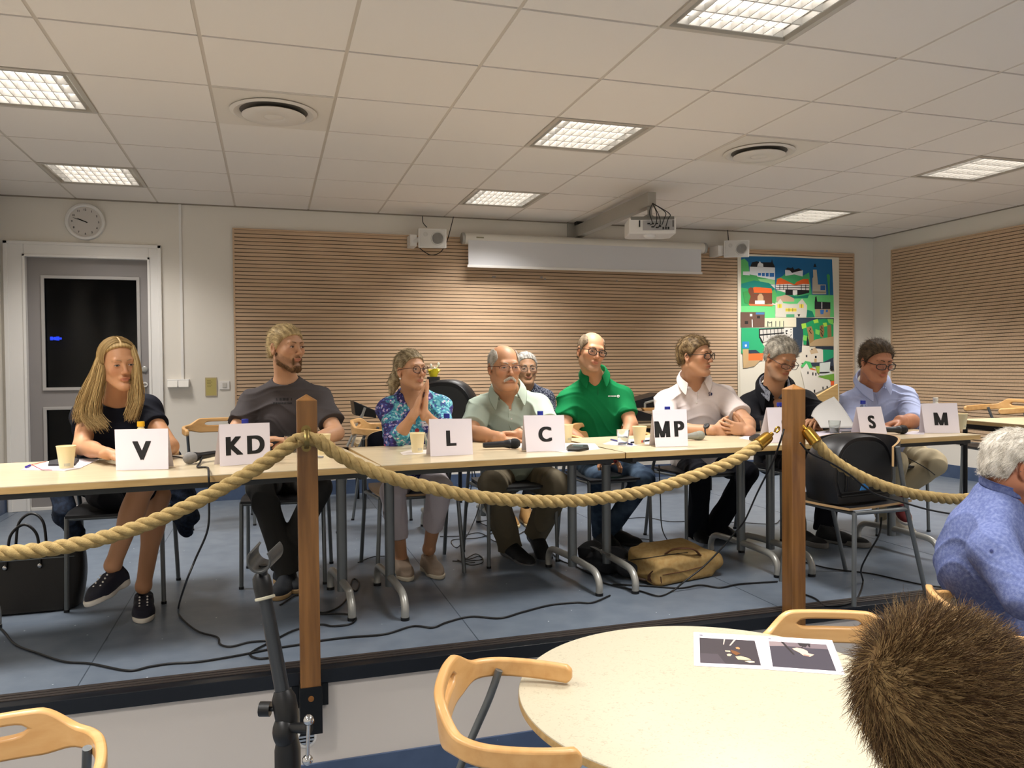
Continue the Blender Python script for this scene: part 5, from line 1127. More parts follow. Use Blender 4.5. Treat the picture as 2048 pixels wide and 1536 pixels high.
class Head:
    def __init__(s, c, yaw=0, pitch=0, roll=0, sc=1.0, w=1.0):
        s.c = V3(*c); s.s = sc; s.w = w
        tc = CAM-s.c; tc[2] = 0; tc = nrm(tc); rt = V3(-tc[1], tc[0], 0)       # rt: to the right in the picture
        if rt @ CM[0] < 0: rt = -rt
        yw, pt, rl = map(math.radians, (yaw, pitch, roll))
        f = tc*math.cos(yw)+rt*math.sin(yw); up = V3(0, 0, 1); f2 = f*math.cos(pt)+up*math.sin(pt); u2 = -f*math.sin(pt)+up*math.cos(pt)
        x = np.cross(f2, u2); x2 = x*math.cos(rl)+u2*math.sin(rl); u3 = -x*math.sin(rl)+u2*math.cos(rl)
        s.R = np.array([x2, f2, u3])        # local x = the person's right, y = face, z = crown
    def P(s, x, y, z): return s.c+s.s*(x*s.w*s.R[0]+y*s.R[1]+z*s.R[2])
    def loc(s, V): q = (np.asarray(V)-s.c)@s.R.T/s.s; return q
    def body(s, B, neck, jaw=1.0, nose=1.0, fat=0, old=0, nr=.056):
        S = s.s; e = lambda c, r, k, op='u': B.ell(s.P(*c), np.array(r)*S*np.array([s.w, 1, 1]), s.R, k*S, op)
        q = lambda a, b, ra, rb, k, op='u': B.cap(s.P(*a), s.P(*b), ra*S, rb*S, k*S, op)
        B.cap(s.P(0, -.028, -.055), neck, nr*S, nr*1.06, .025)
        e((0, -.022, .034), (.075, .096, .084), .001); e((0, .018, -.022), (.063, .066, .086), .03)
        for m in (-1, 1):
            q((m*.050, .0, -.055), (m*.018*jaw, .064, -.097), .021+fat*.006, .017+fat*.004, .022)
            e((m*.041, .056, -.018), (.022+fat*.004, .021, .021), .02)
        e((0, .074, -.098), (.021*jaw, .018, .017), .02)
        if fat: e((0, .032, -.100-.004*fat), (.036+.008*fat, .034+.006*fat, .016+.009*fat), .03)
        q((-.034, .073, .026), (.034, .073, .026), .0125, .0125, .014)
        for m in (-1, 1):
            e((m*.031, .100, .005), (.019, .018, .0135), .012, 's'); e((m*.031, .0705, .003), (.0165, .0145, .0125), .005)
        q((0, .080, .016), (0, .103*nose, -.024), .007, .0095, .010); e((0, .1045*nose, -.028), (.0108, .0098, .0092), .008)
        for m in (-1, 1): e((m*.0125, .094, -.032), (.0078, .0095, .0068), .006)
        for m in (-1, 1): e((m*.0065, .100, -.0395), (.0038, .005, .003), .002, 's')
        e((0, .080, -.057), (.026, .013, .012), .012)
        e((0, .0888, -.0555), (.022, .0070, .0045), .004); e((0, .0875, -.0655), (.019, .0078, .0052), .004); e((0, .101, -.0605), (.023, .012, .0014), .0025, 's')
        if old:
            for m in (-1, 1): q((m*.019, .098, -.032), (m*.034, .084, -.060), .0022*old, .003*old, .006, 's'); q((m*.019, .085, -.013), (m*.040, .074, -.010), .0015*old, .0015*old, .006, 's')
            for zz in (.045, .056): q((-.03, .0875, zz), (.03, .0875, zz), .0012*old, .0012*old, .004, 's')
        for m in (-1, 1):
            Re = np.array(Matrix.Rotation(math.radians(-18*m), 3, 'Z'))@s.R if False else s.R
            e((m*.079, -.012, -.004), (.0085, .017, .030), .006); e((m*.084, -.006, -.002), (.006, .0095, .019), .004, 's'); e((m*.078, -.008, -.032), (.007, .008, .010), .004)
    def eyes(s, root, iris='4a3020', gaze=(0, 0), open_=1.0, lash='2a1c16', brow='6a4c34', broww=.0028, mouth='a0584a'):
        mi = [mat('eye_white', 'b5a69c', .3), mat('iris_'+iris, iris, .2), mat('lash_'+lash, lash, .6)]
        for m in (-1, 1):
            mb = MB(); nx, nz = 20, 10; vs = []
            for j in range(nz+1):
                for i in range(nx+1):
                    u = -1+2*i/nx; v = -1+2*j/nz; x = .0140*u; hz = (.0047 if v > 0 else .0040)*open_*(1-abs(u)**2.2)
                    z = hz*v-.0004*u*m; yy = .0705+.0146*math.sqrt(max(.02, 1-(x/.0172)**2-(z/.013)**2))+.0006
                    vs.append(s.P(m*.031+x, yy, .003+z))
            for j in range(nz):
                for i in range(nx):
                    u = -1+2*(i+.5)/nx; v = -1+2*(j+.5)/nz; x = .014*u-gaze[0]; z = .0047*open_*v-gaze[1]
                    mb.m = 1 if x*x+z*z < .0062**2 else 0
                    b0 = j*(nx+1)+i; mb.f.append((b0+mb.n, b0+1+mb.n, b0+nx+2+mb.n, b0+nx+1+mb.n)); mb.mi.append(mb.m)
            mb.v.append(np.array(vs)); mb.n += len(vs)
            mb.mat(2); up_ = [vs[nz*(nx+1)+i]+s.R[1]*.0005 for i in range(nx+1)]; mb.tube(up_, .0011*s.s, 5)
            part(mb, 'eye', mi, root, 60)
            mb = MB(); pth = spline([s.P(m*.012, .0885, .0235), s.P(m*.024, .0885, .0285), s.P(m*.038, .0805, .0285), s.P(m*.049, .068, .022)], 16)
            mb.tube(pth, np.linspace(1, .45, len(pth))*broww*s.s, 8, flat=(1, 1)); part(mb, 'eyebrow', mat('brow_'+brow, brow, .8, bump=(900, 1, .002)), root, 60)
        mb = MB(); pth = [s.P(x, .0935-13*x*x, -.0605-2.0*x*x) for x in np.linspace(-.022, .022, 13)]; mb.tube(pth, np.r_[.0004, np.full(11, .0011), .0004]*s.s, 6); part(mb, 'mouth_line', mat('lip_'+mouth, mouth, .5), root, 60)
    def hairvol(s, t, zh, extra=None, rng=0, amp=.003, f=160, ext=None, side=0):
        """hair cap following the skull, cut at the hairline zh = [(y, z)...]"""
        S = s.s; Vv = Vol(); Vv.ell(s.P(0, -.022, .034), (np.array((.075, .096, .084))*np.array([s.w, 1, 1])+t)*S, s.R, .001); Vv.ell(s.P(0, .012, .0), (np.array((.064, .064, .09))*np.array([s.w, 1, 1])+t*.6)*S, s.R, .03*S); Vv.ell(s.P(0, -.05, -.02), (np.array((.064, .066, .065))*np.array([s.w, 1, 1])+t*.6)*S, s.R, .02*S)
        ys = np.array([q[0] for q in zh][::-1] if zh[0][0] > zh[-1][0] else [q[0] for q in zh]); zs = np.array([q[1] for q in zh][::-1] if zh[0][0] > zh[-1][0] else [q[1] for q in zh])
        def post(D, G):
            X, Y, Z = G; dx, dy, dz = X-s.c[0], Y-s.c[1], Z-s.c[2]; l = [(dx*s.R[i][0]+dy*s.R[i][1]+dz*s.R[i][2])/S for i in range(3)]
            D = D+amp*wn(l, f, rng)
            m = np.interp(l[1], ys, zs)-l[2]
            if extra is not None: m = np.maximum(m, extra(l))
            return np.maximum(D, (m*S).astype(np.float32))
        Vv.fn(post)
        if ext: ext(Vv)
        return Vv
    def glasses(s, root, col='17120f', w=.0245, hgt=.018, r=.0017, shape=2.6, y=.104, z=.0, half=False, temple=True):
        r *= 1.4; mm = mat('frame_'+col, col, .3); root_g = thing_child('glasses', root)
        for m in (-1, 1):
            n = 28; pth = []
            for i in range(n):
                a = 2*PI*i/n; ca, sa = math.cos(a), math.sin(a); k = (abs(ca)**shape+abs(sa)**shape)**(-1/shape)
                xx = m*.0325+w*ca*k; pth.append(s.P(xx, y-.9*max(0, abs(xx)-.03)**1.5*3, z+hgt*sa*k))
            mb = MB()
            if half: mb.tube([p for i, p in enumerate(pth) if i <= n//2], r*s.s, 8)
            else: mb.tube(pth, r*s.s, 8, closed=True)
            partc(mb, 'rim', mm, root_g, root)
            mb = MB(); mb.add([p for p in pth]+[sum(pth)/n], [(i, (i+1) % n, n) for i in range(n)]); partc(mb, 'lens', M_lens, root_g, root)
            mb = MB(); mb.tube(spline([s.P(m*(.0325+w), y-.009, z+.009), s.P(m*.070, y-.03, z+.009), s.P(m*.0835, .01, z+.006), s.P(m*.085, -.012, z+.004), s.P(m*.083, -.025, z-.012)], 20), r*1.0*s.s, 6); partc(mb, 'temple', mm, root_g, root)
        mb = MB(); mb.tube([s.P(-.009, y-.001, z+.004), s.P(0, y+.001, z+.006), s.P(.009, y-.001, z+.004)], r*s.s, 6); partc(mb, 'bridge', mm, root_g, root)
def thing_child(name, root):
    o = bpy.data.objects.new(name, None); COL.objects.link(o); o.parent = root; o.empty_display_size = .02; return o
def partc(mb, name, mats, par, root, smooth=60):
    o = mb.build(name, mats, None, smooth, origin=tuple(root.location)); o.location = (0, 0, 0); o.parent = par; return o
def hand(B, w, d, n, t, curl=(.35, .45, .35), spread=.07, sc=1., thumb=(.75, .65, .2), tcurl=.25, k=.004):
    w = V3(*w); d = nrm(d); n = nrm(V3(*n)-np.dot(n, d)*d); t = nrm(V3(*t)-np.dot(t, d)*d-np.dot(t, n)*n)
    B.ell(w+d*.048*sc, np.array((.040, .050, .0145))*sc, np.array([t, d, n]), .010)
    B.cap(w-d*.02, w+d*.02*sc, .024*sc, .022*sc, .012, sq=(n, .72))
    if not hasattr(curl[0], '__len__'): curl = [curl]*4
    for i, (off, kn, lens) in enumerate([(.0285, .086, (.043, .026, .021)), (.0095, .090, (.047, .030, .022)), (-.0095, .086, (.044, .028, .021)), (-.027, .078, (.035, .021, .019))]):
        p = w+d*kn*sc+t*off*sc; B.cap(w+t*off*.5*sc+d*.015*sc, p, .0125*sc, .0098*sc, .010)
        dd = nrm(d+t*spread*(1.5-i)); a = 0; r = .0092 if i < 3 else .0080
        for j in range(3):
            a += curl[i][j]; q = p+(dd*math.cos(a)+n*math.sin(a))*lens[j]*sc; B.cap(p, q, r*sc*(1-.08*j), r*sc*(1-.08*(j+1)), k); p = q
    p = w+t*.020*sc+d*.022*sc+n*.006; dr = nrm(t*thumb[0]+d*thumb[1]+n*thumb[2])
    for L_, r0, r1 in ((.042, .0145, .0115), (.031, .0112, .0100), (.024, .0100, .0085)):
        q = p+dr*L_*sc; B.cap(p, q, r0*sc, r1*sc, .006); p = q; dr = nrm(dr+d*tcurl)
def shoe(root, ankle, fwd, up, col, sole, L_=.27, wd=.046, high=0, solet=.022, name='shoe', lace=None, low=None):
    f = nrm(fwd); u = nrm(V3(*up)-np.dot(up, f)*f); sd = np.cross(f, u); a = V3(*ankle)
    P = lambda x, y, z: a+sd*x+f*y+u*z        # ankle is .085 above the ground
    V = Vol(); R = np.array([sd, f, u]); g = -.085+solet*.6
    cl = [(P(0, 0, g), -u)]+([(P(0, 0, low), nrm(u+f*.25))] if low is not None else [])
    V.cap(P(0, -.012, -.035), P(0, -.010, .0+high), .040, .040, .01, clip=cl); V.cap(P(0, -.03, -.055), P(.0, .09, -.055), .037, .038, .02, clip=cl)
    V.cap(P(0, .03, -.03), P(0, .11, -.052), .034, .032, .03, clip=cl); V.ell(P(.0, L_-.125, -.064), (wd*.98, .075, .036), R, .03, clip=cl); V.ell(P(0, -.036, -.05), (.035, .032, .045), R, .02, clip=cl)
    V.ell(P(0, -.008, .03+high), (.028, .033, .05), R, .006, 's')
    v, F = V.mesh(.004); o = mesh_obj(name, v, F, mat('shoe_'+col, col, .7, bump=(500, .5, .002)), root)
    S = Vol(); cl = [(P(0, 0, -.085), -u), (P(0, 0, -.085+solet), u)]
    S.ell(P(0, -.028, -.07), (.039, .045, .06), R, .01, clip=cl); S.cap(P(0, -.02, -.07), P(0, .09, -.07), .037, .040, .02, clip=cl); S.ell(P(.0, L_-.125, -.07), (wd+.004, .083, .06), R, .02, clip=cl)
    v, F = S.mesh(.004); mesh_obj('sole', v, F, mat('sole_'+sole, sole, .6), o)
    if lace:
        for k in range(4):
            mb = MB(); y = .055+.018*k; z = .002-.0085*k
            for m in (-1, 1): mb.sphere(P(m*.016, y, z-.004*abs(1)), .0042, 8); 
            oo = mb.build('lace', mat('lace_'+lace, lace, .4), None, 60, origin=tuple(root.location)); oo.location = (0, 0, 0); oo.parent = o
    return o
def fabric(name, col, b=(700, .35, .0015), rough=.85, noise=None):
    return mat(name, col, rough, bump=b, noise=noise, spec=.2)
def folds(amp, f=26, seed=0, dirv=(.3, .2, 1)):
    dv = nrm(dirv); amp = amp*1.8
    def post(D, G):
        X, Y, Z = G; s_ = X*dv[0]+Y*dv[1]+Z*dv[2]; w = wn((X, Y, Z), 9, seed)+.6*wn((X, Y, Z), 17, seed+4)
        a = 1-np.abs(np.sin(f*s_+3.2*w)); b_ = 1-np.abs(np.sin(f*1.7*s_*.8+4*w+2+seed)); m = .5+.5*wn((X, Y, Z), 11, seed+9)
        return D-(amp*(a**2*m+.5*b_**3*(1-m))-.35*amp).astype(np.float32)*(np.abs(D) < .03)
    return post
class Person:
    def __init__(s, label, root, group=None):
        s.r = thing('person', label, 'person', root, group=group); s.B = Vol(); s.C = Vol(); s.T = Vol(); s.cfold = .004
    def torso(s, p, sA, sB, w=1., d=1., belly=0, bust=0, nk=None, cl=.010, lean=0, up=.055, face=None):
        p, sA, sB = V3(*p), V3(*sA), V3(*sB); mid = (sA+sB)/2; s.sA = mid+(sA-mid)*.79; s.sB = mid+(sB-mid)*.79
        u = nrm(mid-p); x = nrm(s.sB-s.sA); x = nrm(x-np.dot(x, u)*u); y = np.cross(u, x)
        if y @ ((CAM-mid) if face is None else face) < 0: y = -y
        s.ax = (x, y, u); R = np.array([x, y, u]); s.R = R; s.p = p; s.mid = mid; H = np.linalg.norm(mid-p)
        s.neck = (mid+u*up-y*.01 if nk is None else V3(*nk))+u*.016
        s.sA = s.sA-u*.048; s.sB = s.sB-u*.048; s.W = w
        for V, e in ((s.B, -.004), (s.C, cl)):
            V.ell(p+u*.02, (.165*w+e, .115*d+e, .11), R, .03); V.ell(p+u*H*.30+y*(.01+belly*.5), (.150*w+e, .108*d+e+belly*.6, .15), R, .06)
            V.ell(p+u*H*.66+y*.005, (.158*w+e, .110*d+e, .17), R, .06); V.cap(s.sA+u*.0, s.sB, .058+e, .058+e, .05)
            V.cap(s.neck-u*.035, s.sA+u*.012, .052+e, .042+e, .05); V.cap(s.neck-u*.035, s.sB+u*.012, .052+e, .042+e, .05)
            if bust:
                for m in (-1, 1): V.ell(p+u*H*.62+y*.085+x*m*.075*w, (.062+e, .05*bust+e, .062+e), R, .04)
        return s
    def arm(s, side, e, w, sleeve=.55, ru=.050, rf=.040, rw=.026, long=False, cl=.012, cuff=True):
        S = s.sA if side == 'A' else s.sB; e, w = V3(*e), V3(*w)
        s.B.cap(S, e, ru-.003, rf+.001, .02); s.B.ell(e*.62+w*.38, (rf, rf, .075), np.array(_frame(w-e)), .02); s.B.cap(e, w, rf, rw, .015); s.B.cap(e*.1+w*.9, w, rw, rw, .01)
        if long:
            s.C.cap(S, e, ru+cl, rf+cl+.004, .03); q = e+(w-e)*long; s.C.cap(e, q, rf+cl+.003, rw+cl+.008, .02, clip=[(q, nrm(w-e))])
        elif sleeve:
            q = S+(e-S)*sleeve; s.C.cap(S, q, ru+cl+.002, ru+cl+.002, .03, clip=[(q, nrm(e-S))])
        return s
    def leg(s, hx, k, a, rt=.080, rk=.058, rc=.052, ra=.036, cover=1., cl=.008, hem=None, bodyleg=True):
        k, a = V3(*k), V3(*a); x, y, u = s.ax; hp = s.p+x*hx*.085+V3(0, 0, -.01)
        if bodyleg:
            s.B.cap(hp, k, rt-.012, rk-.006, .02); s.B.cap(k, a, rk-.008, ra-.002, .02); s.B.ell(k*.68+a*.32-V3(0, 0, 0), (rc-.004, rc-.004, .10), np.array(_frame(a-k)), .02); s.B.ell(a, (.034, .038, .034), None, .015)
        c = cl
        if cover > 0:
            s.T.cap(hp, k, rt+c, rk+c, .03)
            if cover > .4:
                q = k+(a-k)*min(1.06, (cover-.4)/.6) if cover < 1 else k+(a-k)*1.08
                s.T.cap(k, q, rk+c, hem or (ra+c+.014), .02, clip=[(q, nrm(a-k))])
        return s
def _frame(d):
    d = nrm(d); a = nrm(np.cross(d, (.3, .5, .8))); return a, np.cross(d, a), d
NECKCUT = {}
def finish(P, head, skin, shirt_mat, pants_mat=None, neckcut=('round', .075), rosy=None, beard=None, h=.0042, fold=.004, tfold=.006, shirt_name='shirt', pants_name='trousers', cut_extra=None, post_shirt=None, fseed=1):
    x, y, u = P.ax; V, F = P.B.mesh(h); sk = L3(skin); c = np.tile(sk, (len(V), 1))
    red = L3('b0503c')
    n1 = wn((V[:, 0], V[:, 1], V[:, 2]), 35, 2)[:, None]; c = c*(1+.07*n1)
    if head is not None:
        q = head.loc(V); W_ = lambda cx, cy, cz, r: np.exp(-(((np.abs(q[:, 0])-cx)**2+(q[:, 1]-cy)**2+(q[:, 2]-cz)**2)/r**2))[:, None]
        ro = .2 if rosy is None else rosy*.55
        c = c*(1-ro*W_(.042, .07, -.02, .022))+red*ro*W_(.042, .07, -.02, .022); a = W_(0, .105, -.028, .014)*ro; c = c*(1-a)+red*a; a = W_(.08, 0, -.005, .022)*ro*.9; c = c*(1-a)+red*a
        inl = (((q[:, 0]/.023)**2+((q[:, 2]+.0608)/.0105)**2) < 1) & (q[:, 1] > .083); c[inl] = c[inl]*.55+L3('a4524a')*.45
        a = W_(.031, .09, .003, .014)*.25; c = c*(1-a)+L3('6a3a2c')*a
        if beard:
            bc, ba = L3(beard[0]), beard[1]; sm = lambda t: np.clip(t, 0, 1)**2*(3-2*np.clip(t, 0, 1)); nz_ = .006*wn((V[:, 0], V[:, 1], V[:, 2]), 260, 5)
            line = -.022-.30*q[:, 1]*np.where(q[:, 1] > 0, 1, .3)*(1 if len(beard) < 3 else beard[2]); m = sm((line-q[:, 2]+nz_)/.022)*sm((q[:, 1]+.012)/.015)*sm((q[:, 2]+.135)/.02)
            mo = sm(1.6-np.sqrt((q[:, 0]/.021)**2+((q[:, 2]+.0605)/.011)**2)); m = m*(1-mo*(q[:, 1] > .06)); m = m*np.where((q[:, 1] > .085) & (q[:, 2] > -.044), 0, 1)
            m = (m*ba)[:, None]; c = c*(1-m)+bc*m
    mesh_obj('body', V, F, M_skin, P.r, c)
    # neck opening of the top
    S = P.C
    if neckcut[0] == 'round': S.ell(P.neck+y*.025+u*.012, (neckcut[1], neckcut[1]*1.0, .045), P.R, .006, 's'); S.cap(P.neck+u*.005, P.neck+u*.2, .064, .07, .006, 's')
    elif neckcut[0] == 'v':
        dpt = neckcut[1]; S.cap(P.neck+u*.005, P.neck+u*.2, .064, .07, .006, 's')
        for t in np.linspace(0, 1, 6): S.ell(P.neck+y*(.06+.10*t)-u*(.0+dpt*t), (.050*(1-t)+.006, .07, .03), P.R, .004, 's')
    if cut_extra: cut_extra(S)
    if fold: S.fn(folds(fold, seed=fseed))
    if post_shirt: S.fn(post_shirt)
    V, F = S.mesh(.005); P.so = mesh_obj(shirt_name, V, F, shirt_mat, P.r); P.bvh = BVHTree.FromPolygons([Vector(v) for v in V], [tuple(f) for f in F.tolist()])
    if pants_mat and P.T.p:
        x, y, u = P.ax; P.T.ell(P.p+u*.0, (.170*P.W, .125, .10), P.R, .03)
        if tfold: P.T.fn(folds(tfold, 30, fseed+5, (.2, 1, .5)))
        V, F = P.T.mesh(.006); mesh_obj(pants_name, V, F, pants_mat, P.r)
def hair_obj(P, head, vol, col1, col2, n, L_, r, flow, lift=.35, h=.0035, jit=.15, grav=.0, seed=1, name='hair', seg=4, ends=None):
    V, F = vol.mesh(h); rng = np.random.default_rng(seed); q = head.loc(V)
    a, b = L3(col1), L3(col2); t = np.clip(.5+.6*wn((q[:, 0], q[:, 1]*.3, q[:, 2]*.3), 300, 3)+.2*rng.normal(0, 1, len(V)), 0, 1)[:, None]
    c = a*(1-t)+b*t
    nn = np.zeros_like(V); fn_ = np.cross(V[F[:, 1]]-V[F[:, 0]], V[F[:, 3]]-V[F[:, 0]])
    for k in range(4): np.add.at(nn, F[:, k], fn_)
    nn /= np.linalg.norm(nn, axis=1)[:, None]+1e-12
    # keep only vertices on the outside of the skull
    out = q-np.array([0, -.022, .02]); w = (nn@head.R.T*out).sum(1)/np.linalg.norm(out, axis=1); I = np.where(w > .45)[0]
    if n and len(I):
        pick = rng.choice(I, n); P0 = V[pick]+rng.normal(0, h*.5, (n, 3)); N0 = nn[pick]; ql = head.loc(P0)
        fl = flow(ql) if callable(flow) else np.tile(np.array(flow, float), (n, 1)); fl = fl@head.R; fl = fl-(fl*N0).sum(1)[:, None]*N0; fl /= np.linalg.norm(fl, axis=1)[:, None]+1e-9
        d = fl+N0*lift*(.6+.8*rng.random(n))[:, None]; tt = rng.random(n)[:, None]; cc = (a*(1-tt)+b*tt)*(.8+.45*rng.random(n))[:, None]
        Vs, Fs, Cs = strands(P0-N0*.001, d, L_*(.6+.6*rng.random(n)), r, cc, seg=seg, grav=grav, jit=jit, rng=rng)
        c = np.vstack([c, Cs]); F = np.vstack([F, Fs+len(V)]); V = np.vstack([V, Vs])
    return mesh_obj(name, V, F, M_hair, P.r, c)
def collar(P, matl, rin=.066, hgt=.035, gap=.35, point=.055, tilt=0, name='collar', drop=.03, stand=False, spread=.5, off=(0, 0, 0), thick=.0022, dip=.035):
    """fold-down collar round the neck: band angle from the front opening round the back"""
    x, y, u = P.ax; o = P.neck+u*.006+V3(*off); n = 49; th = np.linspace(-PI+gap, PI-gap, n); rows = []
    for zi, (rr_, zz, kk) in enumerate(((rin, 0., 0), (rin+.002, hgt, 0), (rin+.006, hgt+.002, 0), (rin+.017, hgt*.5, .5), (rin+.027, hgt*.05, 1))):
        if stand and zi > 2: break
        row = []
        for a in th:      # a = 0 at the nape
            f = abs(a)/(PI-gap); fr_ = f**3
            zoff = zz-dip*fr_-(kk*(point-.02)*max(0, f-.72)/.28 if zi >= 3 else 0); rad = rr_+.012*fr_+(kk*spread*.02*max(0, f-.6)/.4)
            row.append(o+x*math.sin(a)*rad*1.0-y*math.cos(a)*rad*1.02+u*zoff+y*(.012*fr_))
        rows.append(row)
    m = MB(); vs = [p for r_ in rows for p in r_]; K = len(rows)
    m.add(vs, [(j*n+i, j*n+i+1, (j+1)*n+i+1, (j+1)*n+i) for j in range(K-1) for i in range(n-1)])
    ob = part(m, name, matl, P.r, 80); sm = ob.modifiers.new('solid', 'SOLIDIFY'); sm.thickness = thick; sm.offset = 0; ss = ob.modifiers.new('sub', 'SUBSURF'); ss.levels = 1; ss.render_levels = 1
    return ob
from mathutils.bvhtree import BVHTree
def snap(P, px, py, off=.0015):
    d = Vector(nrm(ray(px, py))); hit = P.bvh.ray_cast(Vector(CAM), d)
    if hit[0] is None: return None
    n = hit[1]; n = n if n.dot(d) < 0 else -n
    return np.array(hit[0]+n*off)
def decal(P, name, polys, matl, par=None, off=.002, th=.0008, label=None):
    m = MB()
    for pl in polys:
        q = [snap(P, *p, off) for p in pl]
        if any(v is None for v in q): continue
        c = sum(q)/len(q); m.prism(q, nrm(c-CAM)*th)
    if not m.v: return None
    o = part(m, name, matl, P.r)
    if label: o['label'] = label
    return o
def seam(P, name, pts, matl, r=.0012, off=.0005):
    q = [snap(P, *p, off) for p in pts]; q = [v for v in q if v is not None]
    if len(q) > 1: m = MB(); m.tube(spline(q, 4*len(q)), r, 6); return part(m, name, matl, P.r, 60)
def dot(P, name, px, py, r, matl, off=.001):
    q = snap(P, px, py, off)
    if q is None: return
    m = MB(); n_ = nrm(CAM-q); m.lathe([(r, 0), (r, .0015), (.001, .002)], c=q, R=np.array(Vector(n_).to_track_quat('Z', 'Y').to_matrix()), n=16); return part(m, name, matl, P.r, 40)
def watch(P, w, e, col, dial, r=.029):
    d = nrm(np.asarray(e)-w); c = np.asarray(w)+d*.022; R_ = np.array(Vector(d).to_track_quat('Z', 'Y').to_matrix()); g = thing_child('wristwatch', P.r)
    m = MB(); n = 32; pth = [c+R_@V3(r*math.cos(a), r*math.sin(a), 0) for a in np.arange(n)*2*PI/n]; m.tube(pth, .0085, 8, closed=True, flat=(.25, 1)); partc(m, 'strap', mat('strap_'+col, col, .3, .6 if col == 'b9b5a8' else 0), g, P.r)
    f = nrm(nrm(CAM-c)*.7+V3(0, 0, .7)); f = nrm(f-np.dot(f, d)*d); R2 = np.array(Vector(f).to_track_quat('Z', 'Y').to_matrix())
    m = MB(); m.lathe([(.017, -.003), (.0195, .0), (.0195, .006), (.017, .009), (.0165, .008)], c=c+f*r*.92, R=R2, n=28); partc(m, 'case', mat('strap_'+col, col, .3), g, P.r)
    m = MB(); m.lathe([(.0165, .007), (.001, .007)], c=c+f*r*.92, R=R2, n=28); partc(m, 'dial', mat('dial_'+dial, dial, .3), g, P.r)
def dd(px, py, d): return CAM+d*ray(px, py)
CR, CU, CF = CM[0], V3(0, 0, 1), nrm(V3(CM[2][0], CM[2][1], 0))     # picture right, up, away from the viewer
# ================================================================== the people
ZH = [(.12, .09), (.085, .080), (.07, .066), (.05, .050), (.03, .022), (.012, .0), (.002, -.015), (-.012, .018), (-.028, .012), (-.04, -.045), (-.13, -.065)]
SKIN = 'bc9070'
up_ = (0, 0, 1)
# ---- bearded man, grey t-shirt
P = Person('bearded man with tied-back blond hair and grey t-shirt beside the KD card', (.94, -2.62, 0))
H = Head(dd(574, 695, 4.10), yaw=38, pitch=-2, sc=1.0, w=1.02)
P.torso(dd(575, 960, 4.35), dd(487, 792, 4.2), dd(656, 785, 4.2), w=1.03, d=.95, up=.075)
H.body(P.B, P.neck-P.ax[2]*.03, jaw=1.05, nr=.054)
eA, wA, eB, wB = dd(468, 866, 4.08), dd(515, 882, 3.85), dd(672, 866, 4.05), dd(620, 885, 3.88)
P.arm('A', eA, wA, .72, cl=.018).arm('B', eB, wB, .72, cl=.018)
hand(P.B, wA, CR*.9+V3(0, 0, .12), (0, 0, -1), V3(0, -1, .0), curl=(.2, .35, .3)); hand(P.B, wB, -CR*.9+V3(0, -.05, .1), (0, 0, -1), V3(0, -1, 0), curl=(.25, .4, .3))
P.leg(-1, dd(520, 975, 3.95), dd(575, 1135, 3.97), ra=.045).leg(1, dd(638, 975, 3.95), dd(566, 1125, 4.05), ra=.045)
finish(P, H, SKIN, fabric('grey_tshirt', '4d4849', noise=((3, 3, 3), '444040', .3, .7)), fabric('charcoal_trousers', '363533'), ('round', .066), beard=('6b4a34', .6), fold=.007, fseed=2)
H.eyes(P.r, gaze=(-.002, 0), brow='7a5a40')
M_dark = mat('dark_print', '1d1b1c', .8)
decal(P, 'chest_print', [[(x, 796), (x+w, 796), (x+w, 801), (x, 801)] for x, w in ((552, 2), (559, 4), (566, 5), (573, 4), (582, 2))]+[[(x, 805), (x+w, 805), (x+w, 808), (x, 808)] for x, w in ((546, 5), (552, 3), (556, 6), (563, 4), (568, 5), (574, 3), (578, 6))], M_dark)
hair_obj(P, H, H.hairvol(.007, ZH, amp=.0015), '85704e', 'c4ae80', 1500, .035, .0008, (0, -1, .1), lift=.05, jit=.05)
B2 = Vol()
for m in (-1, 1): B2.cap(H.P(m*.062, .004, -.035), H.P(m*.050, .012, -.075), .010, .013, .01); B2.cap(H.P(m*.050, .012, -.075), H.P(m*.014, .068, -.108), .016, .019, .015); B2.cap(H.P(m*.004, .0955, -.047), H.P(m*.025, .082, -.056), .0035, .003, .003); B2.cap(H.P(m*.026, .081, -.058), H.P(m*.022, .076, -.085), .004, .008, .006)
B2.ell(H.P(0, .078, -.102), (.023, .017, .019), H.R, .012)
hair_obj(P, H, B2, '4a3626', '846446', 1800, .009, .0007, (0, .2, -1), lift=.5, jit=.2, name='beard', seed=4)
for a, f in ((dd(575, 1145, 3.97), V3(-.25, -.95, 0)), (dd(566, 1135, 4.05), V3(.3, -.95, 0))): shoe(P.r, V3(a[0], a[1], .085), f, up_, '14181f', 'a3865c')
# ---- long-haired woman (V)
P = Person('woman with long blond hair and navy top, legs crossed, behind the V card', (.12, -2.75, 0))
H = Head(dd(238, 729, 3.62), yaw=15, pitch=-5, roll=-4, sc=.98, w=.97)
P.torso(dd(222, 960, 3.92), dd(160, 815, 3.74), dd(312, 803, 3.80), w=1.0, bust=1.0, up=.07, nk=dd(234, 800, 3.74))
H.body(P.B, P.neck-P.ax[2]*.03, jaw=.9, nose=.97, nr=.050, old=.6)
eA, wA, eB, wB = dd(164, 893, 3.6), dd(218, 908, 3.36), dd(340, 893, 3.66), dd(306, 906, 3.40)
P.arm('A', eA, wA, .38, ru=.046, rf=.037, rw=.024, cl=.012).arm('B', eB, wB, .42, ru=.046, rf=.037, rw=.024, cl=.012)
hand(P.B, wA, CR+V3(0, 0, .05), (0, 0, -1), CF*-1, curl=(.2, .35, .3), sc=.9); hand(P.B, wB, -CR+V3(0, 0, .05), (0, 0, -1), -CF, sc=.9)
kA, aA, kB, aB = dd(316, 992, 3.60), dd(287, 1172, 3.60), dd(284, 972, 3.42), dd(226, 1130, 3.36)
x, y, u = P.ax
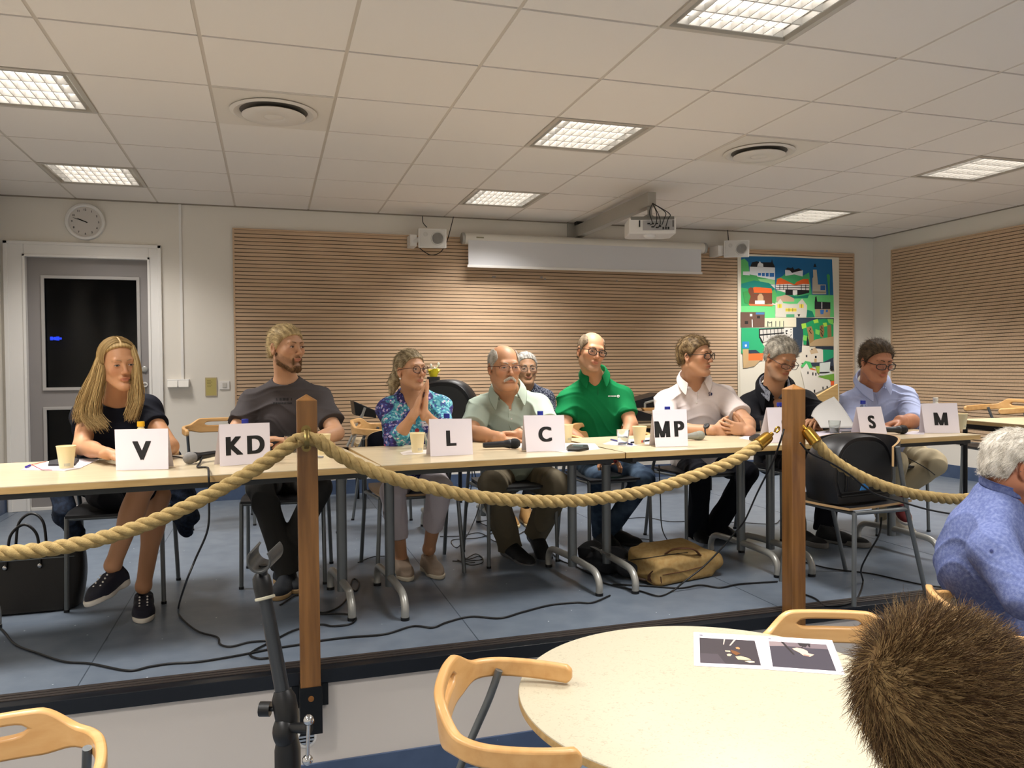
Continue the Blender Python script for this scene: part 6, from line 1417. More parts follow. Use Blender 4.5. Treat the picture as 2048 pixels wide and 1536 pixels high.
P.leg(-1, kA, aA, rt=.085, cover=0, ra=.034, rc=.054).leg(1, kB, aB, rt=.085, cover=0, ra=.034, rc=.054)
for hx, k in ((-1, kA), (1, kB)): hp = P.p+x*hx*.085; P.T.cap(hp, hp+(k-hp)*.84, .098, .080, .04, clip=[(hp+(k-hp)*.84, nrm(k-hp))])
P.T.ell(P.p+(kA-P.p)*.4+V3(-.02, .02, -.05), (.17, .16, .07), None, .05)
finish(P, H, 'bd8b66', fabric('navy_top', '10131f', rough=.8), fabric('black_skirt', '0c0c12'), ('round', .075), fold=.005, fseed=5, pants_name='skirt')
H.eyes(P.r, iris='34342e', brow='9a8060', broww=.0018, open_=.85)
zhl = [(.12, .12), (.085, .104), (.07, .092), (.05, .080), (.03, .060), (.012, .03), (.0, .012), (-.012, -.01), (-.13, -.09)]
gA = [dd(214, 690, 3.60), dd(204, 720, 3.58), dd(196, 760, 3.57), dd(184, 800, 3.58), dd(182, 830, 3.58), dd(198, 852, 3.56)]
gB = [dd(262, 690, 3.62), dd(270, 725, 3.60), dd(272, 765, 3.60), dd(272, 800, 3.60), dd(262, 832, 3.59)]
gC = [dd(206, 700, 3.68), dd(190, 750, 3.68), dd(170, 800, 3.66), dd(162, 838, 3.64)]
Vh = H.hairvol(.010, zhl, amp=.001, f=90)
V_, F_ = Vh.mesh(.004); rng = np.random.default_rng(11)
hc1, hc2 = L3('7c6038'), L3('cdb07a')
q = H.loc(V_); tt = np.clip(.5+.5*np.sin(q[:, 0]*500+3*wn((q[:, 0], q[:, 1], q[:, 2]), 40)), 0, 1)[:, None]; tt = tt*.35+.3; C_ = hc1*(1-tt)+hc2*tt
Vs, Fs, Cs = [V_], [F_], [C_]; off = len(V_)
for g_, w0, w1, n in ((gA, .012, .036, 900), (gB, .010, .024, 650), (gC, .012, .030, 600)):
    S_ = spline(g_, 14); K = len(S_); t = np.linspace(0, 1, K); wd = w0+(w1-w0)*np.clip(t*1.6, 0, 1)
    r1 = rng.normal(0, .5, n).clip(-1, 1)[:, None]; r2 = rng.normal(0, .5, n).clip(-1, 1)[:, None]; ph = rng.random(n)[:, None]*6
    wav = .004*np.sin(t[None]*14+ph)*t[None]
    Q = S_[None]+CR[None, None]*(r1*wd[None]+wav)[..., None]*1.15+CF[None, None]*(r2*wd[None]*.75)[..., None]+V3(0, 0, 1)[None, None]*(rng.normal(0, .012, n)[:, None]*(t[None]**2))[..., None]
    tt = rng.random(n)[:, None]; cc = (hc1*(1-tt)+hc2*tt)*(.75+.4*rng.random(n))[:, None]; v, f, c = tube3(Q, .0019, cc); Vs.append(v); Fs.append(f+off); Cs.append(c); off += len(v)
for sgn in (-1, 1):       # from the parting over the skull to the curtains
    n = 500; z0 = rng.uniform(-.07, .048, n)
    K = 8; t = np.linspace(0, 1, K)[None]; y0 = z0[:, None]
    ang = t*math.radians(100)+math.radians(4)
    Yl = y0-.012*t; rs = np.sqrt(np.clip(1-((Yl+.022)/.112)**2, .05, 1)); X = sgn*np.sin(ang)*(.088+.002*rng.random((n, 1)))*rs; Z_ = .034+np.cos(ang)*(.097+.002*rng.random((n, 1)))*rs
    Q = H.c+H.s*(X[..., None]*H.w*H.R[0]+Yl[..., None]*H.R[1]+Z_[..., None]*H.R[2])
    tt = rng.random(n)[:, None]; cc = (hc1*(1-tt)+hc2*tt)*(.8+.4*rng.random(n))[:, None]; v, f, c = tube3(Q, .0014, cc); Vs.append(v); Fs.append(f+off); Cs.append(c); off += len(v)
mesh_obj('hair', np.vstack(Vs), np.vstack(Fs), M_hair, P.r, np.vstack(Cs))
m = MB(); m.lathe([(.006, -.004), (.008, 0), (.006, .004)], c=H.P(.082, .0, -.042), n=12); part(m, 'earring', M_chrome, P.r, 60)
shoe(P.r, V3(aA[0], aA[1], .085), V3(.12, -.95, 0), up_, '161726', 'd6cfc2', L_=.235, wd=.041, lace='e8e4dc', low=-.012)
shoe(P.r, aB+V3(-.005, 0, -.02), V3(-.38, -.85, -.12), V3(-.2, -.1, .95), '161726', 'd6cfc2', L_=.235, wd=.041, lace='e8e4dc', low=-.012)
# denim jacket hanging over her chair
J_ = Vol(); J_.cap((-.14, -2.72, .60), (-.10, -2.80, .40), .055, .05, .03); J_.cap((-.10, -2.80, .42), (-.05, -2.80, .31), .05, .042, .03); J_.cap((-.12, -2.66, .66), (.38, -2.64, .66), .035, .035, .03); J_.cap((.40, -2.72, .60), (.46, -2.82, .36), .07, .05, .03); J_.cap((.36, -2.7, .5), (.44, -2.8, .3), .05, .04, .03); J_.fn(folds(.008, 30, 3))
v, F = J_.mesh(.006); jr = thing('denim_jacket', 'dark denim jacket hanging over the chair of the long-haired woman', 'jacket', (.15, -2.72, .3)); mesh_obj('cloth', v, F, fabric('denim', '141a26', noise=((60, 60, 60), '202b3d', .4, .7)), jr)
# ---- woman in the blue patterned blouse
P = Person('woman in a blue patterned blouse with hands pressed together at her mouth', (1.62, -2.68, 0))
H = Head(dd(822, 741, 4.22), yaw=36, pitch=3, roll=0, sc=.93, w=.95)
P.torso(dd(830, 955, 4.52), dd(765, 806, 4.3), dd(893, 800, 4.38), w=.95, bust=1.0, up=.065, nk=dd(824, 785, 4.33))
H.body(P.B, P.neck-P.ax[2]*.03, jaw=.9, nr=.050, old=.8)
eA, wA, eB, wB = dd(788, 886, 4.12), dd(829, 826, 3.99), dd(893, 872, 4.18), dd(848, 826, 4.02)
P.arm('A', eA, wA, 0, ru=.045, rf=.034, rw=.023, long=.42, cl=.014).arm('B', eB, wB, 0, ru=.045, rf=.034, rw=.023, long=.42, cl=.014)
for w_, t_n in ((wA, 1), (wB, -1)):
    tip = dd(853 if t_n > 0 else 857, 760, 4.03 if t_n > 0 else 4.05); hand(P.B, w_, tip-w_, CR*t_n, CF, curl=(.02, .06, .05), spread=.02, sc=.92, thumb=(.35, .95, .0), tcurl=.1)
kA, aA, kB, aB = dd(785, 985, 4.10), dd(803, 1120, 4.25), dd(880, 978, 4.12), dd(858, 1098, 4.28)
P.leg(-1, kA, aA, cover=.78, rt=.085, hem=.058, ra=.034).leg(1, kB, aB, cover=.78, rt=.085, hem=.058, ra=.034)
bm_ = bpy.data.materials.new('floral_blouse'); bm_.use_nodes = True; nt = bm_.node_tree; bb = nt.nodes['Principled BSDF']; N = nt.nodes.new; L = nt.links.new
tc = N('ShaderNodeTexCoord'); vo = N('ShaderNodeTexVoronoi'); vo.inputs['Scale'].default_value = 95; L(tc.outputs['Object'], vo.inputs['Vector']); sp = N('ShaderNodeSeparateColor'); L(vo.outputs['Color'], sp.inputs[0])
n1 = N('ShaderNodeTexNoise'); n1.inputs['Scale'].default_value = 7; n1.inputs['Detail'].default_value = 1; L(tc.outputs['Object'], n1.inputs[0])
cr1 = N('ShaderNodeValToRGB'); e = cr1.color_ramp; e.interpolation = 'CONSTANT'; e.elements[0].color = lin('3f8fa6'); e.elements[1].position = .3; e.elements[1].color = lin('6db9c4')
for ps, cc in ((.5, '2e7f95'), (.68, '8fd0d0'), (.8, '39508f'), (.92, 'd9c8d8')): q_ = e.elements.new(ps); q_.color = lin(cc)
cr2 = N('ShaderNodeValToRGB'); e = cr2.color_ramp; e.interpolation = 'CONSTANT'; e.elements[0].color = lin('2c2a66'); e.elements[1].position = .4; e.elements[1].color = lin('3d3480')
for ps, cc in ((.65, '4f66a8'), (.8, 'b9a8cc'), (.9, '241f52')): q_ = e.elements.new(ps); q_.color = lin(cc)
L(sp.outputs[0], cr1.inputs[0]); L(sp.outputs[0], cr2.inputs[0]); mr = N('ShaderNodeMapRange'); mr.inputs[1].default_value = .5; mr.inputs[2].default_value = .53; L(n1.outputs[0], mr.inputs[0])
mx = N('ShaderNodeMix'); mx.data_type = 'RGBA'; L(mr.outputs[0], mx.inputs[0]); L(cr1.outputs[0], mx.inputs[6]); L(cr2.outputs[0], mx.inputs[7])
v2 = N('ShaderNodeTexVoronoi'); v2.inputs['Scale'].default_value = 15; L(tc.outputs['Object'], v2.inputs['Vector']); ls = N('ShaderNodeMath'); ls.operation = 'LESS_THAN'; ls.inputs[1].default_value = .13; L(v2.outputs['Distance'], ls.inputs[0])
m3 = N('ShaderNodeMix'); m3.data_type = 'RGBA'; L(ls.outputs[0], m3.inputs[0]); L(mx.outputs[2], m3.inputs[6]); m3.inputs[7].default_value = lin('c0426a'); L(m3.outputs[2], bb.inputs['Base Color']); bb.inputs['Roughness'].default_value = .8
finish(P, H, 'bd8f6e', bm_, fabric('white_capris', 'c9c0c4'), ('v', .13), fold=.006, tfold=.005, fseed=7, shirt_name='blouse')
H.eyes(P.r, brow='8a7050', broww=.0016, gaze=(-.002, 0)); H.glasses(P.r, '4a2c24', w=.023, hgt=.020, r=.0015, shape=2.1)
def pony(V): V.cap(H.P(.02, -.10, .0), H.P(.035, -.125, -.06), .030, .030, .02); V.cap(H.P(.035, -.125, -.06), H.P(.055, -.125, -.12), .030, .018, .02)
zhp = [(.12, .09), (.085, .084), (.07, .070), (.05, .058), (.03, .030), (.012, .012), (-.005, .018), (-.02, .0), (-.04, -.03), (-.13, -.14), (-.2, -.2)]
hair_obj(P, H, H.hairvol(.007, zhp, amp=.0015, ext=pony), '5f5038', 'b0a080', 1600, .04, .0008, (0, -1, -.25), lift=.04, jit=.04, seed=3)
m = MB(); m.sphere(H.P(.082, .0, -.046), .0055, 10); part(m, 'earring', mat('pearl', 'e8e4dc', .2), P.r, 60)
seam(P, 'necklace', [(823, 800), (828, 830), (834, 850)], mat('chain', '5b6470', .3, .8), .0012); dot(P, 'pendant', 834, 861, .012, mat('red_pendant', '9c1f2c', .3))
decal(P, 'name_badge', [[(843, 843), (861, 842), (861, 852), (845, 853)]], M_paper); decal(P, 'badge_text', [[(848, 846), (855, 845.6), (855, 847), (848, 847.4)]], M_ink, off=.0035)
for a, f in ((aA, V3(.02, -1, 0)), (aB, V3(.12, -1, 0))): shoe(P.r, V3(a[0], a[1], .085), f, up_, '9a8774', 'c9bda6', L_=.24, wd=.040, low=-.005)
# ---- man with white moustache (C)
P = Person('balding man with white moustache, glasses and pale green shirt, arms folded on table', (2.26, -2.56, 0))
H = Head(dd(1009, 735, 4.48), yaw=20, pitch=-3, sc=1.06, w=1.04)
P.torso(dd(1035, 948, 4.82), dd(940, 806, 4.6), dd(1090, 798, 4.64), w=1.14, d=1.15, belly=.06, up=.055, nk=dd(1014, 781, 4.62))
H.body(P.B, P.neck-P.ax[2]*.03, jaw=1.25, nose=1.03, fat=.8, nr=.066, old=1)
eA, wA, eB, wB = dd(942, 866, 4.36), dd(1000, 876, 4.18), dd(1100, 858, 4.48), dd(1038, 869, 4.24)
P.arm('A', eA, wA, .80, ru=.056, rf=.046, rw=.031, cl=.018).arm('B', eB, wB, .80, ru=.056, rf=.046, rw=.031, cl=.018)
hand(P.B, wB, -CR+V3(0, 0, .02), (0, -.3, -1), CF, curl=(.25, .35, .3), sc=1.05, spread=.12); hand(P.B, wA+V3(0, -.0, -.01), CR*.9+CF*.3, (0, 0, -1), CF, curl=(.3, .4, .4))
P.leg(-1, dd(985, 968, 4.36), dd(1017, 1085, 4.60), rt=.092, rk=.072, rc=.062, ra=.050).leg(1, dd(1115, 972, 4.42), dd(1075, 1060, 4.66), rt=.092, rk=.072, ra=.050)
M_mint = fabric('mint_shirt', 'b0bdae', noise=((3, 3, 3), 'a6b4a5', .3, .7)); M_khaki = fabric('khaki_trousers', '6b6250')
finish(P, H, 'b88764', M_mint, M_khaki, ('v', .075), rosy=.5, fold=.007, tfold=.008, fseed=11)
collar(P, M_mint, rin=.076, hgt=.036, gap=.62, point=.065, spread=1.4, dip=.045, drop=.03)
H.eyes(P.r, brow='a8a094', broww=.003, open_=.8); H.glasses(P.r, '5a3020', w=.026, hgt=.016, r=.0014, shape=3.2, half=True)
noTop = lambda l: np.minimum(.052-np.abs(l[0])*.95, l[2]-.03+ (l[1]+.06)*.25)
hair_obj(P, H, H.hairvol(.005, ZH, extra=noTop, amp=.001), '8f887c', 'c9c4ba', 900, .014, .0007, (0, -1, -.4), lift=.1, seed=5)
Mv = Vol()
for m in (-1, 1): Mv.cap(H.P(m*.004, .100, -.047), H.P(m*.030, .086, -.064), .0065, .005, .004)
hair_obj(P, H, Mv, 'b8b0a2', 'e6e0d4', 500, .009, .0007, (0, .3, -1), lift=.3, name='moustache', seed=6)
seam(P, 'placket', [(1016, 806), (1017, 825), (1019, 850), (1024, 862)], M_mint, .0025)
for q_ in ((1023, 838), (1019, 820)): dot(P, 'button', *q_, .005, mat('pearl', 'e8e4dc', .2), off=.003)
watch(P, wB, eB, 'b9b5a8', '8f9498', r=.035)
shoe(P.r, V3(*dd(1020, 1092, 4.58)[:2], .095), V3(.25, -.93, -.1), (0, -.1, 1), '0c0d10', '5a5a5c', L_=.29, wd=.05)
a = dd(1074, 1070, 4.66); shoe(P.r, V3(a[0], a[1], .14), V3(.05, -.85, -.5), V3(0, -.5, .85), '0c0d10', '5a5a5c', L_=.29, wd=.05)
# ---- man behind
P = Person('grey-haired man with glasses sitting behind the man with the white moustache', (2.72, -1.42, 0))
H = Head(dd(1052, 737, 5.72), yaw=12, pitch=-2, sc=1.0, w=1.0)
P.torso(dd(1058, 905, 6.0), dd(1003, 790, 5.85), dd(1100, 786, 5.85), w=1.0, belly=.02, up=.06)
H.body(P.B, P.neck-P.ax[2]*.03, jaw=1.1, old=.8, nr=.06)
P.arm('A', dd(1000, 850, 5.7), dd(1030, 890, 5.55), .7, long=.9).arm('B', dd(1105, 848, 5.7), dd(1080, 890, 5.55), .7, long=.9)
hand(P.B, dd(1030, 890, 5.55), CR, (0, 0, -1), -CF, curl=(.3, .4, .3)); hand(P.B, dd(1080, 890, 5.55), -CR, (0, 0, -1), -CF, curl=(.3, .4, .3))
P.leg(-1, dd(1018, 915, 5.6), dd(1015, 1002, 5.6)).leg(1, dd(1090, 915, 5.6), dd(1055, 1005, 5.66))
finish(P, H, 'b88e6e', fabric('speckled_navy_shirt', '23283a', noise=((130, 130, 130), '8f93a0', .5, .62)), fabric('dark_trousers', '22242a'), ('v', .07), fold=.005, fseed=21)
H.eyes(P.r, brow='a09a90', open_=.8); H.glasses(P.r, '5a5550', w=.024, hgt=.016, r=.0010, shape=2.8)
hair_obj(P, H, H.hairvol(.006, [(.12, .095), (.085, .092), (.07, .080), (.05, .06), (.03, .03), (.012, .0), (.002, -.01), (-.012, .018), (-.028, .012), (-.04, -.045), (-.13, -.065)], amp=.003), '7f7a72', 'd9d4cc', 900, .02, .0008, (0, -.6, .3), lift=.15, seed=8)
for a in (dd(1015, 1002, 5.6), dd(1052, 1005, 5.6)): shoe(P.r, V3(a[0], a[1], .085), V3(-.05, -1, 0), up_, 'a07a48', 'c9b890', L_=.27)
# ---- man in the green polo
P = Person('man in a green polo shirt and dark-framed glasses, hands in his lap', (2.84, -2.42, 0))
H = Head(dd(1183, 704, 4.86), yaw=22, pitch=-4, roll=10, sc=1.02, w=1.0)
P.torso(dd(1198, 922, 5.12), dd(1122, 788, 5.0), dd(1258, 780, 5.0), w=1.04, d=1.0, belly=.015, up=.105)
H.body(P.B, P.neck-P.ax[2]*.03, jaw=1.1, nr=.058, old=.3)
eA, wA, eB, wB = dd(1128, 856, 4.92), dd(1196, 915, 4.75), dd(1262, 850, 4.9), dd(1238, 912, 4.74)
P.arm('A', eA, wA, .66, ru=.052, rf=.042, cl=.016).arm('B', eB, wB, .66, ru=.052, rf=.042, cl=.016)
hand(P.B, wA, CR*.8+V3(0, -.3, -.1), (0, 0, -1), -CF, curl=(.4, .6, .5)); hand(P.B, wB, -CR*.8+V3(0, -.3, -.1), (0, 0, -1), -CF, curl=(.4, .6, .5))
P.leg(-1, dd(1195, 955, 4.72), dd(1203, 1062, 4.95)).leg(1, dd(1288, 958, 4.74), dd(1218, 1060, 4.95))
M_green = fabric('green_polo', '0f7a45', noise=((3, 3, 3), '0d6e3e', .3, .7)); M_jean = fabric('blue_jeans', '2c3a4c', noise=((8, 8, 8), '56687c', .45, .75))
finish(P, H, 'bc8b69', M_green, M_jean, ('v', .075), rosy=.55, beard=('8a7a68', .25), fold=.007, tfold=.006, fseed=14)
collar(P, M_green, rin=.068, hgt=.036, gap=.50, point=.060, spread=1.0, dip=.04)
H.eyes(P.r, brow='7a6450', open_=.8); H.glasses(P.r, '17120f', w=.0245, hgt=.0185, r=.0019, shape=2.6)
hair_obj(P, H, H.hairvol(.0045, ZH, extra=lambda l: np.minimum(.050-np.abs(l[0])*.95, l[2]-.02+(l[1]+.03)*.5), amp=.0008), '5a4a38', '8f7e68', 1400, .007, .0006, (0, -.6, -.6), lift=.4, seed=9)
seam(P, 'placket', [(1197, 762), (1196, 775), (1196, 790)], mat('dark_green_seam', '0a5a34', .8), .0016)
decal(P, 'chest_lettering', [[(1216+k*2.4, 791), (1217.6+k*2.4, 791), (1217.6+k*2.4, 793.6), (1216+k*2.4, 793.6)] for k in range(7)]+[[(1233, 792.2), (1235, 790), (1238, 790), (1239.6, 792.2), (1238, 795), (1235, 795)]], mat('white_print', 'dfe6e0', .7))
decal(P, 'chest_lettering', [[(1235, 792.2), (1236.4, 791), (1238, 792.2), (1236.4, 794)]], M_green, off=.0034)
m = MB(); c_ = dd(1228, 922, 4.64); m.sphere(c_, (.022, .012, .016), 14); part(m, 'held_case', mat('red_case', '6e1410', .35), P.r, 60)
for a, f in ((dd(1203, 1068, 4.95), V3(.0, -1, 0)), (dd(1222, 1066, 4.97), V3(.5, -.85, 0))): shoe(P.r, V3(a[0], a[1], .085), f, up_, '0e0f12', '3a3a3c', L_=.28)
# ---- man in the white polo
P = Person('man in a white polo and glasses looking right, hands clasped on the table', (3.48, -2.5, 0))
H = Head(dd(1392, 712, 4.95), yaw=58, pitch=-2, sc=1.04, w=1.02)
P.torso(dd(1400, 922, 5.22), dd(1316, 792, 5.08), dd(1462, 780, 5.05), w=1.12, d=1.1, belly=.03, up=.065, nk=dd(1387, 760, 5.06))
H.body(P.B, P.neck-P.ax[2]*.03, jaw=1.15, fat=.3, nr=.064)
eA, wA, eB, wB = dd(1330, 860, 4.78), dd(1424, 861, 4.56), dd(1494, 848, 4.80), dd(1496, 862, 4.50)
P.arm('A', eA, wA, .70, ru=.058, rf=.046, rw=.031, cl=.016).arm('B', eB, wB, .70, ru=.058, rf=.048, rw=.034, cl=.016)
hand(P.B, wA, CR*.9-V3(0, 0, .0)-CF*.12, CF+V3(0, 0, -.2), V3(0, 0, 1), curl=(.7, .8, .5), sc=1.0, spread=.05)
hand(P.B, wB, -CR*.92+CF*.05+V3(0, 0, .18), CF+V3(0, 0, .15), V3(0, 0, 1)-CR*.2, curl=(.35, .75, .6), sc=1.0, spread=.12)
P.leg(-1, dd(1400, 945, 4.85), dd(1395, 1060, 5.05), ra=.048).leg(1, dd(1495, 945, 4.88), dd(1430, 1055, 5.08), ra=.048)
M_wpolo = fabric('white_polo', 'ded3ce', noise=((3, 3, 3), 'd6cac6', .3, .7)); M_navy = fabric('dark_navy_trousers', '0d0f17')
finish(P, H, 'bd8e6d', M_wpolo, M_navy, ('v', .08), rosy=.6, fold=.006, tfold=.006, fseed=17)
collar(P, M_wpolo, rin=.078, hgt=.036, gap=.55, point=.06, spread=1.1, dip=.04)
H.eyes(P.r, brow='7a5a3c', gaze=(-.003, 0)); H.glasses(P.r, '1b120e', w=.0245, hgt=.0165, r=.0017, shape=3.2)
def whorl(l): o = l-np.array([.0, -.06, .10]); return np.stack([o[:, 0]*.6, o[:, 1]*.3+.6, np.full(len(l), .2)], 1)
hair_obj(P, H, H.hairvol(.010, [(.12, .095), (.09, .088), (.075, .074), (.06, .062), (.04, .04), (.02, .010), (.004, -.012), (-.012, .018), (-.028, .012), (-.04, -.05), (-.13, -.07)], amp=.003, f=120), '3f2f1e', '87704e', 2600, .020, .0007, whorl, lift=.55, jit=.2, seed=10)
decal(P, 'embroidered_letters', [[(1417, 785), (1420.5, 785), (1420.5, 786.3), (1418.2, 786.3), (1418.2, 787.6), (1420.5, 787.6), (1420.5, 791.5), (1417, 791.5), (1417, 790.2), (1419.3, 790.2), (1419.3, 788.8), (1417, 788.8)], [(1421.5, 785), (1424.5, 786), (1424.5, 790.5), (1421.5, 791.5)]], mat('navy_thread', '23284e', .7))
for q_ in ((1421, 767), (1396, 790), (1393, 805)): dot(P, 'button' if q_[0] < 1410 else 'lapel_pin', *q_, .005 if q_[0] < 1410 else .008, mat('pearl', 'e8e4dc', .2) if q_[0] < 1410 else mat('pin_blue', '3a4a68', .3), off=.003)
seam(P, 'placket', [(1398, 772), (1396, 785), (1394, 808)], M_wpolo, .002)
watch(P, wA, eA, '1a1a1c', '4a4c50', r=.034)
for a, f, u_ in ((dd(1393, 1078, 5.05), V3(-.05, -.9, -.35), V3(0, -.4, .9)), (dd(1428, 1068, 5.1), V3(.35, -.9, -.15), V3(0, -.2, 1))): shoe(P.r, V3(a[0], a[1], .105), f, u_, '0d0e12', '77756f', L_=.29, wd=.048)
# ---- man in the dark jacket
P = Person('grey-haired man in a dark jacket and glasses looking down at papers', (4.16, -2.55, 0))
H = Head(dd(1563, 716, 5.06), yaw=36, pitch=-28, roll=4, sc=1.05, w=1.02)
P.torso(dd(1565, 915, 5.4), dd(1482, 800, 5.2), dd(1622, 790, 5.2), w=1.1, d=1.1, belly=.04, up=.06, nk=dd(1548, 770, 5.16), cl=.016)
H.body(P.B, P.neck-P.ax[2]*.03, jaw=1.15, fat=.5, nr=.064, old=.8)
eA, wA, eB, wB = dd(1504, 852, 4.95), dd(1596, 851, 4.82), dd(1652, 838, 5.0), dd(1634, 846, 4.86)
P.arm('A', eA, wA, 0, ru=.058, rf=.048, rw=.034, long=.92, cl=.016).arm('B', eB, wB, 0, ru=.058, rf=.048, rw=.034, long=.8, cl=.016)
hand(P.B, wA, CR+V3(0, 0, .03), CF*.5+V3(0, 0, -1), CF, curl=(.35, .5, .4)); hand(P.B, wB, -CR*.5-CF*.6+V3(0, 0, .15), V3(0, 0, -1)-CR*.2, -CR, curl=(.4, .6, .5))
P.leg(-1, dd(1580, 930, 4.98), dd(1590, 1050, 5.0), ra=.048).leg(1, dd(1660, 930, 4.98), dd(1650, 1052, 4.98), ra=.05)
M_jack = fabric('dark_jacket', '15161b', rough=.75)
# patterned shirt shows in the open front
S_in = Vol(); x, y, u = P.ax; Hh = np.linalg.norm(P.mid-P.p)
S_in.ell(P.p+u*Hh*.66+y*.005, (.140, .118, .17), P.R, .06); S_in.ell(P.p+u*Hh*.30+y*.03, (.140, .130, .16), P.R, .06); S_in.cap(P.neck-u*.035, P.sA+u*.0, .060, .04, .04); S_in.cap(P.neck-u*.035, P.sB, .060, .04, .04)
S_in.cap(P.neck+u*.0, P.neck+u*.2, .064, .07, .006, 's')
v, F = S_in.mesh(.005)
M_pat = fabric('grey_patterned_shirt', '9a9da6', noise=((260, 260, 260), '3d4250', .45, .58))
def cutV(S):
    for t in np.linspace(0, 1, 10): S.ell(P.neck+y*.13-u*(.02+.26*t)+x*(-.02*0), (.052*(1-t)+.012, .09, .03), P.R, .004, 's')
finish(P, H, 'b08260', M_jack, M_navy, ('v', .10), rosy=.6, beard=('a89c8c', .30, 2.2), fold=.008, tfold=.006, fseed=23, shirt_name='jacket', cut_extra=cutV)
mesh_obj('shirt', v, F, M_pat, P.r); collar(P, M_pat, rin=.076, hgt=.030, gap=.60, point=.05, spread=.8, dip=.045)
collar(P, M_jack, rin=.088, hgt=.034, gap=.85, point=.12, spread=1.6, dip=.06, name='lapel', thick=.004)
H.eyes(P.r, brow='8f887c', open_=.35); H.glasses(P.r, '241c18', w=.025, hgt=.0145, r=.0014, shape=3.0, z=-.008, y=.108)
hair_obj(P, H, H.hairvol(.011, ZH, amp=.004, f=110), '6f6a60', 'c9c2b2', 2600, .024, .0008, whorl, lift=.4, jit=.3, seed=12)
seam(P, 'lanyard', [(1553, 790), (1558, 806), (1560, 822)], mat('blue_lanyard', '2f52a8', .6), .002)
for a, f in ((dd(1655, 1062, 4.9), V3(.55, -.85, 0)), (dd(1592, 1060, 4.95), V3(.1, -1, 0))): shoe(P.r, V3(a[0], a[1], .085), f, up_, '08090b', '6a6864', L_=.30, wd=.05, solet=.032)
# ---- man in the light blue shirt
P = Person('man in a light blue shirt and glasses looking down, right end of the row', (4.88, -2.65, 0))
H = Head(dd(1754, 722, 5.08), yaw=34, pitch=-18, roll=2, sc=1.05, w=1.06)
P.torso(dd(1768, 905, 5.5), dd(1688, 795, 5.22), dd(1822, 783, 5.26), w=1.12, d=1.1, belly=.04, up=.05, nk=dd(1742, 763, 5.22))
H.body(P.B, P.neck-P.ax[2]*.03, jaw=1.2, fat=.7, nr=.066, old=.4)
eA, wA, eB, wB = dd(1702, 855, 4.98), dd(1758, 858, 4.80), dd(1832, 843, 5.0), dd(1800, 842, 4.84)
P.arm('A', eA, wA, 0, ru=.060, rf=.048, rw=.034, long=.75, cl=.016).arm('B', eB, wB, 0, ru=.060, rf=.048, rw=.034, long=.22, cl=.018)
hand(P.B, wB, -CR*.85+V3(0, -.1, -.22), V3(0, 0, -1)-CF*.2, -CF, curl=(.35, .55, .45), sc=1.05); hand(P.B, wA, CR, (0, 0, -1), CF, curl=(.3, .5, .4))
P.leg(-1, dd(1790, 925, 5.05), dd(1768, 1020, 5.3), rt=.092, rk=.07, ra=.05).leg(1, dd(1868, 925, 5.1), dd(1800, 975, 5.2), rt=.092, rk=.07, ra=.05)
M_lblue = fabric('light_blue_shirt', 'a9b2d2', noise=((3, 3, 3), 'a0a9ca', .3, .7))
finish(P, H, 'ae785a', M_lblue, fabric('beige_trousers', 'a5987c'), ('v', .07), rosy=.5, fold=.009, tfold=.009, fseed=29)
collar(P, M_lblue, rin=.080, hgt=.038, gap=.42, point=.065, spread=.9, dip=.045)
H.eyes(P.r, brow='4a3626', open_=.4, broww=.003); H.glasses(P.r, '1a1210', w=.026, hgt=.0175, r=.0019, shape=3.0, z=-.006, y=.108)
hair_obj(P, H, H.hairvol(.011, [(.12, .095), (.09, .095), (.075, .084), (.06, .07), (.04, .045), (.02, .016), (.004, -.012), (-.012, .012), (-.028, -.01), (-.04, -.05), (-.13, -.095)], amp=.003, f=110), '2e241a', '6a5842', 3200, .032, .0009, lambda l: np.tile([0., -1, -.1], (len(l), 1)), lift=.2, jit=.2, seed=13)
seam(P, 'placket', [(1752, 788), (1755, 805), (1757, 830)], M_lblue, .0025)
a = dd(1770, 1030, 5.3); shoe(P.r, V3(a[0], a[1], .085), V3(.1, -1, 0), up_, 'b0a898', 'd0cabc', L_=.28)
a = dd(1712, 1030, 5.4); 
a2 = dd(1795, 985, 5.2); shoe(P.r, a2, V3(-.35, -.75, -.45), V3(-.3, -.55, .8), '5e1014', 'c9c2ba', L_=.28)
# ---- white-haired man in the linen shirt, right foreground
P = Person('white-haired man in a blue linen shirt seen from behind at the right edge', (3.55, -4.75, FL))
H = Head(dd(2042, 934, 2.86), yaw=106, pitch=-12, sc=1.05, w=1.05)
P.torso(dd(1968, 1290, 3.02), dd(1985, 1082, 2.68), dd(2035, 1050, 3.14), w=1.05, d=1.35, belly=.03, up=.075, face=CR, cl=.014, nk=dd(2002, 984, 2.90))
H.body(P.B, P.neck-P.ax[2]*.03, fat=.8, nr=.066)
for V_, e_ in ((P.B, -.012), (P.C, .008)): V_.ell(dd(1985, 1072, 2.93), (.15+e_, .15+e_, .13+e_), None, .05); V_.ell(dd(1960, 1130, 2.95), (.14+e_, .15+e_, .15+e_), None, .05); V_.cap(dd(1995, 1010, 2.92), dd(1965, 1060, 2.92), .075+e_, .09+e_, .05)
eA, wA, eB, wB = dd(2050, 1195, 2.60), dd(2190, 1210, 2.62), dd(2140, 1180, 3.1), dd(2240, 1190, 2.9)
P.arm('A', eA, wA, 0, ru=.060, rf=.050, rw=.034, long=.35, cl=.018).arm('B', eB, wB, 0, ru=.060, rf=.048, rw=.034, long=.35, cl=.016)
hand(P.B, wA, CR, (0, 0, -1), CF); hand(P.B, wB, CR, (0, 0, -1), -CF)
P.leg(-1, dd(2180, 1300, 2.85), dd(2170, 1540, 2.85)).leg(1, dd(2200, 1290, 3.1), dd(2190, 1510, 3.1))
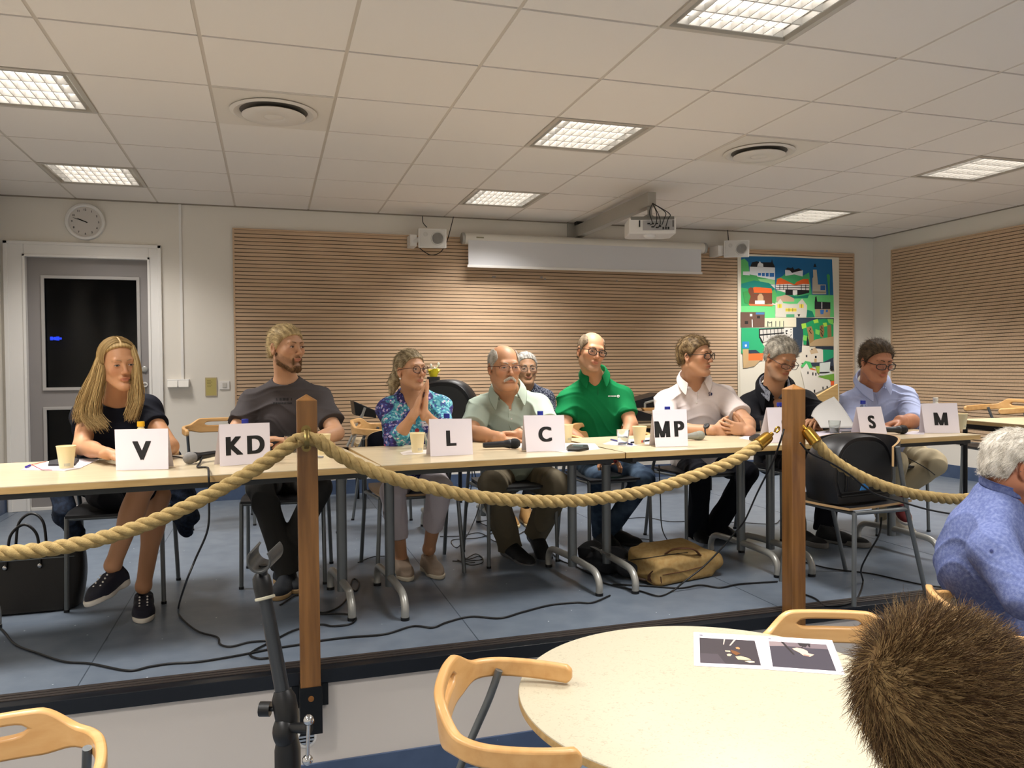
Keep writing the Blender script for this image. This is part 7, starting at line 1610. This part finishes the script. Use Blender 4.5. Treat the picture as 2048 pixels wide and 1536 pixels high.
M_lin = fabric('blue_linen', '5d6896', noise=((90, 90, 90), '7883ac', .4, .7), b=(300, .5, .002))
finish(P, H, 'a97054', M_lin, fabric('navy_jeans', '14192a'), ('round', .064), rosy=.5, fold=.0035, fseed=31)
collar(P, M_lin, rin=.074, hgt=.034, gap=.25, stand=True, name='stand_collar', dip=.03)
H.eyes(P.r, brow='b0aaa0'); H.glasses(P.r, '3a3a3c', r=.0012)
hair_obj(P, H, H.hairvol(.012, [(.12, .095), (.085, .080), (.07, .066), (.05, .050), (.03, .022), (.016, .0), (.008, -.015), (-.012, .030), (-.034, .020), (-.05, -.045), (-.13, -.050)], amp=.004, f=100), 'a8a092', 'dcd6ca', 5000, .022, .0006, (0, -.5, -.8), lift=.18, jit=.14, seed=15, seg=5)
dot(P, 'button', 1983, 1102, .0055, mat('blue_button', '3c4578', .4), off=.002)
# ---- short-haired head in the bottom right corner
P = Person('person with short brown hair seen from behind, bottom right corner', (1.62, -6.45, FL))
H = Head(dd(1936, 1455, .88), yaw=172, pitch=-12, roll=30, sc=1.03, w=1.05)
nk = H.P(0, -.05, -.20)
P.torso(nk+V3(.0, -.03, -.50), nk-CR*.20+V3(0, 0, -.06), nk+CR*.20+V3(0, 0, -.06), w=1.05, face=CF, nk=nk, up=.05)
H.body(P.B, nk, nr=.060)
cc_ = nk+V3(0, 0, -.05)
P.arm('A', cc_-CR*.24+V3(0, .06, -.28), cc_-CR*.16+V3(0, .30, -.36), .6).arm('B', cc_+CR*.24+V3(0, .06, -.28), cc_+CR*.16+V3(0, .30, -.36), .6)
hand(P.B, cc_-CR*.16+V3(0, .30, -.36), CF, (0, 0, -1), CR); hand(P.B, cc_+CR*.16+V3(0, .30, -.36), CF, (0, 0, -1), -CR)
P.leg(-1, P.p-CR*.12+CF*.42+V3(0, 0, .02), P.p-CR*.12+CF*.42+V3(0, 0, -.40)).leg(1, P.p+CR*.12+CF*.42+V3(0, 0, .02), P.p+CR*.12+CF*.42+V3(0, 0, -.40))
finish(P, H, 'a5604a', fabric('dark_tshirt', '2a2c33'), fabric('dark_jeans', '191c24'), ('round', .07), rosy=.3, fseed=37)
WH = np.array([-.032, -.080, .085])
def whorl2(l):
    o = l-WH; t = np.cross(np.tile([0, -.2, 1.], (len(l), 1)), o); return o/np.linalg.norm(o, axis=1)[:, None]+.55*t/(np.linalg.norm(t, axis=1)[:, None]+1e-6)
zhb = [(.12, .095), (.09, .088), (.075, .072), (.05, .05), (.03, .02), (.012, .0), (.002, -.02), (-.012, .005), (-.028, -.005), (-.04, -.040), (-.13, -.058)]
hair_obj(P, H, H.hairvol(.006, zhb, amp=.0008, f=200), '3c2a1a', '5c442b', 12000, .034, .00045, whorl2, lift=.42, jit=.13, seed=16, seg=5, name='hair', h=.003)
Vh = H.hairvol(.007, zhb, amp=.0008, f=200); hair_obj(P, H, Vh, '765a3a', 'a2875c', 6000, .032, .0004, whorl2, lift=.5, jit=.14, seed=17, seg=5, name='lighter_hair', h=.003)
dup(ch0, (1.66, -6.40, FL), math.radians(163), 'beech armchair under the person in the bottom right corner', GC)
# ------------------------------------------------------------------ stage monitors, bags, things at the back
M_shell = mat('moulded_black', '141416', .38, bump=(400, .3, .001)); M_mgr = mat('speaker_grille', '09090a', .6, bump=(1400, 1, .002))
def monitor(label, c, yaw, W_=.40, Hh=.385, D_=.27):
    r = thing('stage_monitor', label, 'loudspeaker', c, group='black stage monitors'); g = rot('Z', yaw); n = 30
    def ring(y, s, zo=0):
        o = [(-W_/2*s*.86, zo), ]
        for i in range(n+1):
            a = PI-PI*i/n; o.append((W_/2*s*math.copysign(abs(math.cos(a))**.75, math.cos(a)), .10+(Hh-.10)*s*abs(math.sin(a))**.8))
        o.append((W_/2*s*.86, zo)); return [V3(*(g@V3(x, y, z)))+V3(*c) for x, z in o]
    m = MB(); R_ = [ring(-D_/2, .96), ring(-D_/2+.015, 1.0), ring(0, 1.02), ring(D_/2-.05, .94), ring(D_/2, .80)]; K = n+3; vs = [p for q in R_ for p in q]
    m.add(vs, [(j*K+i, j*K+(i+1) % K, (j+1)*K+(i+1) % K, (j+1)*K+i) for j in range(4) for i in range(K)]+[tuple(range(K-1, -1, -1)), tuple(4*K+i for i in range(K))]); part(m, 'shell', M_shell, r, 50)
    m = MB(); q = ring(-D_/2-.004, .88, .03); m.prism(q, g@V3(0, .004, 0)); part(m, 'grille', M_mgr, r)
    m = MB(); o = V3(*c)+g@V3(-.005, -D_/2-.006, .072); T3 = [g@V3(x, 0, z)+o for x, z in ((-.032, -.018), (.032, -.018), (0, .038))]; m.prism(T3, g@V3(0, .002, 0)); part(m, 'blue_emblem', mat('emblem_blue', '2c6ea8', .3), r)
    m = MB(); T4 = [g@V3(x, -.001, z)+o for x, z in ((-.036, -.0205), (.036, -.0205), (.028, -.0165), (-.028, -.0165))]; m.prism(T4, g@V3(0, .002, 0)); part(m, 'emblem_rim', M_chrome, r)
    m = MB(); 
    for x in (-.13,): m.tube([g@V3(x, -D_/2-.006, .06)+V3(*c), g@V3(x, -D_/2-.012, .08)+V3(*c), g@V3(x, -D_/2-.012, .19)+V3(*c), g@V3(x, -D_/2-.006, .21)+V3(*c)], .008)
    part(m, 'handle_bar', M_black, r, 50)
    for z in (.035, .05): m = MB(); m.box((-.16, -D_/2-.01, z), (.16, -D_/2-.002, z+.006), R=g, o=c); part(m, 'rib', M_black, r)
    return r
monitor('black arched stage monitor with a blue triangle emblem on the shell chair', (3.53, -3.90, .452), math.radians(8), Hh=.315, D_=.22)
mt_ = ctable('low table at the back carrying a black monitor, behind the blouse woman', 1.72, -2.06, 2.42, -2.06, depth=.5, legs=(.15, -.15), z=.62, feet_to=.1, group=None)
mon2 = monitor('black arched stage monitor on a table behind the woman in the blouse', (2.02, -1.82, .621), math.radians(-28), W_=.44, Hh=.40, D_=.30)
# yellow paper with white tulips on the rear monitor
c = at(867, 748, Y=-1.60); r = thing('flower_vase', 'tall vase with yellow paper and white tulips behind the rear monitor', 'plant', (c[0], c[1], .621))
m = MB(); m.lathe([(.04, 0), (.05, .01), (.045, c[2]-.64)], c=(c[0], c[1], .621)); part(m, 'vase', mat('dark_vase', '2a2a2c', .4), r, 40)
m = MB(); n = 14; ri = []
for j, (rr_, z) in enumerate(((.022, -.03), (.032, .0), (.042, .03))): ri.append([(c[0]+rr_*(1+.22*(j == 2)*math.cos(5*a))*math.cos(a), c[1]+rr_*math.sin(a), c[2]+z+.010*(j == 2)*math.sin(3*a)) for a in np.arange(n)*2*PI/n])
m.add([p for q in ri for p in q], [(j*n+i, j*n+(i+1) % n, (j+1)*n+(i+1) % n, (j+1)*n+i) for j in range(2) for i in range(n)]+[tuple(range(n-1, -1, -1)), tuple(2*n+i for i in range(n))]); part(m, 'yellow_wrap', mat('yellow_paper', 'e2cf2a', .5), r)
for x, z, l in ((862, 732, 1), (877, 729, 1), (869, 738, 1)):
    t = at(x, z, Y=-1.50); m = MB(); m.tube(spline([c+V3(0, 0, .02), (c+t)/2+V3(.004, 0, .01), t], 10), .003, 6); part(m, 'stem', mat('pale_stem', 'b9c088', .6), r, 60)
    m = MB(); m.sphere(t, (.010, .010, .017), 12); part(m, 'tulip', mat('white_petal', 'e9e6d8', .5), r, 60)
# a side cupboard top under the flower pot
m = MB(); m.box((1.75, -1.72, 0), (2.15, -1.35, .0)) if False else None
# upturned chairs and folded tables at the back
def place(o, loc, e, label):
    d_ = dup(o, loc, 0, label, None); d_.rotation_euler = e; return d_
tb = simple_table('birch table against the back wall between the green and white polo men', (4.05, -.62, 0), 1.2, .7, .60, 0)
tb2 = simple_table('low birch table against the back wall left of the blouse woman', (1.95, -.55, 0), .9, .6, .52, 0)
def tipped(label, seat, Y_, legs, dep_=.28, bits=()):
    q = [at(x, y, Y=Y_) for x, y in seat]; c_ = sum(q)/len(q); r = thing('tipped_chair', label, 'chair', (c_[0], Y_+dep_/2, min(p[2] for p in q)), group='black chairs tipped up on the back tables')
    m = MB(); m.prism(q, (0, dep_, 0)); part(m, 'seat', M_ply, r, bevel=.004)
    for a_, b_ in legs: m = MB(); m.tube([at(*a_, Y=Y_-.01), at(*b_, Y=Y_-.01)], .0105, 10); part(m, 'leg', M_steel2, r, 50)
    for pts_, mm_ in bits: m = MB(); q = [at(x, y, Y=Y_-.03) for x, y in pts_]; m.prism(q, (0, .05, 0)); part(m, 'armrest', mm_, r, bevel=.003)
tipped('black chair tipped up on the low table left of the blouse woman', [(707, 802), (752, 821), (753, 836), (711, 831)], -.80, [((730, 815), (703, 893)), ((724, 830), (694, 893))])
tipped('black chair tipped up on the back table, upper one beside the green sleeve', [(1258, 812), (1270, 802), (1330, 786), (1332, 815), (1262, 816)], -.78, [((1290, 806), (1328, 796)), ((1290, 806), (1290, 816))], bits=[([(1286, 816), (1330, 815), (1330, 822), (1290, 822)], M_beech)])
tipped('black chair tipped up on the back table, lower one beside the green sleeve', [(1258, 818), (1272, 819), (1332, 838), (1332, 842), (1262, 842)], -.80, [((1271, 822), (1265, 850))])
# leaning board in the far corner
r = thing('leaning_board', 'wooden board leaning under the poster behind the jacket and blue shirt men', 'board', (6.1, -.5, 0))
p0, p1 = at(1635, 792, Y=-.5), at(1676, 768, Y=-.5)
m = MB(); m.prism([p0, p1, (p1[0]+.0, p1[1], 0.0), (p0[0], p0[1], 0.0)], (0, .03, 0)); part(m, 'board', M_edge, r)
# tan canvas bag lying on the stage
r = thing('canvas_bag', 'tan canvas rucksack with brown leather patches lying on the stage floor', 'bag', (2.93, -3.33, 0))
Vb = Vol(); ax_ = nrm(V3(.975, .22, 0)); ay_ = V3(-ax_[1], ax_[0], 0); tl_ = nrm(V3(0, 0, 1)-ay_*.12); R_ = np.array([ax_, nrm(np.cross(tl_, ax_)), tl_]); cb = V3(2.85, -3.405, .078)
Vb.rbox(cb, (.205, .130, .072), R_, .035); Vb.rbox(cb+ax_*.03+ay_*.06+V3(0, 0, .05), (.15, .075, .035), R_, .03, .03); Vb.cap(cb+ax_*.21+ay_*-.09, cb+ax_*.21+ay_*.10, .05, .045, .03)
Vb.ell(cb-ax_*.02-ay_*.05+V3(0, 0, .085), (.17, .02, .012), R_, .03, 's'); Vb.fn(folds(.004, 16, 41)); Vb.fn(lambda D, G: np.maximum(D, (.004-G[2]).astype(np.float32)+D*0))
v, F = Vb.mesh(.005); bag = mesh_obj('body', v, F, fabric('tan_canvas', 'a58a5a', b=(500, .6, .002), noise=((40, 40, 40), '98794a', .4, .7)), r)
bvh_ = BVHTree.FromPolygons([Vector(q) for q in v], [tuple(f) for f in F.tolist()])
class _B: pass
PB = _B(); PB.bvh = bvh_; PB.r = r
M_lth = mat('brown_leather', '4f2d17', .5, bump=(200, .4, .002))
decal(PB, 'leather_patch', [[(1296, 1150), (1306, 1141), (1322, 1154), (1323, 1166), (1310, 1168), (1296, 1160)]], M_lth, off=.004, th=.003)
decal(PB, 'leather_patch', [[(1410, 1112), (1424, 1116), (1432, 1135), (1430, 1152), (1416, 1160), (1414, 1140)]], M_lth, off=.004, th=.003)
seam(PB, 'zip', [(1262, 1120), (1300, 1116), (1340, 1110), (1375, 1106)], mat('dark_zip', '2f2718', .6), .003, .002)
seam(PB, 'seam', [(1325, 1150), (1365, 1143), (1410, 1132)], M_lth, .002, .001)
m = MB(); m.tube(spline([at(1330, 1108, Z=.14), at(1350, 1098, Z=.17), at(1385, 1098, Z=.17), at(1400, 1110, Z=.13)], 16), .012, 8, flat=(1, .4)); part(m, 'carry_handle', M_lth, r, 60)
# dark bag with straps left of it
r = thing('shoulder_bag', 'dark grey bag with loose straps lying under the table left of the canvas rucksack', 'bag', (2.62, -3.18, 0))
Vb = Vol(); Vb.ell((2.58, -3.22, .07), (.13, .10, .075), None, .03); Vb.ell((2.68, -3.36, .05), (.12, .07, .05), None, .05); Vb.ell((2.52, -3.12, .09), (.08, .07, .07), None, .04); Vb.fn(folds(.008, 30, 43)); Vb.fn(lambda D, G: np.maximum(D, (.004-G[2]).astype(np.float32)+D*0))
v, F = Vb.mesh(.005); mesh_obj('body', v, F, fabric('charcoal_bag', '26272a'), r)
m = MB(); m.tube(spline([(2.50, -3.20, .12), (2.46, -3.28, .16), (2.52, -3.36, .13), (2.60, -3.38, .10)], 20), .012, 8, flat=(1, .3)); part(m, 'strap', mat('grey_strap', '4b4a48', .7), r, 60)
m = MB(); m.tube(spline([(2.62, -3.42, .03), (2.66, -3.48, .02), (2.74, -3.47, .02), (2.76, -3.42, .03)], 20), .007, 8); part(m, 'buckle_strap', mat('brown_strap', '3c2a20', .6), r, 60)
# white table frame feet seen under the row
